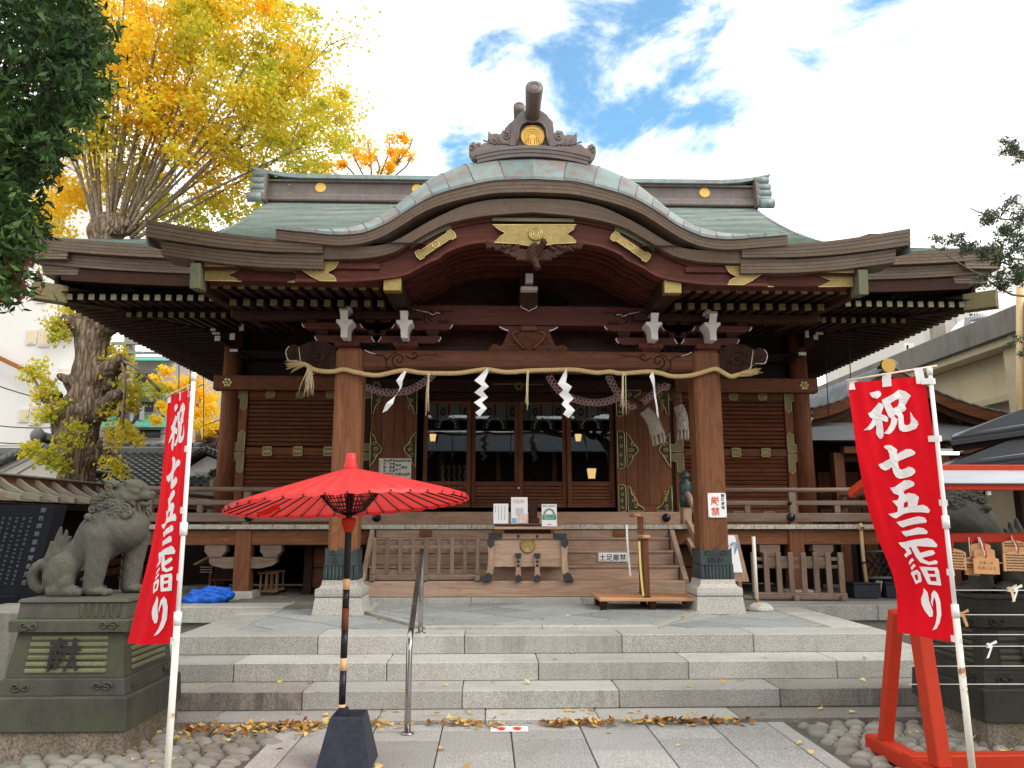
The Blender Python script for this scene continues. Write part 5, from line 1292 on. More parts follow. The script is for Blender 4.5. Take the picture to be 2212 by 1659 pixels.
GLYPHS = [[[(0.2768,0.0463),(0.3334,0.0436),(0.3825,0.0401),(0.4127,0.0432),(0.4262,0.0519),(0.4169,0.06),(0.3864,0.0664),(0.3563,0.0717),(0.354,0.068),(0.3155,0.0659),(0.2908,0.0594)]],[[(0.3773,0.0865),(0.421,0.091),(0.4343,0.1032),(0.4062,0.1181),(0.388,0.132),(0.4477,0.1391),(0.4688,0.1477),(0.4634,0.1595),(0.4365,0.1633),(0.3889,0.1559),(0.3896,0.1797),(0.3875,0.2011),(0.3771,0.2201),(0.3515,0.2281),(0.3293,0.2255),(0.3042,0.212),(0.2969,0.2023),(0.3134,0.1833),(0.3057,0.1712),(0.2628,0.1826),(0.204,0.1913),(0.1235,0.1926),(0.186,0.179),(0.2404,0.1629),(0.2785,0.148),(0.2412,0.1437),(0.221,0.1361),(0.2097,0.1262),(0.2592,0.1212),(0.313,0.1066)]],[[(0.4188,0.0767),(0.4796,0.0698),(0.581,0.0556),(0.6667,0.0418),(0.7412,0.0513),(0.7916,0.0694),(0.7575,0.083),(0.7169,0.1054),(0.7293,0.1173),(0.7104,0.1239),(0.6687,0.129),(0.686,0.1421),(0.6789,0.1654),(0.6816,0.1759),(0.7113,0.1794),(0.74,0.1768),(0.7553,0.1666),(0.7633,0.1284),(0.7851,0.1485),(0.8269,0.1677),(0.8329,0.1794),(0.7976,0.195),(0.7314,0.2023),(0.6525,0.2035),(0.6086,0.1971),(0.5948,0.1852),(0.601,0.1641),(0.602,0.1453),(0.5746,0.1366),(0.5485,0.142),(0.5937,0.1546),(0.5732,0.1731),(0.5319,0.1937),(0.4786,0.2071),(0.4456,0.2107),(0.3888,0.2066),(0.4386,0.1923),(0.4914,0.1718),(0.5129,0.1509),(0.4806,0.1444),(0.4671,0.1311),(0.4406,0.1033),(0.4263,0.0899)],[(0.5205,0.0924),(0.5846,0.0816),(0.6339,0.0775),(0.6503,0.0795),(0.6401,0.0945),(0.6172,0.1046),(0.5462,0.1132)]],[[(0.3698,0.257),(0.4022,0.2518),(0.4555,0.2543),(0.5117,0.2643),(0.5423,0.2716),(0.5264,0.2892),(0.5968,0.278),(0.6562,0.2698),(0.71,0.2707),(0.7477,0.2792),(0.7559,0.2874),(0.7354,0.293),(0.6439,0.3029),(0.5603,0.313),(0.522,0.3191),(0.5222,0.3328),(0.5346,0.3459),(0.5643,0.3483),(0.6089,0.3449),(0.648,0.3374),(0.6923,0.3417),(0.7184,0.3511),(0.7127,0.3616),(0.6676,0.3732),(0.5854,0.3813),(0.5063,0.3836),(0.455,0.3776),(0.4291,0.361),(0.4221,0.3383),(0.3774,0.3489),(0.3285,0.3531),(0.2856,0.3462),(0.2606,0.3353),(0.2553,0.3281),(0.3229,0.3212),(0.4129,0.3062),(0.414,0.2848),(0.4024,0.2716),(0.3725,0.263)]],[[(0.3576,0.4208),(0.4216,0.4167),(0.5082,0.4018),(0.5803,0.3899),(0.6459,0.3899),(0.6839,0.3998),(0.674,0.4116),(0.588,0.4255),(0.5444,0.4336),(0.5577,0.4455),(0.6078,0.4386),(0.6712,0.4431),(0.7066,0.4555),(0.689,0.4705),(0.6729,0.4883),(0.7418,0.484),(0.7916,0.4915),(0.8214,0.5049),(0.8005,0.5148),(0.7004,0.5129),(0.5917,0.5146),(0.4933,0.5214),(0.4192,0.5321),(0.3585,0.5408),(0.3106,0.5364),(0.2649,0.5235),(0.332,0.5201),(0.3997,0.5154),(0.421,0.496),(0.3881,0.4842),(0.3522,0.4716),(0.4316,0.4679),(0.459,0.4558),(0.4573,0.4478),(0.3949,0.442)],[(0.5255,0.4774),(0.5819,0.4719),(0.5741,0.4929),(0.5046,0.4974)]],[[(0.3532,0.5549),(0.4621,0.5477),(0.5644,0.5386),(0.6652,0.5285),(0.7306,0.533),(0.754,0.5445),(0.7397,0.5525),(0.6473,0.5575),(0.531,0.566),(0.4406,0.5751),(0.3902,0.5685)]],[[(0.4029,0.5904),(0.5164,0.5861),(0.6383,0.5718),(0.6993,0.5746),(0.7391,0.5858),(0.7296,0.595),(0.6204,0.5993),(0.5007,0.607),(0.4619,0.6108),(0.426,0.6021)]],[[(0.3031,0.6363),(0.4217,0.6322),(0.5776,0.6197),(0.7271,0.6115),(0.7964,0.6163),(0.8548,0.6348),(0.8398,0.6448),(0.7361,0.6446),(0.6023,0.645),(0.4927,0.6518),(0.3941,0.6608),(0.3355,0.6518)]],[[(0.0559,0.6554),(0.1593,0.6454),(0.242,0.6622),(0.2529,0.6761),(0.0328,0.6947),(0.0027,0.6841),(0.1226,0.6713)]],[[(0.0895,0.7126),(0.2371,0.6931),(0.2652,0.7017),(0.107,0.7231)]],[[(0.1118,0.7321),(0.2446,0.7153),(0.2727,0.7245),(0.1307,0.7441)]],[[(0.0602,0.7539),(0.2771,0.7383),(0.3299,0.749),(0.3161,0.7833),(0.1562,0.7975),(0.1102,0.775)],[(0.1693,0.763),(0.2525,0.7553),(0.2596,0.776),(0.1914,0.7825)]],[[(0.2478,0.6381),(0.3834,0.6464),(0.4323,0.6709),(0.6185,0.6591),(0.7255,0.6567),(0.7775,0.6674),(0.689,0.6768),(0.4538,0.6883),(0.4726,0.6953),(0.5837,0.7031),(0.7558,0.6944),(0.8102,0.6983),(0.7916,0.7083),(0.5706,0.7153),(0.3862,0.7082),(0.3217,0.687)]],[[(0.3428,0.725),(0.7759,0.7217),(0.8126,0.7322),(0.8235,0.7899),(0.4397,0.7909),(0.3905,0.7632)],[(0.4856,0.7378),(0.6872,0.7346),(0.6885,0.7482),(0.4989,0.7502)],[(0.5096,0.7606),(0.6918,0.7585),(0.6977,0.7755),(0.5201,0.7778)]],[[(0.3267,0.8074),(0.3887,0.8215),(0.3959,0.8559),(0.4616,0.8938),(0.441,0.9143),(0.3663,0.9176),(0.277,0.8967),(0.2285,0.8724),(0.2322,0.8517),(0.3056,0.8245)]],[[(0.4356,0.8581),(0.4797,0.8254),(0.5736,0.8109),(0.6811,0.823),(0.7452,0.8539),(0.7459,0.9015),(0.6719,0.9353),(0.54,0.959),(0.3987,0.9671),(0.5216,0.9385),(0.5897,0.9045),(0.5954,0.8601),(0.5456,0.836),(0.488,0.8563),(0.4659,0.8767)]]]
BAN_R = ([(1833, 827), (1833, 840), (1838, 877), (1844, 920), (1850, 964), (1858, 1008), (1868, 1064), (1880, 1116), (1895, 1164), (1911, 1204), (1925, 1240), (1933, 1276), (1935, 1316), (1937, 1365)], [(1997, 812), (2003, 853), (2011, 908), (2017, 948), (2025, 992), (2033, 1044), (2039, 1088), (2044, 1132), (2049, 1180), (2052, 1228), (2057, 1280), (2061, 1328), (2064, 1389)])
BAN_L = ([(364, 856), (364, 864), (360, 917), (355, 981), (348, 1047), (343, 1092), (337, 1122), (330, 1166), (324, 1196), (315, 1233), (307, 1263), (298, 1296), (291, 1326), (281, 1363), (274, 1391)], [(411, 840), (408, 917), (404, 962), (398, 1033), (395, 1092), (392, 1148), (389, 1203), (386, 1259), (384, 1296), (381, 1344), (377, 1391)])
for _g in GLYPHS[8:]:          # the last two characters are traced from the other banner: bring them to the same column
    for _l in _g: _l[:] = [(.34 + .60 * a, b) for a, b in _l]

# ------------------------------------------------------------------ rope, paper streamers, bells and bell ropes in the porch
def z7(x, y): return ((1000 + x / 2.074) / 1.736, (1200 + y / 2.074) / 1.736)
def z8(x, y): return ((1900 + x / 2.074) / 1.736, (1200 + y / 2.074) / 1.736)
rp = [z7(*p) for p in ((300, 345), (370, 385), (450, 400), (520, 400), (600, 385), (700, 408), (850, 430), (1000, 402), (1080, 392), (1200, 410), (1350, 415), (1500, 412), (1650, 390), (1720, 385), (1850, 405), (1950, 402))]
rp += [z8(*p) for p in ((60, 405), (160, 395), (300, 390), (470, 386), (560, 390), (700, 410), (800, 402), (900, 415), (1100, 402), (1200, 415), (1290, 438), (1440, 430), (1600, 385), (1650, 390), (1740, 438), (1800, 425))]
RY = 9.055
rpts = spl([at(a, b, RY) for a, b in rp], 900)
rope = thing('straw_rope', rpts[len(rpts) // 2], 'twisted straw rope strung across the porch beam and both columns', 'rope')
L_ = 0; acc = [0]
for i in range(1, len(rpts)): L_ += (rpts[i] - rpts[i - 1]).length; acc.append(L_)
for st_ in range(3):
    pts = []
    for i, p in enumerate(rpts):
        t = (rpts[min(i + 1, len(rpts) - 1)] - rpts[max(i - 1, 0)]).normalized(); u = Vector((0, 1, 0)); v = t.cross(u).normalized()
        a = acc[i] / .085 * 2 * math.pi + st_ * 2 * math.pi / 3; pts.append(p + (u * math.cos(a) + v * math.sin(a)) * .0135)
    T('rope_strand', 'straw', rope, pts, .016, 6)
def fray(o, d, n, ln, spread, r, par, mat, g=.5, seed=1):
    r2 = random.Random(seed); m = MB()
    for _ in range(n):
        dd = (Vector(d) + Vector((r2.gauss(0, spread), r2.gauss(0, spread * .5), r2.gauss(0, spread)))).normalized(); L = ln * r2.uniform(.6, 1.1); p = Vector(o) + Vector((r2.gauss(0, .01), r2.gauss(0, .008), r2.gauss(0, .01))); pts = [p]
        for q in range(4): dd = (dd + Vector((r2.gauss(0, .1), 0, -g * .35))).normalized(); p = p + dd * L / 4; pts.append(p)
        m.tube(pts, r, 4, True, [r, r, r, r * .8, r * .4])
    return tag(m.build('frayed_end', mat, par, True), kind='stuff')
e0 = at(*z7(300, 345), RY)
fray(e0, (-1, 0, .15), 70, .22, .16, .0042, rope, 'straw', .25, 1); fray(e0 + Vector((.06, -.02, -.02)), (-.1, -.1, -1), 34, .34, .18, .003, rope, 'straw_pale', .6, 2)
fray(at(*z8(1800, 425), RY), (1, 0, .22), 60, .26, .07, .005, rope, 'straw', .05, 3)
T('hanging_cord', 'straw_pale', rope, [at(*z8(1918, 235), 9.12), at(*z8(1895, 395), 9.05)], .006, 5)
T('hanging_cord', 'straw_pale', rope, [at(*z7(250, 210), 9.12), at(*z7(262, 320), 9.05)], .005, 5)

def streamer(pxs, y, label, twist=0):
    P_ = [at(a, b, y) for a, b in pxs]; c = P_[0]
    me_pts = [(p.x - c.x, p.z - c.z) for p in P_]
    m = MB().prism(me_pts, -.0015, .0015, 'y')
    zmin = min(b for a, b in me_pts)
    m.v = [(x, yy + .03 * math.sin(z / zmin * 4 * math.pi + twist) + twist * .05 * x, z) for x, yy, z in m.v]
    o = m.build('paper_streamer', 'paper', None, loc=(0, 0, 0)); o.location = c
    return tag(o, label, 'streamer', 'white zigzag paper streamers on the straw rope')
zz = [(1722, 368), (1615, 472), (1674, 516), (1615, 563), (1671, 598), (1612, 640), (1668, 688), (1622, 722), (1655, 752), (1714, 690), (1674, 640), (1722, 598), (1682, 555), (1728, 522), (1692, 478), (1724, 400)]
streamer([z7(*p) for p in zz], RY - .045, 'folded zigzag paper streamer hanging over the second glass door')
zz2 = [(466, 368), (395, 500), (440, 545), (408, 578), (450, 620), (428, 655), (462, 695), (438, 735), (482, 763), (530, 705), (482, 650), (524, 605), (480, 565), (506, 522), (460, 488), (472, 420)]
streamer([z8(*p) for p in zz2], RY - .045, 'folded zigzag paper streamer hanging over the third glass door')
s1_ = [(1083, 378), (1045, 420), (1010, 475), (1035, 520), (1020, 560), (990, 600), (935, 650), (898, 720), (935, 705), (985, 655), (1000, 590), (1050, 525), (1062, 470), (1085, 400)]
streamer([z7(*p) for p in s1_], RY - .045, 'twisted paper streamer blowing sideways in front of the wooden notice plaque door', 1)
s4_ = [(1140, 395), (1108, 440), (1130, 500), (1145, 540), (1150, 590), (1155, 660), (1170, 730), (1190, 765), (1178, 700), (1165, 620), (1160, 560), (1148, 480), (1146, 420)]
streamer([z8(*p) for p in s4_], RY - .045, 'narrow edge-on paper streamer beside the bell rope tassel', 2)
for i, (fx, p0, n, ln, lab) in enumerate(((z7, (1258, 425), 4, .50, 'thin straw tassel hanging between wooden door leaf and first glass door'), (z7, (2030, 405), 9, .46, 'thickest straw tassel hanging in front of the middle door stiles'), (z8, (910, 425), 5, .48, 'thin straw tassel hanging in front of the fourth glass door edge'))):
    p = at(*fx(*p0), RY - .02); m = MB(); r2 = random.Random(i)
    for _ in range(n):
        a = p + Vector((r2.gauss(0, .010), r2.gauss(0, .006), .02)); b = a + Vector((r2.gauss(-.01, .014), r2.gauss(0, .008), -ln * r2.uniform(.8, 1.05)))
        m.tube([a, (a + b) / 2 + Vector((r2.gauss(0, .006), 0, 0)), b], .0045, 5)
    m.tube([p + Vector((-.02, 0, .0)), p + Vector((.02, 0, .0))], .014, 6)
    o = m.build('straw_tassel', 'straw_pale', None, True); tag(o, lab, 'tassel', 'straw tassels on the rope')

def braid(name, pts, r, label):
    pts = spl(pts, 120); o = thing(name, pts[len(pts) // 2], label, 'bell rope', 'braided red and white bell ropes')
    core = T('rope_core', 'rope_red', o, pts, r * .88, 10)
    ac = [0]
    for i in range(1, len(pts)): ac.append(ac[-1] + (pts[i] - pts[i - 1]).length)
    for k in range(6):
        sg = 1 if k < 3 else -1; q = []
        for i, p in enumerate(pts):
            t = (pts[min(i + 1, len(pts) - 1)] - pts[max(i - 1, 0)]).normalized(); u = t.cross(Vector((.2, 1, .1))).normalized(); v = t.cross(u)
            a = sg * ac[i] / .17 * 2 * math.pi + k * math.pi / 1.5; q.append(p + (u * math.cos(a) + v * math.sin(a)) * r * .92)
        T('braid_strand', 'rope_white', o, q, r * .2, 5)
    return o
def z4(x, y): return ((1350 + x / 1.7015) / 1.736, (1350 + y / 1.7015) / 1.736)
BY = 10.35
def tassel(par, a, b, c_, w0):
    """wooden sleeve a-b and knotted cotton tassel b-c"""
    T('wood_sleeve', WOOD['brown']['z'], par, [a, b], .055, 10)
    T('metal_band', 'iron', par, [a.lerp(b, .62), a.lerp(b, .72)], .058, 10)
    m = MB(); pts = spl([b, b.lerp(c_, .5) + Vector((.02, 0, .03)), c_], 12); rows = []
    tb = MB().tube(pts, w0, 14, True, [w0 * (.9 + .35 * i / len(pts)) for i in range(len(pts))])
    tas = tb.build('cotton_tassel', 'cotton', par, True)
    for k in range(10):
        sg = 1 if k % 2 else -1; q = []
        for i in range(len(pts)):
            t = (pts[min(i + 1, len(pts) - 1)] - pts[max(i - 1, 0)]).normalized(); u = t.cross(Vector((0, 1, .1))).normalized(); v = t.cross(u); a_ = sg * i / len(pts) * 4.4 + k * 2 * math.pi / 5; rr = w0 * (.92 + .35 * i / len(pts)); q.append(pts[i] + (u * math.cos(a_) + v * math.sin(a_)) * rr)
        T('knot_cord', 'cotton', tas, q, .010, 5)
    d = (pts[-1] - pts[-3]).normalized()
    for k in range(9):
        a_ = 2 * math.pi * k / 9; u = d.cross(Vector((0, 1, .1))).normalized(); v = d.cross(u); s0 = pts[-1] + (u * math.cos(a_) + v * math.sin(a_)) * w0 * 1.1
        T('tassel_end', 'cotton', tas, [s0, s0 + d * .05 + Vector((0, 0, -.02)), s0 + d * .06 + Vector((0, 0, -.07))], .016, 6)
A = lambda x, y, Y=BY: at(*z4(x, y), Y)
braid('bell_rope', [A(-20, 155), A(10, 165), A(90, 188), A(180, 208), A(280, 200), A(360, 172), A(430, 125), A(470, 85)], .048, 'braided red and white bell rope looped above the wooden door leaf with the plaque')
braid('bell_rope', [A(1205, 100), A(1235, 150), A(1290, 210), A(1370, 248), A(1480, 272), A(1580, 262), A(1650, 235)], .05, 'braided bell rope sagging in front of the fourth glass door curtain')
b3 = braid('bell_rope', [A(1585, 100), A(1615, 160), A(1660, 235), A(1700, 280), A(1740, 295), A(1760, 285)], .05, 'braided bell rope with the larger tassel lifted over the fittings of the open wooden door')
tassel(b3, A(1720, 255), A(1815, 320), A(1900, 478), .075)
b4 = braid('bell_rope', [A(1800, 275), A(1850, 235), A(1900, 190), A(1945, 168), A(1975, 178)], .045, 'braided bell rope tied near the column with the smaller hanging tassel')
tassel(b4, A(1985, 185), A(2030, 290), A(2060, 450), .062)
for i, px in enumerate((1014, 1249)):
    c = at(px, 735, 10.2); bl = thing('porch_bell', c, ('bronze bell hanging behind the beam above the second glass door', 'bronze bell hanging behind the beam above the third glass door')[i], 'bell', 'bells behind the porch beam')
    MB().lathe([(.001, .17), (.03, .17), (.06, .13), (.14, .11), (.165, .09), (.155, .07), (.15, -.02), (.16, -.12), (.18, -.15), (.17, -.17), (.001, -.17)], 20, c).build('bell_body', 'ridgecopper', bl, True)
    sx = -1 if i == 0 else 1
    o = MB().tube([c + Vector((sx * .09, -.1, .42)), c + Vector((sx * .17 if i else -.17, -.12, .05)), c + Vector((sx * .22, -.12, -.2))], .045, 8).build('bell_cord', 'cotton', bl, True)
    T('bell_ring', 'iron', bl, [c + Vector((sx * .10 + .06 * math.cos(a), -.14, .30 + .06 * math.sin(a))) for a in np.linspace(0, 6.28, 14)[:-1]], .02, 6, closed=True)

# ------------------------------------------------------------------ room behind the glass: curtain, lanterns
cur = thing('door_curtain', (0, 12.62, 3.17), 'cream curtain with dark crests and red tapes behind the glass doors', 'curtain')
for k in range(16):
    x0 = -1.52 + .19 * k
    B('curtain_panel', 'curtain_cloth', cur, x0 + .006, x0 + .184, 12.60 + .006 * (k % 2), 12.606 + .006 * (k % 2), 3.19, 3.50, .001)
    if k % 2 == 1:
        m = MB()
        for q in range(9):
            a = 2 * math.pi * q / 9; cx, cz = x0 + .095 + .036 * math.cos(a), 3.33 + .055 * math.sin(a)
            m.prism([(cx - .012, cz), (cx, cz + .026), (cx + .012, cz), (cx, cz - .026)], 12.585, 12.588, 'y')
        tag(m.build('printed_crest', 'ink', cur), kind='stuff')
    if k % 2 == 0: B('red_tape', 'red_ink', cur, x0 - .014, x0 + .014, 12.585, 12.594, 3.14, 3.50, .001)
for (x, z, lab) in ((-1.32, 2.86, 'small lit hexagonal lantern seen through the first glass door'), (.93, 2.86, 'small lit hexagonal lantern seen through the fourth glass door'), (1.44, 2.48, 'larger lit paper lamp low at the edge of the fourth glass door')):
    p = Vector((x, 13.4 if z > 2.6 else 13.2, z)); big = z < 2.6
    p.x = at(*((935, 945) if x < 0 else (1249, 945) if not big else (1278, 1022)), p.y).x; p.z = at(*((935, 945) if x < 0 else (1249, 945) if not big else (1278, 1022)), p.y).z
    k = .95 if big else .7
    t = thing('hanging_lantern', p, lab, 'lantern', 'lit lanterns inside the hall')
    MB().lathe([(.06 * k, -.10 * k), (.085 * k, .08 * k)], 6, p, cap=False).build('paper_shade', 'lamp_glow', t)
    MB().lathe([(.095 * k, .08 * k), (.05 * k, .12 * k), (.01, .15 * k)], 6, p).build('lantern_cap', 'iron', t); MB().lathe([(.05 * k, -.13 * k), (.065 * k, -.10 * k)], 6, p).build('lantern_foot', 'iron', t)
alt = thing('offering_table', (0, 15.6, 1.5), 'dim altar table with pale paper wands deep inside the hall', 'altar')
B('table_top', 'door', alt, -1.3, 1.3, 15.4, 15.9, 2.28, 2.34); B('table_skirt', 'black', alt, -1.25, 1.25, 15.42, 15.88, 1.5, 2.278)
for k in range(6): B('table_lamp_bar', 'tube_glow', alt, -.62 + .22 * k, -.50 + .22 * k, 15.36, 15.38, 2.20, 2.212, .001)
wand = thing('paper_wands', (-1.15, 14.2, 1.5), 'hanging white paper wands seen through the first glass door', 'wands')
for k in range(5):
    x = -1.32 + .1 * k; m = MB()
    for q in range(7): m.box(x - .02 + .012 * (q % 2), x + .02 + .012 * (q % 2), 14.2, 14.204, 2.50 - .075 * q, 2.57 - .075 * q)
    m.build('paper_wand', 'paper_grey', wand)
B('stand_board', 'black', wand, -1.36, -.88, 14.22, 14.26, 1.5, 2.66)
# ------------------------------------------------------------------ offering box and papers
ob = thing('offering_box', (0.02, 10.13, .787), 'weathered wooden offering box with iron corners and brass crest at the foot of the stair', 'offering box')
OX = .025
B('box_front', 'pale', ob, OX - .44, OX + .44, 10.13, 10.16, .965, 1.315, .006); B('box_body', 'grey', ob, OX - .43, OX + .43, 10.165, 10.375, .99, 1.31)
B('top_rail', 'pale', ob, OX - .33, OX + .33, 10.10, 10.16, 1.318, 1.385, .006)
for s in (-1, 1):
    B('iron_corner', 'iron', ob, OX + s * .505, OX + s * .335, 10.097, 10.163, 1.317, 1.388, .004)
    poly = [(.435, 1.315), (.52, 1.315), (.505, 1.1), (.52, .93), (.585, .79), (.47, .79), (.435, .95)]
    leg = MB().prism([(OX + s * a, b) for a, b in poly], 10.09, 10.16, 'y').build('leg', 'pale', ob)
    MB().prism([(OX + s * a, b) for a, b in ((.43, 1.318), (.525, 1.318), (.52, 1.24), (.478, 1.20), (.43, 1.24))], 10.083, 10.165, 'y').build('iron_strap', 'iron', leg)
    MB().prism([(OX + s * a, b) for a, b in ((.466, .788), (.592, .788), (.548, .88), (.508, .90), (.452, .87))], 10.083, 10.165, 'y').build('iron_shoe', 'iron', leg)
    x = OX + s * .122
    l2 = MB().prism([(x - .035, 1.135), (x + .035, 1.135), (x + .03, .95), (x + .04, .79), (x - .04, .79), (x - .03, .95)], 10.095, 10.13, 'y').build('leg', 'pale', ob)
    MB().prism([(x - .038, 1.138), (x + .038, 1.138), (x + .036, 1.085), (x, 1.06), (x - .036, 1.085)], 10.088, 10.135, 'y').build('iron_strap', 'iron', l2)
    MB().prism([(x - .044, .788), (x + .044, .788), (x + .038, .85), (x, .875), (x - .038, .85)], 10.088, 10.135, 'y').build('iron_shoe', 'iron', l2)
    for z in (1.035, .985): MB().lathe([(.001, -.016), (.012, -.014), (.02, 0)], 10, (x, 10.094, z), 'y', False).build('iron_stud', 'iron', l2, True)
    MB().lathe([(.001, -.016), (.012, -.014), (.02, 0)], 10, (x, 10.10, 1.35), 'y', False).build('iron_stud', 'iron', ob, True)
cr = MB().lathe([(.001, -.012), (.075, -.012), (.088, -.022), (.10, -.012), (.10, 0)], 28, (OX, 10.13, 1.235), 'y', False).build('brass_crest', 'gold', ob, True)
for r in (.025, .045, .066): T('crest_ring', 'gold_line', cr, [(OX + r * math.cos(a), 10.116, 1.225 + r * math.sin(a)) for a in np.linspace(-.8, math.pi + .8, 20)], .004, 5)
shelf = B('leaflet_shelf', 'pale', None, OX - .435, OX + .46, 10.0, 10.2, 1.44, 1.475, .006); tag(shelf, 'narrow wooden shelf above the offering box holding leaflets', 'shelf')
B('shelf_ledge', 'dark', shelf, OX - .43, OX + .22, 10.03, 10.19, 1.476, 1.50); B('shelf_bracket', 'dark', shelf, OX - .3, OX + .3, 10.12, 10.18, 1.386, 1.439)
def at_(px, py, Y): return at(px, py, Y)
def sheet(px0, py0, px1, py1, Y, label, name='notice_sheet', cat='notice', mat='paper', t=.006, group=None, lean=0.0):
    a, b = at(px0, py0, Y), at(px1, py1, Y); o = thing(name, ((a.x + b.x) / 2, Y, b.z), label, cat, group)
    B('sheet', mat, o, a.x, b.x, Y, Y + t, b.z, a.z, .001); return o, a.x, b.x, a.z, b.z
def lett(par, body, size, x, z, Y, mat='ink', bold=0.0, vertical=False, sp=1.05, xs=1.0, name='lettering'):
    me = textmesh(body, size, bold, vertical, sp, xs); return obj(name, me, M[mat], par, (x, Y, z))
o, xa, xb, za, zb = sheet(1066, 1088, 1098, 1131, 10.06, 'leftmost white sheet of vertical writing on the shelf above the offering box', group='papers on the shelf')
for k in range(4):
    m = MB()
    for q in range(9 if k < 3 else 4):
        m.box(xb - .045 - .04 * k - .005, xb - .045 - .04 * k + .005, 10.0565, 10.0575, za - .045 - .02 * q, za - .036 - .02 * q)
    tag(m.build('handwriting', 'ink_grey', o), kind='stuff')
o, xa, xb, za, zb = sheet(1104, 1074, 1140, 1131, 10.05, 'tall stack of printed leaflets in a clear holder on the shelf', 'leaflet_holder', 'leaflets', group='papers on the shelf')
B('printed_patch', 'pink_print', o, xa + .03, xb - .04, 10.044, 10.049, za - .075, za - .03, .001); B('printed_patch', 'paper_grey', o, xa + .06, xb - .055, 10.044, 10.049, zb + .11, zb + .20, .001)
B('printed_patch', 'blue_print', o, xa + .01, xa + .07, 10.044, 10.049, zb + .01, zb + .07, .001); B('front_leaflet', 'pink_print', o, xb - .115, xb - .004, 10.03, 10.042, zb + .005, zb + .125, .001)
ws = thing('slip_holder', (at(1153, 1131, 10.08).x, 10.08, 1.50), 'dark wooden slip holder standing between the leaflets and the green notice', 'holder')
a, b = at(1142, 1080, 10.08), at(1161, 1131, 10.08); B('holder_back', 'dark', ws, a.x, b.x, 10.08, 10.10, b.z, a.z); B('holder_tray', 'dark', ws, a.x + .01, b.x + .02, 10.02, 10.078, b.z, b.z + .07)
o, xa, xb, za, zb = sheet(1170, 1089, 1203, 1137, 10.02, 'white and green infection control notice with a rainbow on the shelf', group='papers on the shelf')
lett(o, '感染防止徹底宣言', .021, (xa + xb) / 2, za - .025, 10.018, 'green_print', .0003)
cx, cz = (xa + xb) / 2, za - .125
for r, mt in ((.062, 'blue_print'), (.054, 'green_print'), (.072, 'yellow_print')): T('rainbow_band', mt, o, [(cx + r * math.cos(a_), 10.017, cz + r * math.sin(a_)) for a_ in np.linspace(0, math.pi, 16)], .0045, 5)
B('green_band', 'green_print', o, xa + .008, xb - .008, 10.014, 10.019, zb + .085, zb + .15, .001); lett(o, '新型コロナウイルス', .017, cx, zb + .132, 10.012, 'paper', .0002); lett(o, '感染拡大防止中', .017, cx, zb + .105, 10.012, 'paper', .0002)
lett(o, '東京都', .016, cx, zb + .025, 10.018, 'ink', .0002)

# ------------------------------------------------------------------ signs
p = at(1324, 1204, 10.62); a, b = at(1294, 1194, 10.62), at(1354, 1213, 10.62)
sg_ = thing('no_shoes_sign', (p.x, 10.62, b.z), 'small white sign with four black characters fixed to the stair risers', 'sign')
B('sign_board', 'paper', sg_, a.x, b.x, 10.625, 10.632, b.z, a.z, .002); lett(sg_, '土足厳禁', .092, p.x, p.z, 10.622, 'ink', .0006)
B('clear_cover', 'paper_grey', sg_, a.x - .015, b.x + .02, 10.633, 10.636, b.z - .004, a.z + .006, .001)
a, b = at(1528, 1065, 9.095), at(1570, 1118, 9.095)
sg_ = thing('entry_forbidden_sign', ((a.x + b.x) / 2, 9.1, b.z), 'white sign with big red characters nailed to the porch column', 'sign')
B('sign_board', 'paper', sg_, a.x, b.x, 9.088, 9.097, b.z, a.z, .003)
lett(sg_, '厳禁', .105, a.x + .085, (a.z + b.z) / 2 - .01, 9.085, 'red_ink', .0012, True, 1.18); lett(sg_, '無断昇殿', .042, b.x - .04, a.z - .10, 9.085, 'ink', .0008, True, 1.12)
for (px, pz) in ((a.x + .01, a.z - .01), (b.x - .01, a.z - .01), (a.x + .01, b.z + .01), (b.x - .01, b.z + .01)): MB().lathe([(.001, -.006), (.005, 0)], 8, (px, 9.087, pz), 'y', False).build('nail', 'ink', sg_)
a, b = at(819, 990, 12.14), at(888, 1035, 12.14)
sg_ = thing('prayer_list_plaque', ((a.x + b.x) / 2, 12.14, b.z), 'cream wooden plaque listing prayers in vertical writing on the open wooden door', 'plaque')
B('sign_board', 'plaque_paint', sg_, a.x, b.x, 12.136, 12.148, b.z, a.z, .003)
cols = ['厄　　除', '初　宮　詣', '結　婚　式', '商売繁盛', '家内安全', '自動車清祓', '寿齢奉告祭', '命　　名', '其他諸祭事']
for k, tx in enumerate(cols):
    n = len(tx); lett(sg_, tx, .044, b.x - .038 - .0475 * k, (a.z + b.z) / 2 + .02, 12.132, 'ink', .0009, True, .27 / .044 / max(n, 1) * 1.0)
lett(sg_, '申し込みは社務所', .024, a.x + .02, (a.z + b.z) / 2 + .02, 12.132, 'ink_grey', .0002, True, 1.15)

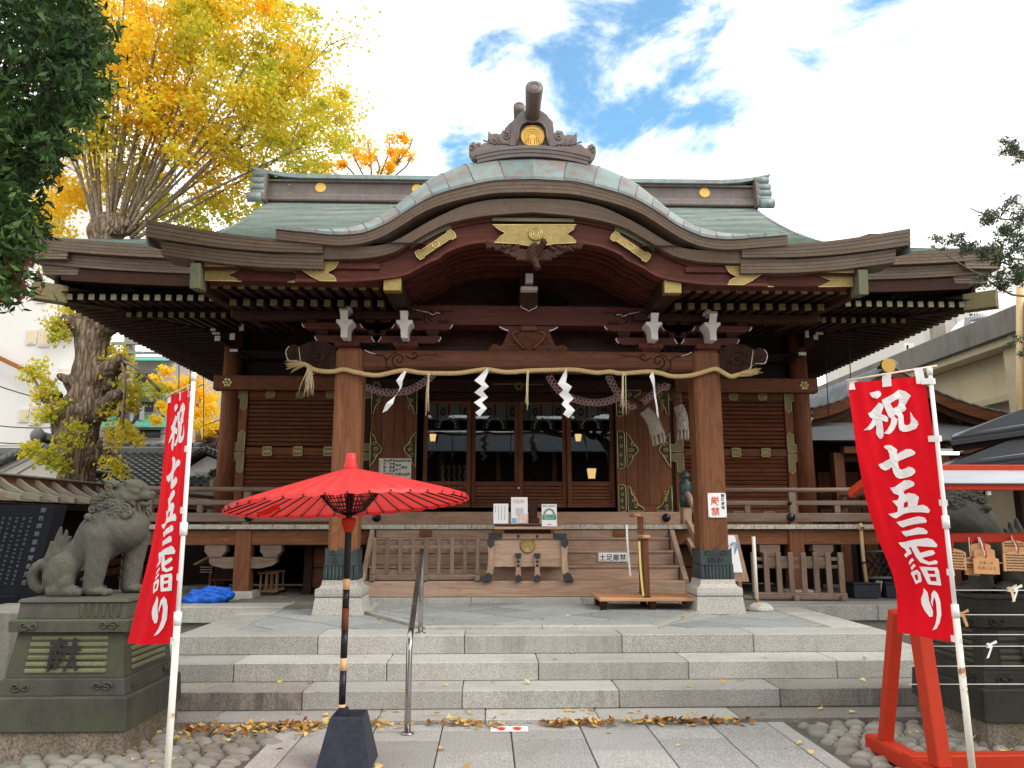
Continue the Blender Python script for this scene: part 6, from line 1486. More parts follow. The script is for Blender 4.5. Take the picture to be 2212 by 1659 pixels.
# ------------------------------------------------------------------ slatted barrier in front of the stair
def barrier(name, p0, p1, n, h, label, base_h=.07, mat='weathered', feet=(0, .5, 1.0), sw=.052):
    p0, p1 = Vector(p0), Vector(p1); o = thing(name, (p0 + p1) / 2, label, 'barrier'); d = (p1 - p0); L = d.length; t = d.normalized(); nrm = Vector((t.y, -t.x, 0))
    up = Vector((0, 0, 1))
    bar('base_rail', mat, o, p0 + up * base_h * .62 - t * .03, p1 + up * base_h * .62 + t * .05, .07, base_h, .01)
    for k in range(n):
        q = p0 + d * (k / (n - 1)); bar('slat', mat, o, q + up * (base_h + .01), q + up * h, .045, sw, .006, roll=t)
    for f in (.70, .86):
        bar('cross_rail', mat, o, p0 + up * h * f + nrm * -.03, p1 + up * h * f + nrm * -.03, .02, .045, .003)
    for f in feet:
        q = p0 + d * f; bar('foot', mat, o, q - nrm * .12 + up * .035, q + nrm * .12 + up * .035, .07, .07, .012)
    return o
barrier('slatted_barrier', (-1.96, 10.24, .787), (-.62, 10.24, .787), 9, .55, 'weathered slatted wooden barrier standing on the stair beside the offering box')
barrier('slatted_barrier', at(1632, 1292, 10.4).to_tuple()[:2] + (.517,), atz(1822, 1298, .517).to_tuple()[:2] + (.517,), 8, .62, 'slatted wooden barrier leaning out of line on the terrace by the rusty post', .09, feet=(.45, .98), sw=.07)

# ------------------------------------------------------------------ step deck with hand posts
dk = thing('step_deck', (1.42, 9.45, .53), 'low orange wooden step with brown hand posts on the porch floor', 'step')
B('deck_top', 'orange', dk, .80, 2.02, 9.12, 9.86, .628, .668, .008)
for x in (.86, 1.43, 1.95):
    m = MB().prism([(9.18, .53), (9.26, .53), (9.30, .628), (9.14, .628)], x - .035, x + .035, 'x').build('deck_leg', 'dark', dk); B('deck_leg', 'dark', dk, x - .03, x + .03, 9.7, 9.8, .53, .627)
for (px, Y, zt) in ((1397, 9.20, 1.345), (1393, 9.46, 1.345), (1388, 9.74, 1.60)):
    x = at(px, 1285, Y).x
    q = B('hand_post', 'door', dk, x - .034, x + .034, Y - .034, Y + .034, .668, zt, .004); B('post_foot', 'dark', q, x - .04, x + .04, Y - .04, Y + .04, .6685, .682, .003)
x0 = at(1397, 1285, 9.2).x; bar('hand_rail', 'orange', dk, (x0, 9.10, 1.36), (x0 + .01, 9.56, 1.36), .09, .04, .014); bar('hand_rail', 'orange', dk, (x0 + .0, 9.62, 1.615), (x0 + .02, 10.1, 1.615), .09, .04, .014)
for (c_, lab, dz) in (('paper', 'long white shoehorn hanging on the hand posts', 0), ('yellow_print', 'long yellow shoehorn hanging on the hand posts', -.06)):
    xx = x0 - .085 - (0 if dz else .045); zz_ = 1.50 if dz == 0 else 1.31
    o = MB().grid([[(xx - .012 + .03 * t * t, 9.12 if dz else 9.66, zz_ - .62 * t), (xx + .012 + .03 * t * t, 9.12 if dz else 9.66, zz_ - .62 * t)] for t in np.linspace(0, 1, 8)])
    o.v += [(x, y + .006, z) for x, y, z in o.v]; n_ = len(o.v) // 2; o.f += [tuple(i + n_ for i in f[::-1]) for f in o.f]
    tag(o.build('shoehorn', c_), lab, 'shoehorn', 'shoehorns on the step deck')

# ------------------------------------------------------------------ handrail on the steps
hr = thing('step_handrail', atz(880, 1585, 0), 'polished steel handrail climbing the stone steps', 'handrail')
b0 = atz(880, 1585, 0.0); b1 = atz(908, 1368, .50); t0 = at(882, 1392, b0.y); t1 = at(905, 1193, b1.y)
t0.x = b0.x; t1.x = b1.x
T('steel_tube', 'chrome', hr, [b0, (b0 + t0) / 2, t0 - Vector((0, 0, .05)), t0 + Vector((0, .012, -.01)), t0 + (t1 - t0) * .02 + Vector((0, 0, .015))] + [t0.lerp(t1, f) + Vector((0, 0, .018)) for f in (.1, .5, .9)] + [t1 + Vector((0, -.03, .012)), t1 + Vector((0, 0, -.01)), t1 - Vector((0, 0, .06)), (t1 + b1) / 2, b1], .0235, 14)
for b_ in (b0, b1): MB().lathe([(.05, 0), (.05, .008), (.025, .014)], 18, b_).build('base_flange', 'chrome', hr, True)

# ------------------------------------------------------------------ red paper parasol
PC = at(747, 1300, 5.3); px_, py_ = PC.x, 5.3
ps = thing('red_parasol', (px_, py_, 0), 'large open red paper parasol on a striped pole in a black base', 'parasol')
CZ = 1.655; RAD = .80; AP = 1.895; NRB = 40
def rim(a, r=RAD): return Vector((px_ + r * math.cos(a), py_ + r * math.sin(a), CZ + (AP - CZ) * max(0, 1 - r / RAD) ** .92 + .07 * r * math.cos(a) - .0625 * r * math.sin(a)))
m = MB(); rows = []
for j in range(9):
    r = .035 + (RAD - .035) * j / 8
    row = []
    for k in range(NRB * 2):
        a = math.pi * k / NRB; p = rim(a, r); p.z -= .010 * (k % 2) * (j / 8); row.append(p)
    rows.append(row)
rows.append([p + (p - Vector((px_, py_, p.z))).normalized() * .006 + Vector((0, 0, -.022)) for p in rows[-1]])
can = m.grid(rows, True).build('canopy', 'parasol_paper', ps)
for k in range(NRB):
    a = 2 * math.pi * k / NRB + math.pi / NRB * 0
    T('rib', 'black_metal', ps, [rim(a, .05) - Vector((0, 0, .014)), rim(a, .4) - Vector((0, 0, .014)), rim(a, RAD + .012) - Vector((0, 0, .016))], .0052, 5)
    T('strut', 'black_metal', ps, [Vector((px_ + .03 * math.cos(a), py_ + .03 * math.sin(a), 1.575)), Vector((px_ + .10 * math.cos(a), py_ + .10 * math.sin(a), 1.60)), rim(a, .27) - Vector((0, 0, .02))], .0038, 4)
for r, z in ((.06, 1.585), (.09, 1.597), (.12, 1.622), (.15, 1.65), (.18, 1.675)): T('strut_thread', 'black_metal', ps, [(px_ + r * math.cos(a), py_ + r * math.sin(a), z + .07 * r * math.cos(a) - .0625 * r * math.sin(a)) for a in np.linspace(0, 6.28, 26)[:-1]], .003, 4, closed=True)
MB().lathe([(.047, 1.865), (.046, 1.90), (.036, 1.945), (.033, 1.985), (.026, 1.99)], 18, (px_, py_, 0)).build('crown_cap', 'parasol_paper', ps, True)
MB().lathe([(.045, 1.555), (.05, 1.535), (.045, 1.50), (.036, 1.49), (.03, 1.46)], 16, (px_, py_, 0)).build('slider', 'vermilion', ps, True)
zseq = [(1.87, .99, 'black_metal'), (.99, .905, 'wrap'), (.905, .775, 'black_metal'), (.775, .60, 'dark'), (.60, .385, 'x'), (.385, .30, 'y')]
zy = lambda py: at(747, py, 5.3).z
seq = [(1.87, zy(1250), 'black_metal'), (zy(1250), zy(1273), 'wrap'), (zy(1273), zy(1313), 'black_metal'), (zy(1313), zy(1361), 'door'), (zy(1361), zy(1421), 'black_metal'), (zy(1421), zy(1448), 'wrap'), (zy(1448), zy(1521), 'black_metal'), (zy(1521), zy(1541), 'wrap'), (zy(1541), .28, 'black_metal')]
for (z1, z0, mt) in seq: MB().lathe([(.0225 if mt == 'black_metal' else .0235, z0), (.0225 if mt == 'black_metal' else .0235, z1)], 16, (px_, py_, 0)).build('pole_section', WOOD['brown']['z'] if mt == 'door' else mt, ps, True)
m = MB(); bx, by = px_ + .045, py_ + .02
m.grid([[(bx + a * h, by + b * h, z) for a, b in ((-1, -1), (1, -1), (1, 1), (-1, 1))] for h, z in ((.172, 0), (.168, .02), (.105, .295), (.098, .305))], True); m.f.append((12, 13, 14, 15)); m.build('stand_block', 'navy', ps)
MB().lathe([(.034, .30), (.034, .345), (.028, .35)], 16, (px_ + .01, py_, 0)).build('stand_collar', 'navy', ps)
# torn red strip with wire hanging under the rim
o = MB().grid([[at(552, 1108, 5.3), at(562, 1114, 5.3)], [at(575, 1100, 5.28), at(580, 1112, 5.28)], [at(598, 1088, 5.25), at(602, 1098, 5.25)], [at(607, 1100, 5.25), at(590, 1112, 5.25)]]); o.build('torn_strip', 'parasol_paper', ps)

# ------------------------------------------------------------------ banners
def banner(edges, pole_px, Ypole, depth_fn, label, wave_seed, crossbar):
    Lp, Rp = edges; (tx, ty), (bx_, by_) = pole_px
    top = at(tx, ty, Ypole); bot = atz(bx_, by_, 0.0) if False else at(bx_, by_, Ypole - .02)
    d = (bot - top); bot = top + d * ((top.z - .0) / (top.z - bot.z))
    o = thing('festival_banner', bot, label, 'banner', 'red festival banners beside the steps')
    mid = top.lerp(bot, .60)
    T('pole', 'white_plastic', o, [top, top.lerp(bot, .2), top.lerp(bot, .4), mid], .0125, 12); T('pole', 'rusty_white', o, [top.lerp(bot, .57), bot], .0185, 12)
    MB().lathe([(.0165, -.03), (.0165, .012), (.010, .02)], 12, top).build('pole_cap', 'white_plastic', o, True)
    for f in (.355, .56): T('pole_clip', 'white_plastic', o, [top.lerp(bot, f), top.lerp(bot, f + .03)], .021, 10)
    fx = lambda pts, v: (np.interp(pts[0][1] + (pts[-1][1] - pts[0][1]) * v, [p[1] for p in pts], [p[0] for p in pts]), pts[0][1] + (pts[-1][1] - pts[0][1]) * v)
    def surf(u, v):
        a, b = fx(Lp, v), fx(Rp, v); dl, dr = depth_fn(v)
        A_, B_ = at(*a, dl), at(*b, dr); p = A_.lerp(B_, u)
        bow = .022 * math.sin(math.pi * u) * math.sin(3.1 * v + wave_seed) + .016 * math.sin(2 * math.pi * u * 1.5 + 5 * v + wave_seed) * v + .006 * math.sin(19 * u + 6 * v + 2 * wave_seed) + .005 * math.sin(31 * u - 9 * v) * (1 - v)
        return p + Vector((0, bow, 0))
    n, mm_ = 28, 70
    cl = MB().grid([[surf(k / n, j / mm_) for k in range(n + 1)] for j in range(mm_ + 1)]).build('cloth', 'banner_red', o, True)
    bm = bmesh.new()
    for loops in GLYPHS:
        flat = [p for l in loops for p in l]; tr = tessellate_polygon([[Vector((p[0], p[1], 0)) for p in l] for l in loops])
        vs = [bm.verts.new((p[0], p[1] * 3, 0)) for p in flat]
        for t in tr:
            try: bm.faces.new([vs[i] for i in t])
            except ValueError: pass
    for _ in range(3):
        ee = [e for e in bm.edges if e.calc_length() > .10]
        if ee: bmesh.ops.subdivide_edges(bm, edges=ee, cuts=1); bmesh.ops.triangulate(bm, faces=bm.faces[:])
    for v in bm.verts:
        p = surf(v.co.x, v.co.y / 3); dirn = (CAM - p).normalized(); v.co = p + dirn * .008
    me = bpy.data.meshes.new('lettering'); bm.to_mesh(me); bm.free(); obj('lettering', me, M['banner_white'], o)
    # cross bar, tabs and ties
    c0, c1 = surf(0, 0), surf(1, 0); e0, e1 = crossbar
    T('cross_bar', 'straw_pale', o, [at(*e0[:2], e0[2]), at(*e1[:2], e1[2])], .006, 8)
    for u in (.05, .5, .93):
        p = surf(u, 0); q = surf(u, .028); tt = (surf(u + .05, 0) - surf(u - .05, 0)).normalized() * .025; q2 = at(*e0[:2], e0[2]).lerp(at(*e1[:2], e1[2]), .04 + .80 * u); 
        MB().grid([[q2 - tt + Vector((0, -.008, .006)), q2 + tt + Vector((0, -.008, .006))], [p - tt - Vector((0, .004, 0)), p + tt - Vector((0, .004, 0))], [q - tt - Vector((0, .006, 0)), q + tt - Vector((0, .006, 0))]]).build('tab', 'banner_white', o)
    for v in (.02, .235, .475, .735, .985):
        p = surf(.93, v); tq = min(.9, max(0, (top.z - p.z) / (top.z - bot.z))); q = top.lerp(bot, tq); q2 = q + (q - p).normalized() * .02
        MB().grid([[p + Vector((0, -.008, .018)), p + Vector((0, -.008, -.018))], [q + Vector((0, -.024, .016)), q + Vector((0, -.024, -.02))], [q2 + Vector((0, -.012, .015)), q2 + Vector((0, -.012, -.02))]]).build('tie', 'banner_white', o)
    return o
banner(BAN_R, ((2008, 800), (2100, 1659)), 4.45, lambda v: (4.50 + .18 * math.sin(2.4 * v) * v, 4.46 + .03 * v), 'tall red festival banner on a white pole in front of the red plaque rack', .3, ((1829, 822, 4.5), (2024, 790, 4.45)))
banner(BAN_L, ((419, 812), (362, 1659)), 4.45, lambda v: (4.86 - .10 * v, 4.46), 'tall red festival banner turned nearly edge-on beside the guardian statue', 2.2, ((358, 857, 4.88), (419, 828, 4.46)))
# ------------------------------------------------------------------ guardian statues on pedestals
LF = Field((-.52, -.24, -.01), (.50, .24, .94), 170)
def lion(c, e):
    c((-.17, 0, .20), (.16, 0, .50), .14, .18)                       # trunk
    e((.25, 0, .52), (.17, .18, .165), k=.06)                    # chest
    c((.05, 0, .48), (.20, 0, .72), .16, .145, k=.07)             # neck
    for s in (-1, 1):
        e((-.17, s * .13, .17), (.125, .075, .16), (0, .35, 0), k=.03)      # thigh
        c((-.10, s * .15, .10), (-.16, s * .16, .035), .06, .05, k=.03)
        c((-.20, s * .16, .035), (-.03, s * .16, .032), .045, .048, k=.02)   # hind foot
        lx = .105 if s < 0 else .27
        c((lx + .02, s * .12, .45), (lx - .015, s * .125, .06), .095, .068, k=.035)   # foreleg
        e((lx + .03, s * .125, .032), (.085, .062, .036), k=.02)
        for k in range(3):                                                   # toes
            e((lx + .10, s * .125 + (k - 1) * .036, .026), (.028, .02, .028), k=.008)
            e((.01, s * .16 + (k - 1) * .034, .028), (.035, .019, .030), k=.008)
        for k in range(4): c((lx - .075, s * .13, .36 - .075 * k), (lx - .115, s * .13, .34 - .075 * k), .02, .006, k=.012)   # leg tufts
        e((lx - .09, s * .14, .43), (.032, .03, .034), k=.008)
        # ears, brow, eyes, cheeks
        c((.19, s * .10, .855), (.135, s * .15, .875), .036, .012, k=.014)
        c((.27, s * .075, .875), (.37, s * .065, .835), .022, .02, k=.012)
        e((.345, s * .082, .80), (.030, .022, .022), k=.006)
        e((.31, s * .085, .745), (.05, .035, .035), k=.014)
        c((.25, s * .11, .77), (.34, s * .09, .70), .026, .016, k=.01)
        # mane locks: rows of curls
        for (px, pz, r) in ((.30, .665, .042), (.25, .64, .048), (.19, .62, .044), (.13, .60, .04), (.07, .585, .038), (.34, .63, .034), (.17, .70, .042), (.11, .68, .04), (.05, .66, .036), (.165, .775, .04), (.11, .755, .038), (.06, .73, .034), (.21, .69, .04), (.16, .835, .032)):
            yy = .145 if px > .15 else .14
            e((px, s * yy, pz), (r * 1.12, r * .66, r * 1.12), k=.006, swirl=.0055)
        for (px, pz) in ((.24, .60), (.31, .61), (.10, .53), (.02, .60)):
            e((px, s * .15, pz), (.032, .028, .032), k=.006)
    for k in range(5): e((.02 + .035 * k - .02, 0, .60 + .055 * k), (.04, .10, .045), k=.008)
    e((.285, 0, .80), (.125, .105, .105), k=.03)                # skull
    e((.385, 0, .765), (.07, .075, .05), k=.02)                  # muzzle
    e((.435, 0, .785), (.03, .04, .026), k=.01)                  # nose
    e((.37, 0, .705), (.065, .06, .028), k=.01)                  # jaw
    e((.425, 0, .732), (.055, .08, .008), cut=True)               # mouth line
    for k in range(4): c((.36 - .02 * k, (k - 1.5) * .03, .69), (.37, (k - 1.5) * .035, .645), .018, .008, k=.01)   # beard
    # curled tail with plume
    for k in range(14):
        a0, a1 = 1.2 + .36 * k, 1.2 + .36 * (k + 1)
        c((-.37 + .085 * math.cos(a0), 0, .135 + .095 * math.sin(a0)), (-.37 + .085 * math.cos(a1), 0, .135 + .095 * math.sin(a1)), .05 - .0016 * k, .05 - .0016 * (k + 1), k=.01)
    for (bx_, tx_, tz_, r) in ((-.30, -.275, .515, .042), (-.26, -.225, .49, .036), (-.24, -.19, .44, .034), (-.33, -.335, .40, .032)):
        c((bx_, 0, .28), (tx_, 0, tz_), r + .015, .012, k=.02)
    c((-.34, 0, .22), (-.26, 0, .30), .05, .06, k=.03)
lion(LF.cap, LF.ell); _X, _Y, _Z = LF.grid(); LF.D = LF.D + .0015 * np.sin(70 * _X) * np.sin(60 * _Z + 20 * _Y)
lion_me = sdf_mesh(LF)
lion_me.materials.append(M['statue'])
S0 = at(207.5, 1290, 5.95)
lo = obj('guardian_lion', lion_me, None, None, (S0.x - .045, 5.93, 1.005)); lo.scale = (.91, 1.0, .93)
tag(lo, 'mossy stone guardian lion sitting in profile on the pedestal beside the edge-on banner', 'statue', 'stone guardian lions')
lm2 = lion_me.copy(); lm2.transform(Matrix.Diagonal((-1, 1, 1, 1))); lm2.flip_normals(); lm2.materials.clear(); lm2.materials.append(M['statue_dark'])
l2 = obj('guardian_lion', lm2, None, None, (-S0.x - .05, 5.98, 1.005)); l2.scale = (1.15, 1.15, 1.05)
tag(l2, 'dark stone guardian lion half hidden behind the red plaque rack', 'statue', 'stone guardian lions')
def pedestal(cx, cy, label, mossy, rough, rib='mossrib'):
    o = thing('lion_pedestal', (cx, cy, 0), label, 'pedestal', 'stone pedestals of the guardian lions')
    def blk(nm, mat, h0, z0, h1, z1, ch=.008):
        m = MB(); m.grid([[(cx + a * h, cy + b * h, z) for a, b in ((-1, -1), (1, -1), (1, 1), (-1, 1))] for h, z in ((h0, z0), (h0 if ch == 0 else h0 + (h1 - h0) * .9, z1 - ch), (h1 - ch, z1))], True); m.f += [(8, 9, 10, 11)]; return m.build(nm, mat, o)
    blk('base_block', rough, .455, -.04, .45, .163, .01); blk('ledge_block', mossy, .47, .166, .455, .38, .012); blk('carved_course', mossy, .425, .383, .41, .49, .01)
    blk('dado', mossy, .395, .493, .355, .785, .006); blk('cornice', mossy, .40, .788, .405, .872, .012); blk('neck_block', mossy, .37, .875, .362, .98, .004); blk('top_slab', mossy, .378, .983, .365, 1.005, .004)
    for (dx, dy) in ((0, -1), (-1 if cx > 0 else 1, 0)):
        for k in range(6):      # ribbed panel on the sloping dado
            z = .535 + .042 * k; h = .395 - (z - .493) * .137; w_ = .275 - (z - .5) * .06
            if dx == 0: B('panel_rib', rib, o, cx - w_, cx + w_, cy - h - .012, cy - h + .02, z - .014, z + .014, .006)
            else: B('panel_rib', rib, o, cx + dx * (h - .02), cx + dx * (h + .012), cy - w_, cy + w_, z - .014, z + .014, .006)
        for s in (-1, 1):
            for (zz_, hh) in ((.83, .404), (.437, .42)):
                cc = spiral((s * .30, zz_), .034, 1.3, 0, s, 14) + spiral((s * .235, zz_), .028, 1.2, 3, -s, 12)
                pts = [((cx + a, cy - hh - .002, b) if dx == 0 else (cx + dx * (hh + .002), cy + a, b)) for a, b in cc]
                T('scroll_relief', mossy, o, pts, .008, 5)
    me = textmesh('献', .23, .003); me.transform(Matrix.Rotation(-.136, 4, 'X'))
    obj('carved_character', me, M['ink'], o, (cx - .01, cy - .402, .64))
    for k in range(6): B('weep_stain_rib', mossy, o, cx + .05 + .05 * k, cx + .075 + .05 * k, cy - .376, cy - .36, .885, .97, .004)
    return o
pedestal(-3.345, 5.95, 'moss-covered carved stone pedestal under the lion in profile', 'pedestal', 'pedestal_rough')
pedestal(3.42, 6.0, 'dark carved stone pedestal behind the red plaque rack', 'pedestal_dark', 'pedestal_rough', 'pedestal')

# ------------------------------------------------------------------ red rack with votive plaques
RKY = 5.02
rk = thing('plaque_rack', (2.7, RKY, 0), 'vermilion roofed rack with wires and wooden votive plaques', 'rack')
xl = at(1985, 1300, RKY).x
for dx in (0, 2.05):
    fx_ = atz(1905, 1632, .0).x + dx + .03
    B('foot_beam', 'vermilion', rk, fx_ - .065, fx_ + .065, 4.55, 5.55, .0, .10, .012)
    q0, q1, q2, q3 = at(1921, 1612, 5.38), at(1936, 1320, 5.10), at(2008, 1680, 4.80), at(1952, 1280, 5.0)
    q0.x = q2.x = fx_; q0.z = q2.z = .10; D_ = Vector((dx, 0, 0))
    bar('leg', 'vermilion', rk, q0, q1 + D_, .075, .075, .006, roll=(1, 0, 0)); bar('leg', 'vermilion', rk, q2 + Vector((.03, 0, 0)), (q3.x + dx + .02, 5.0, 1.86), .11, .085, .006, roll=(1, 0, 0))
B('bottom_rail', 'vermilion', rk, 2.10, 4.15, 4.96, 5.06, .03, .115, .006)
B('plaque_rail', 'vermilion', rk, 2.05, 4.2, RKY - .03, RKY + .03, 1.395, 1.455, .005)
B('ridge_beam', 'vermilion', rk, 2.14, 4.4, RKY + .05, RKY + .13, 1.855, 1.905, .005)
B('eave_beam', 'vermilion', rk, 2.16, 4.4, 4.70, 4.74, 1.72, 1.755, .004)
bar('roof_sheet', 'vermilion_roof', rk, (3.27, 4.68, 1.762), (3.27, 5.12, 1.875), 2.24, .01, .002); bar('roof_sheet', 'vermilion_roof', rk, (3.27, 5.56, 1.762), (3.27, 5.13, 1.875), 2.24, .01, .002)
for yv in ((4.68, 5.1), (5.56, 5.13)): bar('gable_board', 'vermilion', rk, (2.15, yv[0], 1.73), (2.15, yv[1], 1.86), .05, .06, .004)
B('beam_end', 'white_paint', rk, 2.10, 2.138, RKY + .045, RKY + .135, 1.85, 1.91, .003)
for x in (2.30, 2.62, 2.94, 3.26): B('eave_clip', 'white_paint', rk, x - .012, x + .012, 4.72, 4.745, 1.69, 1.718, .003)
wz = [at(2150, y, 4.97).z for y in (1215, 1274, 1327, 1370, 1395, 1438, 1477)]
for z in wz: T('wire', 'paper', rk, [(2.14, 4.97, z), (3.0, 4.97, z - .004), (4.12, 4.97, z + .002)], .0028, 5)
def ema(px, py, Y, rot, label, w_=.15, h=.095, txt=None, lines=0):
    p = at(px, py, Y); o = thing('votive_plaque', p, label, 'plaque', 'wooden votive plaques on the red rack')
    poly = [(-.5, -.5), (.5, -.5), (.5, .32), (.33, .42), (0, .5), (-.33, .42), (-.5, .32)]
    mm = MB().prism([(a * w_, b * h) for a, b in poly], -.005, .005, 'y'); Rm = Matrix.Rotation(rot, 4, 'Y')
    mm.v = [tuple(p + (Rm @ Vector(v))) for v in mm.v]; pl = mm.build('board', 'ema', o)
    T('cord', 'red_ink', o, [p + Vector((0, -.006, h * .38)), p + Vector((.005, -.01, h * .7)), Vector((p.x + .004, RKY - .045, 1.42))], .0035, 5); T('cord', 'paper', o, [p + Vector((-.008, -.006, h * .38)), p + Vector((-.012, -.01, h * .75)), Vector((p.x - .01, RKY - .045, 1.43))], .003, 5)
    if txt:
        for i, t_ in enumerate(txt): me = textmesh(t_, .024, -.0003); ob_ = obj('handwriting', me, M['ink'], o, p + Vector((.0, -.0065, .012 - .032 * i)), (0, rot, 0))
    for i in range(lines):
        m = MB(); x = -w_ * .42
        while x < w_ * .40:
            l = rng.uniform(.005, .016); v0 = p + (Rm @ Vector((x, -.0062, h * .28 - i * h * .13))); m.box(v0.x, v0.x + l, v0.y - .0006, v0.y, v0.z - .0035, v0.z + .0035); x += l + .004
        tag(m.build('handwriting', 'ink', o), kind='stuff')
ema(2118, 1187, 4.975, .0, 'plain small back plaque at the top of the middle bunch on the rack', .13, .085)
ema(2126, 1198, 4.962, .0, 'blank plaque in the middle of the middle bunch on the rack', .135, .085)
ema(2130, 1220, 4.945, .03, 'front plaque of the middle bunch with a few large handwritten characters', .165, .115, ['日本一の', '色男になる'])
ema(2100, 1222, 4.985, .1, 'narrow plaque peeking out at the left of the middle bunch', .09, .12, None, 4)
ema(2190, 1185, 4.975, .02, 'upper plaque of the rightmost bunch with two lines of writing', .15, .11, None, 2)
ema(2200, 1212, 4.95, .03, 'large front plaque of the rightmost bunch covered in writing', .20, .13, None, 7)
ema(2058, 1207, 4.96, .06, 'densely written plaque just behind the white banner pole', .17, .135, None, 7)
def fortune(px, py, label, dx, mat='paper'):
    z = min(wz, key=lambda q: abs(q - at(px, py, 4.97).z)); x = at(px, py, 4.97).x
    m = MB(); m.grid([[(x - .02, 4.962, z + .012), (x - .008, 4.958, z + .022)], [(x + .0, 4.955, z - .012), (x + .018, 4.955, z + .0)], [(x + dx, 4.958, z - .075), (x + dx + .018, 4.958, z - .07)]]); m.grid([[(x - .01, 4.96, z + .0), (x, 4.957, z + .015)], [(x + .05, 4.957, z + .018), (x + .045, 4.957, z + .036)]])
    m.box(x - .012, x + .014, 4.955, 4.975, z - .012, z + .012); tag(m.build('fortune_slip', mat, None), label, 'paper slip', 'knotted fortune slips on the rack wires')
fortune(2135, 1392, 'long white fortune slip knotted low on the rack wires', -.03); fortune(2190, 1268, 'white fortune slip folded over the wire under the rightmost plaques', -.03); fortune(2180, 1280, 'yellowish folded slip tied to the wire by the pedestal top', .01, 'straw_pale'); fortune(2075, 1330, 'tan slip tied to the wire beside the white banner pole', .02, 'ema')

# ------------------------------------------------------------------ things on the terraces and under the veranda
TF = Field((-.4, -.25, -.01), (.36, .26, .26), 90)
TF.ell((0, 0, .05), (.30, .19, .085), (0, -.12, 0)); TF.cap((-.28, -.10, .035), (.12, -.12, .04), .05, .04, .02); TF.cap((-.22, -.02, .11), (.18, .04, .13), .055, .05, .03); TF.cap((-.05, .05, .16), (.22, .02, .14), .04, .03, .04); TF.cap((-.31, -.09, .03), (-.2, -.15, .02), .03, .02, .02)
_X, _Y, _Z = TF.grid(); TF.D = np.maximum(TF.D + .007 * np.sin(26 * _X + 40 * _Z + 10 * np.sin(9 * _Y)) + .004 * np.sin(60 * _X - 50 * _Z), -_Z + 0 * _X + 0 * _Y)
tp = at(450, 1297, 10.25)
o = obj('blue_tarpaulin', sdf_mesh(TF), M['tarp'], None, (tp.x, 10.35, .517)); tag(o, 'crumpled blue tarpaulin bundle on the terrace floor', 'tarpaulin')
def stool(px, py, Y, label, mat):
    p = atz(px, py, .517); p.y = Y; p.x = at(px, py, Y).x; o = thing('small_stool', (p.x, Y, .515), label, 'stool', 'small wooden stools under the veranda')
    B('seat_board', mat, o, p.x - .15, p.x + .15, Y - .03, Y + .03, .80, .832); B('foot_board', mat, o, p.x - .155, p.x + .155, Y - .035, Y + .035, .545, .58)
    for k in range(4): B('spindle', mat, o, p.x - .115 + .075 * k, p.x - .09 + .075 * k, Y - .012, Y + .012, .581, .799, .003)
    for s in (-1, 1): B('foot', 'dark', o, p.x + s * .13 - .02, p.x + s * .13 + .02, Y - .09, Y + .09, .517, .544)
stool(577, 1285, 11.45, 'pale wooden spindle stool lying in front under the veranda', 'stool'); stool(592, 1278, 11.85, 'dimmer wooden spindle stool behind the pale one', 'pale')
sh = thing('small_shrine', (at(485, 1285, 11.7).x, 11.7, .517), 'tiny wooden roofed shrine stored under the veranda', 'small shrine'); xx = at(488, 1285, 11.7).x
for (dx, dy) in ((-.2, -.12), (.2, -.12), (-.2, .12), (.2, .12)): B('leg', 'door', sh, xx + dx - .018, xx + dx + .018, 11.7 + dy - .018, 11.7 + dy + .018, .517, .95)
B('shelf_board', 'door', sh, xx - .23, xx + .23, 11.56, 11.84, .70, .72); B('cabin', 'dark', sh, xx - .13, xx + .15, 11.62, 11.8, .721, .98)
bar('roof_slope', 'pale', sh, (xx - .42, 11.7, .93), (xx + .02, 11.7, 1.16), .42, .03); bar('roof_slope', 'dark', sh, (xx + .38, 11.7, .95), (xx + .02, 11.7, 1.165), .42, .03)
for k in range(3): B('batten', 'worn_white', sh, xx - .33, xx - .15, 11.5, 11.51, .89 - .035 * k, .90 - .035 * k, .002)
# notice board with umbrella sign, rusty post
nb = thing('umbrella_notice', (at(1595, 1255, 9.75).x, 9.75, .52), 'white sheet with a drawn umbrella handle on a leaning board behind the column', 'notice'); a, b = at(1577, 1155, 9.75), at(1608, 1256, 9.75)
m = MB(); m.grid([[(a.x + .02, 9.72, b.z - .0), (b.x + .05, 9.72, b.z)], [(a.x - .06, 9.86, a.z), (b.x - .02, 9.86, a.z)]]); m.grid([[(a.x + .02, 9.75, b.z - .0), (b.x + .05, 9.75, b.z)], [(a.x - .06, 9.89, a.z), (b.x - .02, 9.89, a.z)]]); m.grid([[(b.x + .05, 9.72, b.z), (b.x + .05, 9.75, b.z)], [(b.x - .02, 9.86, a.z), (b.x - .02, 9.89, a.z)]]); m.build('board', 'pale', nb)
MB().grid([[(a.x + .0, 9.735, b.z + .11), (b.x - .02, 9.735, b.z + .11)], [(a.x - .05, 9.853, a.z - .01), (b.x - .06, 9.853, a.z - .01)]]).build('sheet', 'paper', nb)
q = at(1586, 1178, 9.8); T('umbrella_handle', 'blue_print', nb, [q + Vector((.035 * math.cos(t), 0, .035 * math.sin(t))) for t in np.linspace(math.pi, -.3, 10)] + [q + Vector((.0, 0, -.11)), q + Vector((-.02, 0, -.17))], .010, 6)
bar('leg', 'grey', nb, (b.x - .02, 9.86, .52), (b.x - .02, 9.88, b.z), .05, .03)
rp_ = thing('rusty_post', (atz(1617, 1312, .5).x, 9.35, .5), 'rusty white iron post standing in a rounded stone foot', 'post'); xx = atz(1617, 1312, .5).x
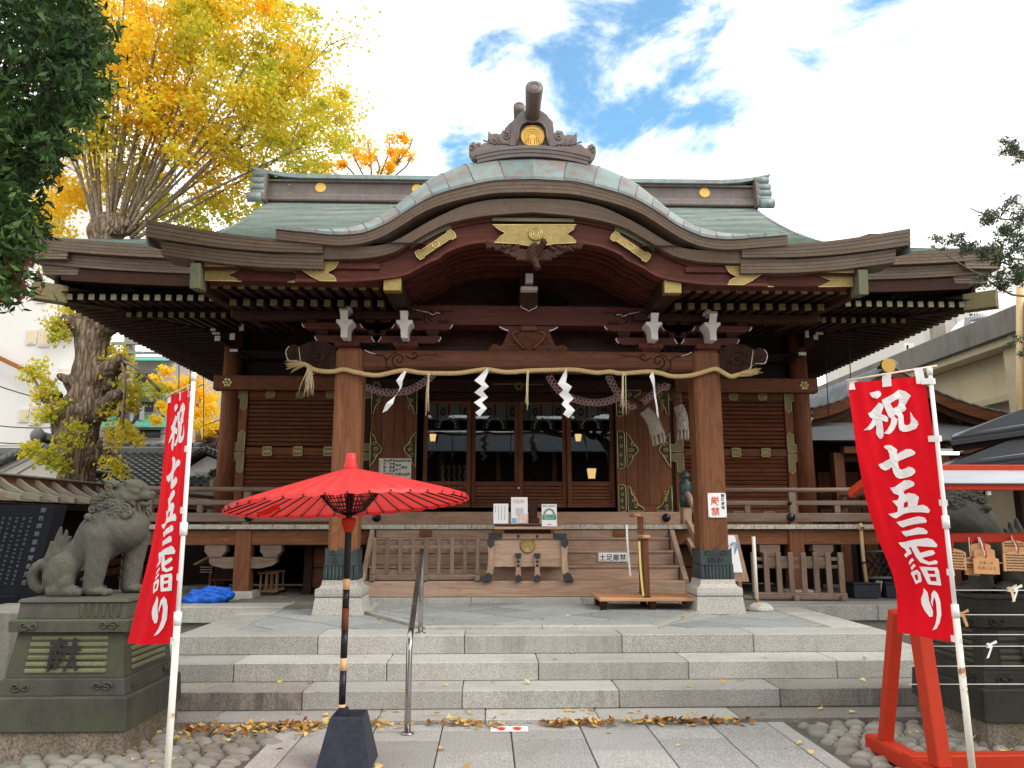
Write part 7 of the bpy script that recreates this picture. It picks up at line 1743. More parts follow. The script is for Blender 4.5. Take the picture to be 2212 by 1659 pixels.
T('iron_pipe', 'rusty_white', rp_, [(xx, 9.38, .58), (xx, 9.38, 1.36)], .022, 12); T('pipe_foot', 'rust', rp_, [(xx, 9.38, .575), (xx, 9.38, .63)], .0228, 12)
FF = Field((-.2, -.2, -.01), (.2, .2, .12), 40); FF.ell((0, 0, .01), (.16, .14, .085)); _X, _Y, _Z = FF.grid(); FF.D = np.maximum(FF.D + .006 * np.sin(30 * _X) * np.sin(34 * _Y), -_Z + 0 * _X)
obj('stone_foot', sdf_mesh(FF), M['plinth'], rp_, (xx + .03, 9.36, .499))
# bamboo frame, black lattice, crates to the right
bf = thing('bamboo_frame', at(1848, 1300, 11.0), 'bamboo pole frame tied with black cord in front of the dark lattice', 'frame')
p0, p1 = at(1845, 1140, 11.0), at(1853, 1245, 11.0); T('bamboo_pole', 'bamboo', bf, [(p0.x, 10.8, 1.52), (p0.x, 10.8, 1.1), (p0.x + .03, 10.8, .52)], .025, 10); T('bamboo_pole', 'bamboo', bf, [(p0.x - .06, 10.77, 1.45), (p0.x + 1.2, 10.77, 1.46)], .022, 10)
for z in (1.45, .98): T('black_cord', 'black_metal', bf, [(p0.x + .04 * math.cos(t), 10.79 + .04 * math.sin(t), z + .01 * math.sin(3 * t)) for t in np.linspace(0, 6.28, 12)[:-1]], .012, 5, closed=True)
lt = thing('black_lattice', at(1900, 1270, 11.6), 'black metal lattice railing with pale rails behind the bamboo pole', 'railing'); x0, x1 = at(1862, 1200, 11.6).x, at(1990, 1200, 11.6).x
for z in (1.09, .70): B('pale_rail', 'greymetal', lt, x0, x1, 11.58, 11.62, z, z + .035)
for k in range(8):
    xa = x0 + (x1 - x0) * k / 8
    bar('lattice_bar', 'black_metal', lt, (xa, 11.6, .73), (xa + .3, 11.6, 1.08), .02, .025); bar('lattice_bar', 'black_metal', lt, (xa + .3, 11.63, .73), (xa, 11.63, 1.08), .02, .025)
B('lattice_post', 'black_metal', lt, x0 - .05, x0, 11.55, 11.65, .52, 1.3); B('plinth_box', 'navy', lt, x0 - .1, x1, 11.4, 11.75, .52, .64)
for i, (xa, xb) in enumerate(((1838, 1899), (1908, 1960))):
    a, b = at(xa, 1268, 10.7), at(xb, 1300, 10.7); o = thing('black_crate', ((a.x + b.x) / 2, 10.75, .517), ('scuffed black crate at the end of the slatted barrier', 'scuffed black crate half hidden behind the red banner')[i], 'crate', 'black crates on the terrace')
    B('crate_body', 'navy', o, a.x, b.x, 10.62, 10.95, .517, .70, .008); B('crate_lid', 'navy', o, a.x - .006, b.x + .006, 10.61, 10.96, .701, .715, .004)
a = at(1903, 1300, 10.6); o = bar('loose_board', 'pale', None, (a.x - .02, 10.66, .517), (a.x + .05, 10.7, .74), .09, .02, .003); tag(o, 'short loose board leaning between two black crates', 'board')
# foot-mark sheet on the paving
fm = thing('foot_mark_sheet', atz(1100, 1576, .004), 'taped white floor sheet with red foot marks by the steps', 'floor sign')
c = atz(1100, 1576, 0); B('sheet', 'paper', fm, c.x - .14, c.x + .14, c.y - .07, c.y + .07, .003, .006, .001)
for s in (-1, 1):
    for (dy, r1, r2) in ((.015, .038, .03), (-.032, .028, .018)):
        m = MB(); m.f.append(tuple(range(14))); m.v = [(c.x + s * .06 + r1 * math.cos(t), c.y + dy + r2 * math.sin(t), .0075) for t in np.linspace(0, 6.28, 15)[:-1]]; m.build('foot_mark', 'red_ink', fm)

# ------------------------------------------------------------------ fallen leaves
def litter(name, mat, spots, n, seed, label):
    r2 = random.Random(seed); m = MB()
    for _ in range(n):
        f = r2.choice(spots); x, y, z = f(r2); s = r2.uniform(.018, .036); a = r2.uniform(0, 6.28); t1, t2 = r2.gauss(0, .35), r2.gauss(0, .35)
        Rm = Matrix.Rotation(a, 3, 'Z') @ Euler((t1, t2, 0)).to_matrix(); cup = r2.uniform(-.3, .5) * s
        P_ = [Vector((0, -s * .9, 0)), Vector((s * .9, s * .25, cup)), Vector((s * .5, s * .75, cup * .6)), Vector((0, s * .55, 0)), Vector((-s * .5, s * .75, cup * .6)), Vector((-s * .9, s * .25, cup))]
        o = Vector((x, y, z + abs(t1) * s * .7 + abs(t2) * s * .5 + .003)); n0 = len(m.v); m.v += [tuple(o + Rm @ p) for p in P_]; m.f += [(n0, n0 + 1, n0 + 2, n0 + 3), (n0, n0 + 3, n0 + 4, n0 + 5)]
    me = m.mesh(name, False, False); o = obj(name, me, M[mat]); tag(o, label, 'leaves', kind='stuff'); return o
def pile(x0, x1, y0=6.27, w_=.10, zt=.03): return lambda r: (r.uniform(x0, x1), y0 - abs(r.gauss(0, w_)) - .005, r.uniform(0, zt))
def spread(x0, x1, y0, y1, z): return lambda r: (r.uniform(x0, x1), r.uniform(y0, y1), z)
sp_y = [pile(-2.3, -1.75, 6.27, .12)] * 4 + [pile(-1.75, -1.05, 6.27, .06)] * 2 + [pile(.0, .5, 6.27, .06)] * 2 + [pile(.55, 1.5, 6.27, .05)] * 2 + [pile(-.9, -.3, 6.27, .05)] + [pile(-2.75, -2.1, 6.2, .18)] * 2 + [spread(-3.0, -2.3, 5.2, 6.1, .005)] * 2 + [spread(-2, 2.2, 4.6, 6.2, .003)] + [spread(2.3, 3.2, 5.3, 6.25, .01)] * 2 + [spread(-2.5, 2.5, 6.30, 6.6, .036)]
litter('fallen_leaves', 'litter_yellow', sp_y, 420, 5, 'yellow ginkgo leaves drifted along the lowest step')
litter('fallen_leaves', 'litter_brown', [pile(-2.3, -1.75, 6.27, .09)] * 2 + [pile(-.1, .5, 6.27, .05)] * 2 + [pile(.7, 1.55, 6.27, .045)] * 3 + [pile(-.95, -.4, 6.27, .04)] + [pile(-2.7, -2.1, 6.15, .12)] * 2, 260, 6, 'brown maple leaves drifted along the lowest step')
litter('fallen_leaves', 'litter_yellow', [spread(-3.2, 3.2, 7.0, 7.4, .336), spread(-3.2, 3.2, 6.64, 6.98, .182), spread(-2.8, 2.8, 7.9, 9.6, .50), spread(-4.5, -2.4, 9.85, 11.2, .52), spread(-1.5, 1.5, 8, 9.6, .531)], 60, 8, 'scattered yellow leaves on the steps and platform')
# ------------------------------------------------------------------ left boundary wall with little roof, stele
bw = thing('roofed_fence', (-7.1, 12, 0), 'dark timber fence with a small battened roof along the precinct edge', 'fence')
B('fence_wall', 'black', bw, -7.2, -7.1, 7.5, 20.5, 0, 1.85)
for k in range(4): B('fence_board', 'door', bw, -7.095, -7.06, 7.5, 20.5, .62 + .17 * k, .74 + .17 * k)
for k in range(10): B('fence_post', 'door', bw, -7.09, -6.98, 7.8 + 1.35 * k, 7.92 + 1.35 * k, 0, 1.8)
prof = [(-7.12, 2.10), (-6.95, 1.97), (-6.75, 1.86), (-6.52, 1.80)]
m = MB().grid([[(x, y, z) for x, z in prof] for y in (7.4, 20.6)]); m.grid([[(x, y, z - .03) for x, z in prof] for y in (7.4, 20.6)]); m.build('roof_sheet', 'roofsheet', bw)
m = MB().grid([[(-7.12, y, 2.10), (-7.7, y, 1.82)] for y in (7.4, 20.6)]); m.build('roof_sheet', 'roofsheet', bw)
for k in range(30):
    y = 7.55 + .44 * k
    rr_ = [[(x, y - .04, z), (x, y - .04, z + .075), (x, y + .04, z + .075), (x, y + .04, z)] for x, z in prof]
    rr_ = [[(x + .03 * (i == 3), yy, z) for x, yy, z in r] for i, r in enumerate(rr_)]
    mm = MB().grid(rr_); mm.add(rr_[-1], [(0, 1, 2, 3)]); mm.build('roof_batten', 'rooflet', bw)
B('ridge_board', 'door', bw, -7.16, -7.08, 7.4, 20.6, 2.02, 2.16); B('ridge_cap', 'rooflet', bw, -7.2, -7.04, 7.4, 20.6, 2.161, 2.19); B('eave_board', 'dark', bw, -6.62, -6.56, 7.4, 20.6, 1.70, 1.785)
ste = thing('memorial_stele', at(30, 1300, 7.7), 'black polished memorial stone with engraved columns of names at the photo edge', 'stele')
a, b = at(-60, 1090, 7.7), at(78, 1283, 7.7); m = MB(); m.add([(a.x, 7.62, b.z), (b.x, 7.62, b.z), (b.x + .10, 7.70, a.z), (a.x, 7.70, a.z), (a.x, 7.9, b.z), (b.x, 7.9, b.z), (b.x + .10, 7.9, a.z), (a.x, 7.9, a.z)], [(0, 1, 2, 3), (1, 5, 6, 2), (4, 7, 6, 5), (3, 2, 6, 7), (0, 4, 5, 1), (0, 3, 7, 4)]); m.build('stone_slab', 'blackstone', ste)
me = textmesh('御社頭新設奉賛者芳名', .052, 0, True, 1.45); me.transform(Matrix.Rotation(-.09, 4, 'X') @ Matrix.Rotation(-.0, 4, 'Y')); me.transform(Matrix(((1, 0, .11, 0), (0, 1, 0, 0), (0, 0, 1, 0), (0, 0, 0, 1)))); obj('engraved_title', me, M['engrave'], ste, ((b.x + .05) - .09, 7.645, (a.z + b.z) / 2 + .03))
for k in range(9):
    m = MB(); x = b.x - .20 - .065 * k
    z = a.z - .12
    while z > b.z + .1:
        l = rng.uniform(.012, .03); f = (z - b.z) / (a.z - b.z); m.box(x + .1 * f - .012, x + .1 * f + .012, 7.612 + .08 * f - .003, 7.614 + .08 * f, z - l, z); z -= l + rng.uniform(.008, .03)
    tag(m.build('engraved_names', 'iron', ste), kind='stuff')
B('stele_base', 'blackstone', ste, a.x - .2, b.x + .12, 7.5, 8.05, -.02, b.z, .01)
MB().prism([(b.x + .0, b.z - .12), (b.x + .35, b.z - .12), (b.x + .35, b.z + .0), (b.x + .26, b.z + .03), (b.x + .2, b.z + .10), (b.x, b.z + .10)], 7.45, 7.6, 'y').build('stele_wing', 'blackstone', ste)
gb = tag(B('stone_block', 'concrete', None, at(-80, 1320, 6.8).x, at(62, 1320, 6.8).x, 6.7, 7.4, -.03, at(30, 1318, 6.8).z, .015), 'plain grey stone block behind the mossy pedestal at the photo edge', 'block')

# ------------------------------------------------------------------ background buildings
def windows(par, x0, x1, z0, z1, y, mat='glassdark', fr='window_frame', t=.06):
    w_ = MB().box(x0 - t, x1 + t, y - .05, y + .02, z0 - t, z1 + t).build('window', fr, par); MB().box(x0, x1, y - .065, y - .051, z0, z1).build('pane', mat, w_); return w_
wb = thing('white_building', (-18, 27, 0), 'tall bright white building with small windows behind the ginkgo trunk', 'building')
xr = at(192, 800, 26).x; B('wall', 'whitewall', wb, -34, xr, 26, 26.8, -.03, 15, .02)
for (px0, py0, px1, py1) in ((61, 714, 72, 740), (86, 710, 100, 745), (135, 660, 152, 692), (43, 885, 54, 908), (67, 878, 82, 915), (0, 600, 12, 630), (82, 618, 96, 650), (128, 798, 142, 855)):
    a, b = at(px0, py0, 25.9), at(px1, py1, 25.9); windows(wb, a.x, b.x, b.z, a.z, 26.0, 'straw_pale', 'white_paint', .05)
for (px0, py0, px1, py1) in ((120, 805, 150, 870), (125, 690, 165, 715), (112, 850, 140, 870)):
    a, b = at(px0, py0, 25.5), at(px1, py1, 25.5); B('bay_box', 'whitewall', wb, a.x, b.x, 25.4, 26.0, b.z, a.z, .02)
bar('drain_pipe', 'rust', wb, at(-60, 745, 25.7), at(190, 865, 25.7), .12, .14)
a, b = at(64, 932, 24), at(100, 960, 24); acu = thing('air_conditioner', (a.x, 24, b.z), 'white outdoor air conditioner unit on the grey roof left of the trunk', 'air conditioner'); B('case', 'ac_white', acu, a.x, b.x, 24, 24.4, b.z, a.z, .02); MB().lathe([(.001, -.02), (.20, -.02), (.22, 0)], 20, (a.x + .28, 23.99, (a.z + b.z) / 2), 'y', False).build('fan_grille', 'window_frame', acu)
pb = thing('pink_building', (-11, 33, 0), 'pale pink building with turquoise awnings beyond the utility pole', 'building')
xa, xb = at(205, 900, 32).x, at(520, 900, 32).x; B('wall', 'pinkwall', pb, xa, xb, 32, 40, -.03, at(300, 770, 32).z, .02)
for i, (px0, py0, px1, py1) in enumerate(((209, 895, 372, 925), (256, 832, 372, 860), (240, 770, 372, 784))):
    a, b = at(px0, py0, 31.6), at(px1, py1, 31.6)
    aw = MB().grid([[(a.x + .4, 32.0, a.z), (b.x, 32.0, a.z)], [(a.x, 31.1, b.z), (b.x, 31.1, b.z)]]).build('awning', 'teal_awning', pb)
    for k in range(9): f = k / 8; B('awning_rib', 'teal_awning', aw, a.x + .4 * (1 - f), b.x, 31.99 - .89 * f - .05, 31.99 - .89 * f, a.z + (b.z - a.z) * f - .02, a.z + (b.z - a.z) * f + .03)
for (px0, py0, px1, py1) in ((235, 928, 262, 948), (266, 928, 296, 947), (300, 928, 345, 946), (268, 868, 330, 890), (275, 806, 330, 828)):
    a, b = at(px0, py0, 31.9), at(px1, py1, 31.9); windows(pb, a.x, b.x, b.z, a.z, 31.98, 'glassdark' if px0 != 266 else 'ac_white')
B('parapet_rail', 'greymetal', pb, xa, xb, 31.9, 32.0, at(300, 765, 32).z, at(300, 760, 32).z)
# utility pole and wires
up = thing('utility_pole', at(272, 1000, 24), 'concrete utility pole with transformer and cable coil', 'utility pole')
T('pole', 'concrete', up, [(at(270, 1000, 24).x, 24, 0), (at(283, 700, 24).x, 24, at(283, 690, 24).z)], .17, 12); T('conduit', 'ac_white', up, [at(283, 995, 23.7), at(290, 830, 23.7)], .07, 8)
for (py, w_) in ((742, .55), (762, .4), (850, .5)): p = at(280, py, 23.8); B('cross_arm', 'greymetal', up, p.x - w_, p.x + w_, 23.75, 23.85, p.z - .04, p.z + .04)
p = at(272, 868, 23.6); MB().lathe([(.2, -.3), (.22, -.25), (.22, .25), (.2, .3)], 14, p).build('transformer', 'greymetal', up, True); p = at(277, 895, 23.5)
for k in range(4): T('cable_coil', 'wire', up, [p + Vector(((.22 + .03 * k) * math.cos(t), -.02 * k, (.3 + .03 * k) * math.sin(t))) for t in np.linspace(0, 6.28, 16)[:-1]], .02, 5, closed=True)
p = at(298, 890, 23.6); B('junction_box', 'greymetal', up, p.x - .1, p.x + .1, 23.5, 23.8, p.z - .25, p.z + .2)
for i, (p0, p1, sag) in enumerate((((-20, 918, 22), (275, 900, 24), .2), ((-20, 955, 22), (275, 940, 24), .15), ((275, 850, 24), (440, 830, 23), .2), ((275, 935, 24), (480, 905, 22), .2), ((275, 955, 24), (480, 940, 22), .2), ((275, 990, 24), (480, 960, 22), .1), ((-20, 828, 20), (200, 880, 24), .1), ((275, 985, 24), (300, 1005, 20), .0))):
    a, b = at(*p0), at(*p1); o = T('overhead_wire', 'wire', None, [a.lerp(b, t) + Vector((0, 0, -sag * 4 * t * (1 - t))) for t in np.linspace(0, 1, 9)], .016, 5)
    tag(o, ['thin cable crossing the white wall to the pole, upper of two', 'thin cable crossing the white wall to the pole, lower of two', 'short cable from the pole past the upper awning', 'cable running below the lower awning to the hall', 'cable crossing the dark windows of the pink building', 'lowest cable over the tiled roof beside the pole', 'faint slanting cable high across the white wall', 'short stay cable sloping down to the tiled roof'][i], 'wire', 'overhead wires around the utility pole')
# tiled houses
def tileroof(par, x0, x1, yr, zr, ye, ze, n, mrow, mat='rooftile'):
    """pantile slope facing the viewer: every tile course is its own strip of rolls"""
    rs = MB().grid([[(x0, ye, ze), (x1, ye, ze)], [(x0, yr, zr), (x1, yr, zr)]]).build('roof', mat, par)
    for j in range(mrow):
        f0, f1 = j / mrow, (j + 1.15) / mrow; ya, za = ye + (yr - ye) * f0, ze + (zr - ze) * f0; yb, zb = ye + (yr - ye) * min(f1, 1), ze + (zr - ze) * min(f1, 1); wv = (x1 - x0) / n; top = []; bot = []; fr = []
        for i in range(n):
            for (u, h) in ((0, .02), (.3, .0), (.55, .005), (.8, .045), (.92, .05)): top.append((x0 + wv * (i + u), yb, zb + h + .015)); bot.append((x0 + wv * (i + u), ya, za + h + .055)); fr.append((x0 + wv * (i + u), ya + .01, za + h))
        MB().grid([fr, bot, top]).build('tile_course', mat, rs)
    return rs
th = thing('tiled_house', (-9, 18.5, 0), 'low house with a grey pantile roof behind the guardian lion', 'house')
a = at(225, 978, 18); b = at(470, 1020, 18); tileroof(th, at(205, 1000, 18).x - 1.6, at(500, 1000, 18).x + .8, 19.2, 3.18, 16.6, 2.28, 30, 13)
B('ridge', 'roofridge', th, at(195, 980, 19.2).x - 1.5, at(500, 1000, 19.2).x + .8, 19.05, 19.4, 3.15, 3.36, .03)
for k in range(30): x = at(195, 980, 19.2).x - 1.4 + .26 * k; T('ridge_tile', 'roofridge', th, [(x, 19.22, 3.40), (x + .24, 19.22, 3.40)], .085, 8)
B('wall', 'paleplaster', th, at(205, 1000, 18).x - 1.4, at(500, 1000, 17).x + .6, 16.9, 19, 0, 2.3)
gh = thing('gabled_house', (-13, 17, 0), 'cream gabled house with tiled verge at the photo edge behind the fence', 'house')
ap = at(85, 958, 16.5); l0, r0_ = at(-60, 1030, 16.5), at(190, 1022, 16.5)
MB().prism([(l0.x - .4, 0), (r0_.x, 0), (r0_.x, r0_.z - .1), (ap.x, ap.z - .12), (l0.x - .4, l0.z - .15)], 16.6, 20, 'y').build('gable_wall', 'paleplaster', gh)
for (e, s) in ((l0, -1), (r0_, 1)):
    for k in range(12):
        f0, f1 = k / 12, (k + 1) / 12; q0, q1 = ap.lerp(e, f0), ap.lerp(e, f1); bar('verge_tile', 'roofridge', gh, (q0.x, 16.5, q0.z + .02), (q1.x, 16.5, q1.z), .35, .12, .03)
    m = MB().grid([[(ap.x, 16.45, ap.z + .05), (ap.x, 20.5, ap.z + .05)], [(e.x, 16.45, e.z), (e.x, 20.5, e.z)]]); rf = m.build('roof', 'rooftile', gh)
    for k in range(8): f = k / 7; q = ap.lerp(e, f); B('roof_roll', 'rooftile', rf, q.x - .06, q.x + .06, 16.5, 20.5, q.z + .0, q.z + .1, .03)
for k in range(2):
    q0, q1 = at(0, 1040 - 22 * k, 16.55), at(95, 985 - 14 * k, 16.55); bar('batten', 'paleplaster', gh, (q0.x, 16.57, q0.z), (q1.x, 16.57, q1.z), .03, .06)
MB().lathe([(.001, -.06), (.1, -.05), (.16, 0), (.1, .1), (.001, .12)], 12, (ap.x, 16.4, ap.z + .16), 'y', False).build('ridge_end_tile', 'roofridge', gh, True)
B('ridge', 'roofridge', gh, ap.x - .15, ap.x + .15, 16.45, 20.6, ap.z + .06, ap.z + .24, .03)
fr_ = thing('flat_roof_annex', (-16, 21, 0), 'long low grey roof in front of the white building', 'building'); a = at(60, 950, 21)
B('wall', 'paleplaster', fr_, -26, at(160, 960, 21).x, 21, 24, 0, a.z - .25); MB().grid([[(-26, 20.6, a.z - .28), (at(165, 960, 21).x, 20.6, a.z - .22)], [(-26, 24.5, a.z + .2), (at(165, 960, 21).x, 24.5, a.z + .2)]]).build('roof', 'greymetal', fr_); B('eave', 'roofridge', fr_, -26, at(165, 960, 21).x, 20.5, 20.6, a.z - .42, a.z - .26)
sh_ = thing('white_storehouse', (-6.6, 18, 0), 'small white storehouse gable with two louvred vents beside the hall', 'storehouse')
ap = at(447, 985, 17.2); l0, r0_ = at(395, 1012, 17.2), at(520, 1012, 17.2)
MB().prism([(l0.x + .1, 0), (r0_.x, 0), (r0_.x, r0_.z), (ap.x, ap.z), (l0.x + .1, l0.z)], 17.2, 20, 'y').build('gable_wall', 'whitewall', sh_)
for e in (l0, r0_):
    for k in range(8): q0, q1 = ap.lerp(e, k / 8), ap.lerp(e, (k + 1) / 8); bar('verge_tile', 'rooftile', sh_, (q0.x, 17.1, q0.z + .14), (q1.x, 17.1, q1.z + .12), .4, .14, .03)
    MB().grid([[(ap.x, 17.0, ap.z + .1), (ap.x, 20.4, ap.z + .1)], [(e.x, 17.0, e.z + .06), (e.x, 20.4, e.z + .06)]]).build('roof', 'rooftile', sh_)
for px in (427, 441):
    a, b = at(px - 4, 1022, 17.15), at(px + 4, 1040, 17.15); v = B('louvre_vent', 'white_paint', sh_, a.x - .03, b.x + .03, 17.14, 17.19, b.z - .03, a.z + .03, .004)
    for k in range(5): B('louvre_slat', 'window_frame', v, a.x, b.x, 17.12, 17.139, b.z + (a.z - b.z) * k / 5, b.z + (a.z - b.z) * (k + .45) / 5, .002)
# ---- right: annex hall with curved roof
an = thing('annex_hall', (7.2, 14.5, 0), 'smaller wooden side hall with tiled gable roof behind the red banner', 'hall')
ap, e0, e1 = at(1905, 800, 14.0), at(1742, 892, 14.0), at(2165, 905, 14.0)
for (e, s) in ((e0, -1), (e1, 1)):
    pts = [Vector((ap.x, 0, ap.z)).lerp(Vector((e.x, 0, e.z)), t) + Vector((0, 0, -.16 * math.sin(math.pi * t))) for t in np.linspace(0, 1, 10)]
    rr_ = [[(p.x, 13.7, p.z + .06), (p.x, 18.5, p.z + .06)] for p in pts]; rf = MB().grid(rr_).build('roof', 'greymetal' if s < 0 else 'darkroof', an)
    for k in range(9): q0, q1 = pts[k], pts[k + 1]; bar('roof_step', 'verdigris' if s > 0 and k > 6 else 'greymetal', rf, (q0.x, 16.0, q0.z + .075), (q1.x, 16.0, q1.z + .055), 4.6, .03, .004)
    rr_ = [[(p.x, 13.72, p.z + .04) for p in pts], [(p.x, 13.72, p.z - .16) for p in pts], [(p.x, 13.85, p.z - .16) for p in pts]]; MB().grid(rr_).build('barge_board', 'brown', an)
    rr_ = [[(p.x, 13.80, p.z - .16) for p in pts], [(p.x, 13.80, p.z - .28) for p in pts], [(p.x, 13.9, p.z - .28) for p in pts]]; MB().grid(rr_).build('barge_board', 'dark', an)
MB().prism([(e0.x + .5, e0.z - .5), (e1.x - .5, e1.z - .5), (e1.x - .5, e1.z - .1), (ap.x, ap.z - .15), (e0.x + .5, e0.z - .1)], 14.3, 14.4, 'y').build('gable_wall', 'brown', an)
MB().lathe([(.001, -.04), (.13, -.04), (.14, 0)], 20, (ap.x - .10, 13.6, ap.z + .0), 'y', False).build('gold_crest', 'gold_bright', an); MB().lathe([(.001, -.04), (.12, -.03), (.15, 0), (.12, .3)], 16, (ap.x + .05, 13.75, ap.z + .02), 'y', False).build('ridge_end_tile', 'ridgecopper', an, True)
pa, pb_ = at(1748, 908, 13.4), at(2060, 915, 13.4)
tr = MB().grid([[(pa.x - .1, 14.3, pa.z + .05), (pb_.x + 1.5, 14.3, pa.z + .05)], [(pa.x - .2, 12.9, pa.z - .42), (pb_.x + 1.6, 12.9, pa.z - .42)]]).build('lower_roof', 'greymetal', an)
for k in range(16): f = k / 16; B('roof_course', 'greymetal', tr, pa.x - .2, pb_.x + 1.6, 14.3 - 1.4 * f - .1, 14.3 - 1.4 * f, pa.z + .05 - .47 * f - .02, pa.z + .05 - .47 * f + .02, .006)
B('eave_beam', 'brown', an, pa.x + .4, pb_.x + 1.5, 13.0, 13.15, pa.z - .62, pa.z - .5); B('eave_beam', 'dark', an, pa.x + .4, pb_.x + 1.5, 13.2, 13.3, pa.z - .75, pa.z - .63)
B('front_wall', 'black', an, pa.x - .2, pb_.x + 1.5, 15.0, 15.1, .3, pa.z)
for k in range(5): B('wall_board', 'door', an, pa.x + .45 + .28 * k, pa.x + .70 + .28 * k, 14.9, 14.99, .5, 2.5)
for x in (pa.x + .35, pa.x + 2.2): B('post', 'door', an, x - .09, x + .09, 13.1, 13.28, .4, pa.z - .6)
tl = thing('tube_light', at(2050, 978, 13.0), 'lit fluorescent tube under the eaves behind the banner pole', 'lamp'); a, b = at(2026, 976, 12.6), at(2074, 982, 12.6); B('tube', 'tube_glow', tl, a.x, b.x, 12.6, 12.65, b.z, a.z, .01); B('tube_housing', 'white_paint', tl, a.x - .05, b.x + .05, 12.58, 12.68, a.z + .002, a.z + .05)
B('tube_bracket', 'dark', tl, (a.x + b.x) / 2 - .03, (a.x + b.x) / 2 + .03, 12.62, 13.0, a.z + .051, a.z + .12)
# ---- dark metal roofs of the pavilion at the right edge
for i, (f0, f1, k0, k1, Y, lab) in enumerate((((2055, 946), (2330, 905), (2062, 940), (2330, 838), 9.0, 'upper black metal roof edge at the photo border behind the rack'), ((2035, 1008), (2330, 972), (2042, 1002), (2330, 892), 8.2, 'lower black metal roof edge at the photo border behind the rack'))):
    a, b, c, d = at(*f0, Y), at(*f1, Y), at(*k0, Y + 1.6), at(*k1, Y + 1.6); o = thing('pavilion_roof', (b.x, Y, 0), lab, 'roof', 'black pavilion roofs at the right')
    rs = MB().add([a, b, d, c, a - Vector((0, 0, .05)), b - Vector((0, 0, .05)), d - Vector((0, 0, .05)), c - Vector((0, 0, .05))], [(0, 1, 2, 3), (4, 7, 6, 5), (0, 4, 5, 1), (1, 5, 6, 2), (2, 6, 7, 3), (3, 7, 4, 0)]).build('roof_sheet', 'darkroof', o)
    for k in range(8):
        f = (k + .5) / 8; bar('seam', 'greymetal', rs, a.lerp(c, f) + Vector((0, 0, .01)), b.lerp(d, f) + Vector((0, 0, .01)), .012, .02, .003)
    bar('fascia', 'black', o, a - Vector((0, .02, .11)), b - Vector((0, .02, .11)), .05, .12); bar('gutter', 'black_metal', o, a - Vector((.1, .1, .08)), b - Vector((0, .1, .08)), .08, .06)
    B('pillar', 'black', o, b.x - .5, b.x - .38, Y + .3, Y + .42, 0, b.z - .1)
# ---- cream building with concrete parapet, and blocks behind
cb = thing('cream_building', (11, 16, 0), 'cream rendered building with a streaked concrete parapet at the right', 'building')
B('wall', 'cream', cb, 9.75, 18, 6.5, 24, -.03, 4.85); B('parapet', 'concrete', cb, 9.25, 18, 6.4, 24.2, 5.02, 5.50, .01); B('soffit', 'cream', cb, 9.35, 18, 6.5, 24, 4.86, 5.018)
B('ledge', 'cream', cb, 9.55, 9.749, 6.5, 24, 3.85, 4.0, .01)
for y in (8.2, 13.4, 20.5): B('pilaster', 'cream', cb, 9.5, 9.748, y, y + .9, 0, 4.85)
for y0 in (14.6, 16.6):
    w_ = B('window', 'window_frame', cb, 9.66, 9.75, y0, y0 + 1.9, 2.35, 3.45); B('pane', 'glassdark', w_, 9.64, 9.658, y0 + .06, y0 + .92, 2.41, 3.39); B('pane', 'glassdark', w_, 9.64, 9.658, y0 + .98, y0 + 1.84, 2.41, 3.39)
T('gas_pipe', 'bamboo', cb, [at(2203, 1150, 13.2), at(2203, 620, 13.2)], .06, 8)
hb_ = thing('upper_block', (14, 26, 0), 'pale multi-storey block with grid vents behind the concrete parapet', 'building')
a0 = at(1995, 700, 26); B('wall', 'paleplaster', hb_, a0.x, a0.x + 14, 26, 34, 0, at(2010, 575, 26).z, .02); B('wall', 'whitewall', hb_, at(2085, 700, 25.5).x, at(2085, 700, 25.5).x + 14, 25.5, 25.99, 0, at(2100, 600, 25.5).z, .02)
B('grey_recess', 'concrete', hb_, at(2020, 800, 25.4).x, at(2052, 800, 25.4).x, 25.4, 25.499, 0, at(2030, 690, 25.4).z)
for (px0, py0, px1, py1) in ((2095, 668, 2120, 700), (1985, 752, 2000, 785), (1960, 745, 1975, 790)):
    a, b = at(px0, py0, 25.2), at(px1, py1, 25.2); v = windows(hb_, a.x, b.x, b.z, a.z, 25.3, 'glassdark', 'white_paint', .08)
    for k in range(1, 4): B('grille_bar', 'white_paint', v, a.x, b.x, 25.19, 25.234, b.z + (a.z - b.z) * k / 4 - .03, b.z + (a.z - b.z) * k / 4 + .03); B('grille_bar', 'white_paint', v, a.x + (b.x - a.x) * k / 4 - .02, a.x + (b.x - a.x) * k / 4 + .02, 25.17, 25.189, b.z, a.z)
p = at(2110, 712, 24.0); tk = thing('water_tank', p, 'white rounded tank with a grey pipe above the parapet', 'tank'); MB().lathe([(.001, .35), (.5, .30), (.75, .05), (.75, -.6)], 18, p).build('tank_body', 'white_plastic', tk, True); T('pipe', 'greymetal', tk, [p + Vector((-.9, -.8, -.5)), p + Vector((-.8, -.8, .1)), p + Vector((-.3, -.8, .2)), p + Vector((.2, -.7, .1))], .10, 8)
T('tank_leg', 'greymetal', tk, [p + Vector((0, 0, -.6)), (p.x, p.y, 5.3)], .2, 8)

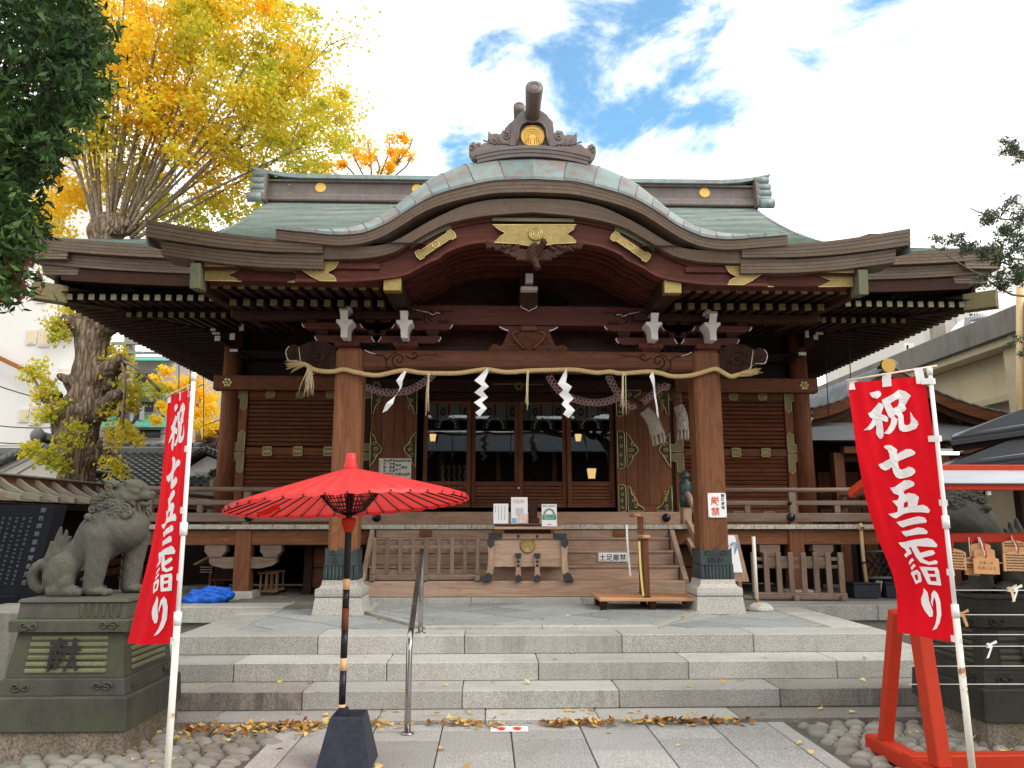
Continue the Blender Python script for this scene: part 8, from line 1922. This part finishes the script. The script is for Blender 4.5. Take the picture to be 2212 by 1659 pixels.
# ------------------------------------------------------------------ opposite hall, seen only as the reflection in the glass doors
oh = thing('opposite_hall', (0, -12, 0), 'grey roofed hall reflected in the glass doors', 'hall')
B('wall', 'black', oh, -9, 9, -13, -12.6, -.03, 5.1); MB().grid([[(-10, -11.2, 4.84), (10, -11.2, 4.84)], [(-9.5, -14.5, 6.1), (9.5, -14.5, 6.1)]]).build('roof', 'greymetal', oh)
for k in range(22): f = k / 22; B('roof_course', 'greymetal', oh, -10, 10, -11.2 - 3.3 * f - .1, -11.2 - 3.3 * f, 4.84 + 1.26 * f - .03, 4.84 + 1.26 * f + .03)
for k in range(7): B('post', 'brown', oh, -8.2 + 2.7 * k, -8.0 + 2.7 * k, -12.6, -12.4, 0, 5.0)
# ------------------------------------------------------------------ trees
def leaves_mesh(name, pos, size, rs, shape='fan', droop=0.3, nrm=None):
    """one small folded blade per position"""
    n = len(pos); pos = np.asarray(pos); rr = np.random.default_rng(rs)
    th = rr.uniform(0, 2 * np.pi, n); ph = np.arccos(rr.uniform(-1, 1, n)) ; s = size * rr.uniform(.6, 1.25, n)
    u = np.stack([np.sin(ph) * np.cos(th), np.sin(ph) * np.sin(th), np.cos(ph) - droop], 1); u /= np.linalg.norm(u, axis=1)[:, None]
    r = rr.normal(size=(n, 3)); v = np.cross(u, r); v /= np.linalg.norm(v, axis=1)[:, None] + 1e-9; w_ = np.cross(u, v)
    if shape == 'fan':
        tpl = np.array([(0, -.5, 0), (.62, .25, .10), (0, .42, 0), (-.62, .25, .10)])
    else:
        tpl = np.array([(0, -1.0, 0), (.34, .0, .10), (0, 1.0, -.06), (-.34, .0, .10)])
    V = pos[:, None, :] + s[:, None, None] * (tpl[None, :, 0:1] * v[:, None, :] + tpl[None, :, 1:2] * u[:, None, :] + tpl[None, :, 2:3] * w_[:, None, :])
    V = V.reshape(-1, 3); k = np.arange(n) * 4; F = np.stack([k, k + 1, k + 2, k + 3], 1)
    F = np.concatenate([np.stack([k, k + 1, k + 2], 1), np.stack([k, k + 2, k + 3], 1)])
    me = bpy.data.meshes.new(name); me.vertices.add(len(V)); me.vertices.foreach_set('co', V.ravel()); me.loops.add(F.size); me.loops.foreach_set('vertex_index', F.ravel().astype(np.int32)); me.polygons.add(len(F)); me.polygons.foreach_set('loop_start', (np.arange(len(F)) * 3).astype(np.int32)); me.update(calc_edges=True); me.validate(); return me
def sprays(ends, per, sx, rr):
    out = []
    for (p, d) in ends:
        L = rr.uniform(.3, 1.0, per)[:, None] ** .8 * sx * 1.6
        q = np.array(p)[None] + np.array(d)[None] * L + rr.normal(size=(per, 3)) * sx * .34; out.append(q)
    return np.concatenate(out)
# ---- big pollarded ginkgo
GY = 15.6
gk = thing('ginkgo_tree', (at(165, 1050, GY).x, GY, 0), 'big golden ginkgo with a gnarled pollarded trunk and fan of upright branches', 'tree')
trk = [(168, 1130, 36), (165, 1045, 38), (172, 980, 40), (165, 940, 44), (178, 885, 48), (190, 860, 40), (196, 800, 37), (200, 740, 36), (205, 690, 38), (214, 600, 36), (225, 540, 36), (238, 490, 36)]
tc_ = [(at(a, b, GY), r * GY / FPX * .84) for a, b, r in trk]
burl = [(180, 885, 30, -25), (178, 880, 25, 28), (205, 830, 18, 32), (200, 700, 18, -30), (212, 700, 20, 30), (160, 925, 18, -30), (195, 985, 20, 24), (236, 495, 24, -16), (250, 490, 24, 16), (212, 500, 18, -6), (190, 830, 12, -24)]
xs_ = [p.x for p, r in tc_]; KF = Field((min(xs_) - 1.3, GY - 1.0, .6), (max(xs_) + 1.5, GY + .9, at(238, 420, GY).z + .3), 230)
for (p, r), (q, r2) in zip(tc_[:-1], tc_[1:]): KF.cap(p, q, r, r2, .12)
for (px, py, r, dx) in burl: KF.ell(at(px + dx, py, GY - .12), (r * .85 * GY / FPX,) * 3, None, .14)
for (a, b, r0, r1) in (((140, 905), (98, 862), .26, .10), ((215, 892), (250, 855), .2, .14), ((215, 815), (262, 778), .24, .12), ((160, 830), (130, 812), .16, .08), ((200, 985), (222, 950), .12, .05), ((225, 710), (262, 690), .2, .13), ((180, 712), (152, 690), .2, .12)): KF.cap(at(*a, GY - .1), at(*b, GY - .35), r0, r1, .08)
_X, _Y, _Z = KF.grid(); ang = np.arctan2(_Y - GY, _X - (tc_[0][0].x + (_Z * .09)))
KF.D = KF.D + .030 * np.sin(13 * ang + 1.3 * np.sin(2.1 * _Z)) * (0.6 + .4 * np.sin(3.3 * _Z + 2 * ang)) + .014 * np.sin(29 * ang + 5 * np.sin(1.3 * _Z))
obj('trunk', sdf_mesh(KF), M['bark'], gk)
r2 = random.Random(21); nr = np.random.default_rng(21)
ends = []
for k in range(34):
    f = (k + r2.random() * .8) / 34; base = at(205 + 95 * f + r2.uniform(-14, 14), r2.uniform(485, 520), GY + r2.uniform(-.3, .3))
    tx = 95 + 620 * f; ty = 60 + 250 * abs(f - .42) ** 1.5 * 1.6 + r2.uniform(-60, 160)
    if k % 3 == 0: ty -= 120
    tip = at(tx, ty, GY + r2.uniform(-1.6, 1.8)); mid = base.lerp(tip, .5) + Vector(((tip.x - base.x) * .06, 0, .12)); pts = spl([base, mid, tip], 12)
    T('branch', 'branch_bark', gk, pts, .05, 6, True, [.030 * (1 - i / len(pts)) + .009 for i in range(len(pts))])
    for q in range(5, len(pts)):
        d = (pts[q] - pts[q - 1]).normalized()
        for _ in range(2 if q > 7 else 1): ends.append((pts[q], (d + Vector((r2.gauss(0, .6), r2.gauss(0, .6), r2.gauss(0, .5)))).normalized()))
twm = MB()
for p, d in ends[::2]: twm.tube([p, p + Vector(d) * .35, p + Vector(d) * .75 + Vector((0, 0, -.06))], .011, 4)
tag(twm.build('twigs', 'branch_bark', gk), kind='stuff')
cr = sprays(ends, 30, .62, nr)
# extra clumps filling the crown silhouette
def clump(px, py, Y, rpx, n, rr, flat=.8): c = np.array(at(px, py, Y)); return c[None] + rr.normal(size=(n, 3)) * np.array([rpx, rpx, rpx * flat])[None] * Y / FPX * .5
big = []
for (px, py, r, n) in ((250, 60, 110, 2600), (380, 40, 120, 3000), (500, 60, 120, 2600), (600, 40, 90, 1700), (330, 160, 120, 2600), (470, 190, 120, 2600), (590, 180, 100, 1900), (200, 150, 80, 1500), (160, 260, 80, 1300), (270, 260, 90, 1300), (400, 290, 90, 1100), (530, 310, 100, 1500), (640, 260, 80, 1400), (680, 200, 60, 900), (700, 290, 50, 600), (150, 340, 70, 900), (110, 420, 60, 700), (600, 360, 70, 900), (560, 420, 70, 700), (480, 450, 60, 600), (420, 390, 60, 400), (130, 480, 60, 600), (640, 110, 60, 800), (720, 240, 40, 400), (300, -40, 140, 2500), (500, -50, 140, 2500), (170, 410, 60, 600), (240, 360, 70, 600), (330, 380, 70, 600), (380, 460, 50, 500), (450, 420, 60, 600), (540, 480, 50, 500), (620, 430, 50, 450), (100, 500, 40, 420), (110, 560, 30, 260), (300, 320, 60, 500), (660, 330, 60, 700), (130, 440, 60, 600), (200, 330, 60, 600), (90, 460, 40, 400), (60, 520, 40, 400), (330, 470, 50, 420), (430, 480, 50, 420), (500, 380, 60, 600), (580, 490, 40, 350), (280, 430, 60, 300), (240, 480, 24, 160), (300, 350, 70, 500), (400, 340, 70, 600), (350, 250, 90, 900)):
    sub = max(4, n // 140)
    for _ in range(sub):
        a = r2.uniform(0, 6.28); rad = r * math.sqrt(r2.random()); big.append(clump(px + rad * math.cos(a), py + rad * math.sin(a) * .9, GY + (r2.uniform(.3, 2.2) if py > 300 else r2.uniform(-1.4, 1.6)), r2.uniform(22, 46), n // sub, nr))
cr = np.concatenate([cr] + big)
# colour regions: golden top, greener right and low, orange sprays
CX_ = cr[:, 0]; CZ_ = cr[:, 2]; x0 = at(300, 200, GY).x
g = (CX_ - x0) * .16 - (CZ_ - at(300, 200, GY).z) * .16 + nr.normal(size=len(cr)) * .16 + .35 * np.sin(CX_ * 1.7 + CZ_ * 1.1)
isg = g > .16; orr = (~isg) & (np.sin(CX_ * 2.3 + 1.0) * np.sin(CZ_ * 2.1 + .4) > .62)
for sel, mt in ((~isg & ~orr, 'ginkgo'), (isg, 'ginkgo_green'), (orr, 'ginkgo_orange')): obj('crown', leaves_mesh('crown', cr[sel], .082, 3, 'fan', .35), M[mt], gk)
low = []
for (px, py, r, n, Y) in ((95, 850, 26, 420, 15.2), (75, 800, 26, 330, 15.2), (110, 890, 28, 350, 15.1), (130, 715, 26, 400, 15.3), (140, 690, 30, 300, 15.3), (160, 935, 26, 260, 15.0), (85, 985, 26, 330, 14.9), (60, 970, 18, 150, 14.9), (115, 1005, 24, 220, 14.9), (130, 970, 16, 90, 14.9), (235, 770, 30, 330, 15.6), (265, 800, 30, 360, 15.5), (275, 840, 28, 320, 15.5), (300, 860, 26, 240, 15.6), (245, 870, 24, 220, 15.3), (260, 920, 24, 260, 15.2), (255, 950, 20, 120, 15.2), (290, 950, 22, 160, 15.2), (245, 1005, 24, 240, 14.9), (262, 1018, 16, 120, 14.9), (225, 760, 26, 240, 15.8), (330, 830, 34, 300, 17)):
    for _ in range(4): low.append(clump(px + r2.uniform(-.8, .8) * r, py + r2.uniform(-.8, .8) * r, Y, r * .8, n // 6, nr))
low = np.concatenate(low); hs = low[:, 0] < at(150, 850, 15.2).x; zz_ = low[:, 2] > at(100, 930, 15.2).z
obj('trunk_sprig', leaves_mesh('sprig', low[hs & zz_], .075, 4), M['ginkgo_green'], gk); obj('trunk_sprig', leaves_mesh('sprig', low[~(hs & zz_)], .075, 5), M['ginkgo_green'], gk)
for (pp) in (((262, 690), (300, 700), (330, 720)), ((262, 778), (300, 800), (345, 845)), ((98, 862), (80, 830), (60, 800)), ((222, 950), (245, 960), (285, 958)), ((130, 990), (100, 985), (65, 968)), ((262, 778), (270, 830), (262, 930)), ((150, 690), (140, 680), (120, 700))): T('branch', 'branch_bark', gk, spl([at(*p, 15.2) for p in pp], 8), .03, 6)
def tree(name, px, py, Y, label, clumps, mat, size, n, seed, trunkpx, group=None):
    rr = np.random.default_rng(seed); r3 = random.Random(seed); base = at(*trunkpx[0], Y); o = thing(name, (base.x, Y, 0), label, 'tree', group)
    T('trunk', 'branch_bark', o, [(base.x, Y, -.03)] + [at(*p, Y) for p in trunkpx[1:]], .12, 8, True, [.16] + [.12 - .08 * i / len(trunkpx) for i in range(1, len(trunkpx))])
    pos = []
    for (cx, cy, r, k) in clumps:
        T('branch', 'branch_bark', o, [at(*trunkpx[-1], Y), at(cx, cy + r * .4, Y + r3.uniform(-.5, .5)), at(cx + r3.uniform(-.5, .5) * r, cy - r * .5, Y)], .03, 5)
        for _ in range(max(2, k // 90)): pos.append(clump(cx + r3.uniform(-.8, .8) * r, cy + r3.uniform(-.9, .9) * r, Y + r3.uniform(-.8, .8), r3.uniform(.35, .7) * r, k // max(2, k // 90), rr))
    obj('crown', leaves_mesh('crown', np.concatenate(pos), size, seed), M[mat], o); return o
tree('ginkgo_tree', 800, 330, 24, 'small orange ginkgo top showing above the roof ridge', [(745, 345, 24, 260), (765, 330, 24, 260), (800, 325, 34, 520), (820, 350, 30, 350), (840, 320, 26, 350), (860, 335, 26, 330), (885, 310, 22, 260), (878, 350, 24, 220), (720, 365, 18, 140), (965, 375, 6, 30)], 'ginkgo_orange', .085, 0, 31, ((800, 1000), (800, 600), (805, 420)))
tree('ginkgo_tree', 420, 880, 23, 'yellow ginkgo foliage between the pink building and the hall corner', [(350, 820, 26, 500), (375, 860, 30, 700), (410, 850, 34, 900), (440, 890, 36, 900), (460, 930, 28, 600), (400, 920, 28, 500), (350, 890, 22, 250), (430, 960, 16, 200)], 'ginkgo', .10, 0, 32, ((430, 1050), (430, 960), (425, 900)))
tree('red_shrub', 450, 970, 19, 'thin reddish shrub beside the hall corner post', [(440, 960, 18, 240), (462, 975, 18, 240), (470, 945, 14, 150)], 'redshrub', .06, 0, 33, ((455, 1060), (455, 1000), (455, 980)))
tree('leafy_shrub', 458, 1030, 16, 'small green shrub in front of the white storehouse', [(455, 1022, 16, 160), (470, 1035, 14, 130)], 'shrubleaf', .06, 0, 34, ((462, 1085), (462, 1050), (462, 1035)))
# ---- evergreen overhanging at the upper left
ev = thing('evergreen_tree', (-6.6, 6.6, 0), 'dark glossy evergreen overhanging the upper left corner', 'tree')
T('trunk', 'branch_bark', ev, [(-6.6, 6.6, -.03), (-6.5, 6.5, 2.5), (-6.2, 6.3, 5.0), (-5.9, 6.2, 7.0)], .16, 10, True, [.2, .17, .14, .08])
bx = fcurve([(0, 190), (60, 240), (130, 240), (200, 220), (270, 165), (340, 145), (400, 90), (480, 70), (560, 62), (610, 35), (660, 5)])
r2 = random.Random(5); nr = np.random.default_rng(5); tw = []; pos = []; dirs = []
for k in range(1700):
    py = r2.uniform(-80, 640); lim = bx(max(0, py)); px = lim - abs(r2.gauss(0, .5)) * (lim + 150) ; px = max(px, -160)
    Y = r2.uniform(5.4, 7.4); p = at(px - 25, py, Y); d = Vector((r2.gauss(.55, .5), r2.gauss(-.2, .5), r2.gauss(-.12, .4))).normalized()
    L = r2.uniform(.16, .30); tw.append((p, p + d * L + Vector((0, 0, -.03))))
    for q in range(11):
        t = q / 10; c = p + d * L * t; pos.append(c + Vector((r2.gauss(0, .028), r2.gauss(0, .028), r2.gauss(0, .022))))
m = MB()
for a, b in tw: m.tube([a, b], .0022, 3)
tag(m.build('twigs', 'dark', ev), kind='stuff')
obj('crown', leaves_mesh('crown', np.array([tuple(p) for p in pos]), .054, 6, 'blade', .25), M['evergreen'], ev)
for k in range(7): py = 40 + 95 * k; T('branch', 'branch_bark', ev, [(-6.3, 6.4, 2.8 + .3 * k), at(-40, py + 20, 6.4), at(max(10, bx(py) - 70), py, 6.2)], .02, 6)
pos = [];                         # faded drooping leaves at the lower edge
for k in range(60):
    p = at(r2.uniform(-10, 55), r2.uniform(560, 640), r2.uniform(5.6, 6.2)); pos += [tuple(p + Vector((r2.gauss(0, .04), r2.gauss(0, .04), r2.gauss(0, .05)))) for _ in range(3)]
obj('crown', leaves_mesh('crown', np.array(pos), .05, 7, 'blade', 1.2), M['redshrub'], ev)
# ---- trimmed holly at the right edge
hy = thing('holly_tree', (5.6, 7.4, 0), 'clipped small-leaved evergreen reaching in at the right edge', 'tree')
T('trunk', 'branch_bark', hy, [(5.6, 7.4, -.03), (5.55, 7.4, 2.5), (5.5, 7.3, 4.6), (5.4, 7.2, 6.0)], .1, 8, True, [.12, .1, .08, .05])
brs = [[(2300, 560), (2212, 640), (2110, 590), (2010, 530)], [(2300, 560), (2200, 560), (2130, 545), (2060, 530)], [(2280, 420), (2200, 470), (2150, 470), (2095, 450)], [(2280, 300), (2212, 340), (2175, 325)], [(2300, 600), (2212, 605), (2150, 600), (2100, 585)], [(2280, 730), (2220, 740), (2185, 730)], [(2260, 480), (2200, 510), (2160, 490)]]
pos = []
for bq in brs:
    pts = spl([at(a, b, 7.0 + .15 * i) for i, (a, b) in enumerate(bq[::-1])], 12); T('branch', 'branch_bark', hy, pts, .012, 5, True, [.005 + .012 * i / len(pts) for i in range(len(pts))])
for (px, py, r, n) in ((2030, 525, 22, 190), (2065, 520, 24, 260), (2100, 535, 26, 300), (2140, 550, 30, 420), (2185, 570, 36, 700), (2180, 520, 34, 520), (2150, 465, 30, 420), (2190, 450, 34, 520), (2190, 490, 32, 420), (2185, 320, 26, 420), (2205, 340, 22, 260), (2120, 605, 20, 240), (2160, 612, 24, 320), (2200, 610, 24, 330), (2195, 735, 18, 130), (2208, 760, 14, 90), (2212, 545, 30, 420)):
    for _ in range(6): pos.append(clump(px + r2.uniform(-.7, .7) * r, py + r2.uniform(-.6, .6) * r, 7.0 + r2.uniform(-.3, .3), r * .55, n // 6, nr, .6))
obj('crown', leaves_mesh('crown', np.concatenate(pos), .021, 8, 'blade', 0), M['shrubleaf'], hy)
# thin drip chains and lamp cord from the eaves
for (px, y0, y1, Y, lab) in ((386, 730, 960, 12.5, 'thin rod hanging from the left eaves nearest the banner pole'), (440, 770, 960, 14.5, 'thin rod hanging from the left eaves nearest the corner post'), (410, 760, 985, 13.5, 'thin rod hanging from the left eaves between two others'), (1790, 850, 900, 12.5, 'thin rod hanging from the right eaves nearest the corner post'), (1840, 780, 905, 11.5, 'thin rod hanging from the right eaves by the red banner')):
    a, b = at(px, y0, Y), at(px, y1, Y); a.z = max(a.z, 4.62); o = T('hanging_rod', 'wire', None, [a, (b.x, b.y, b.z)], .008, 5); tag(o, lab, 'rod', 'rods hanging from the eaves')
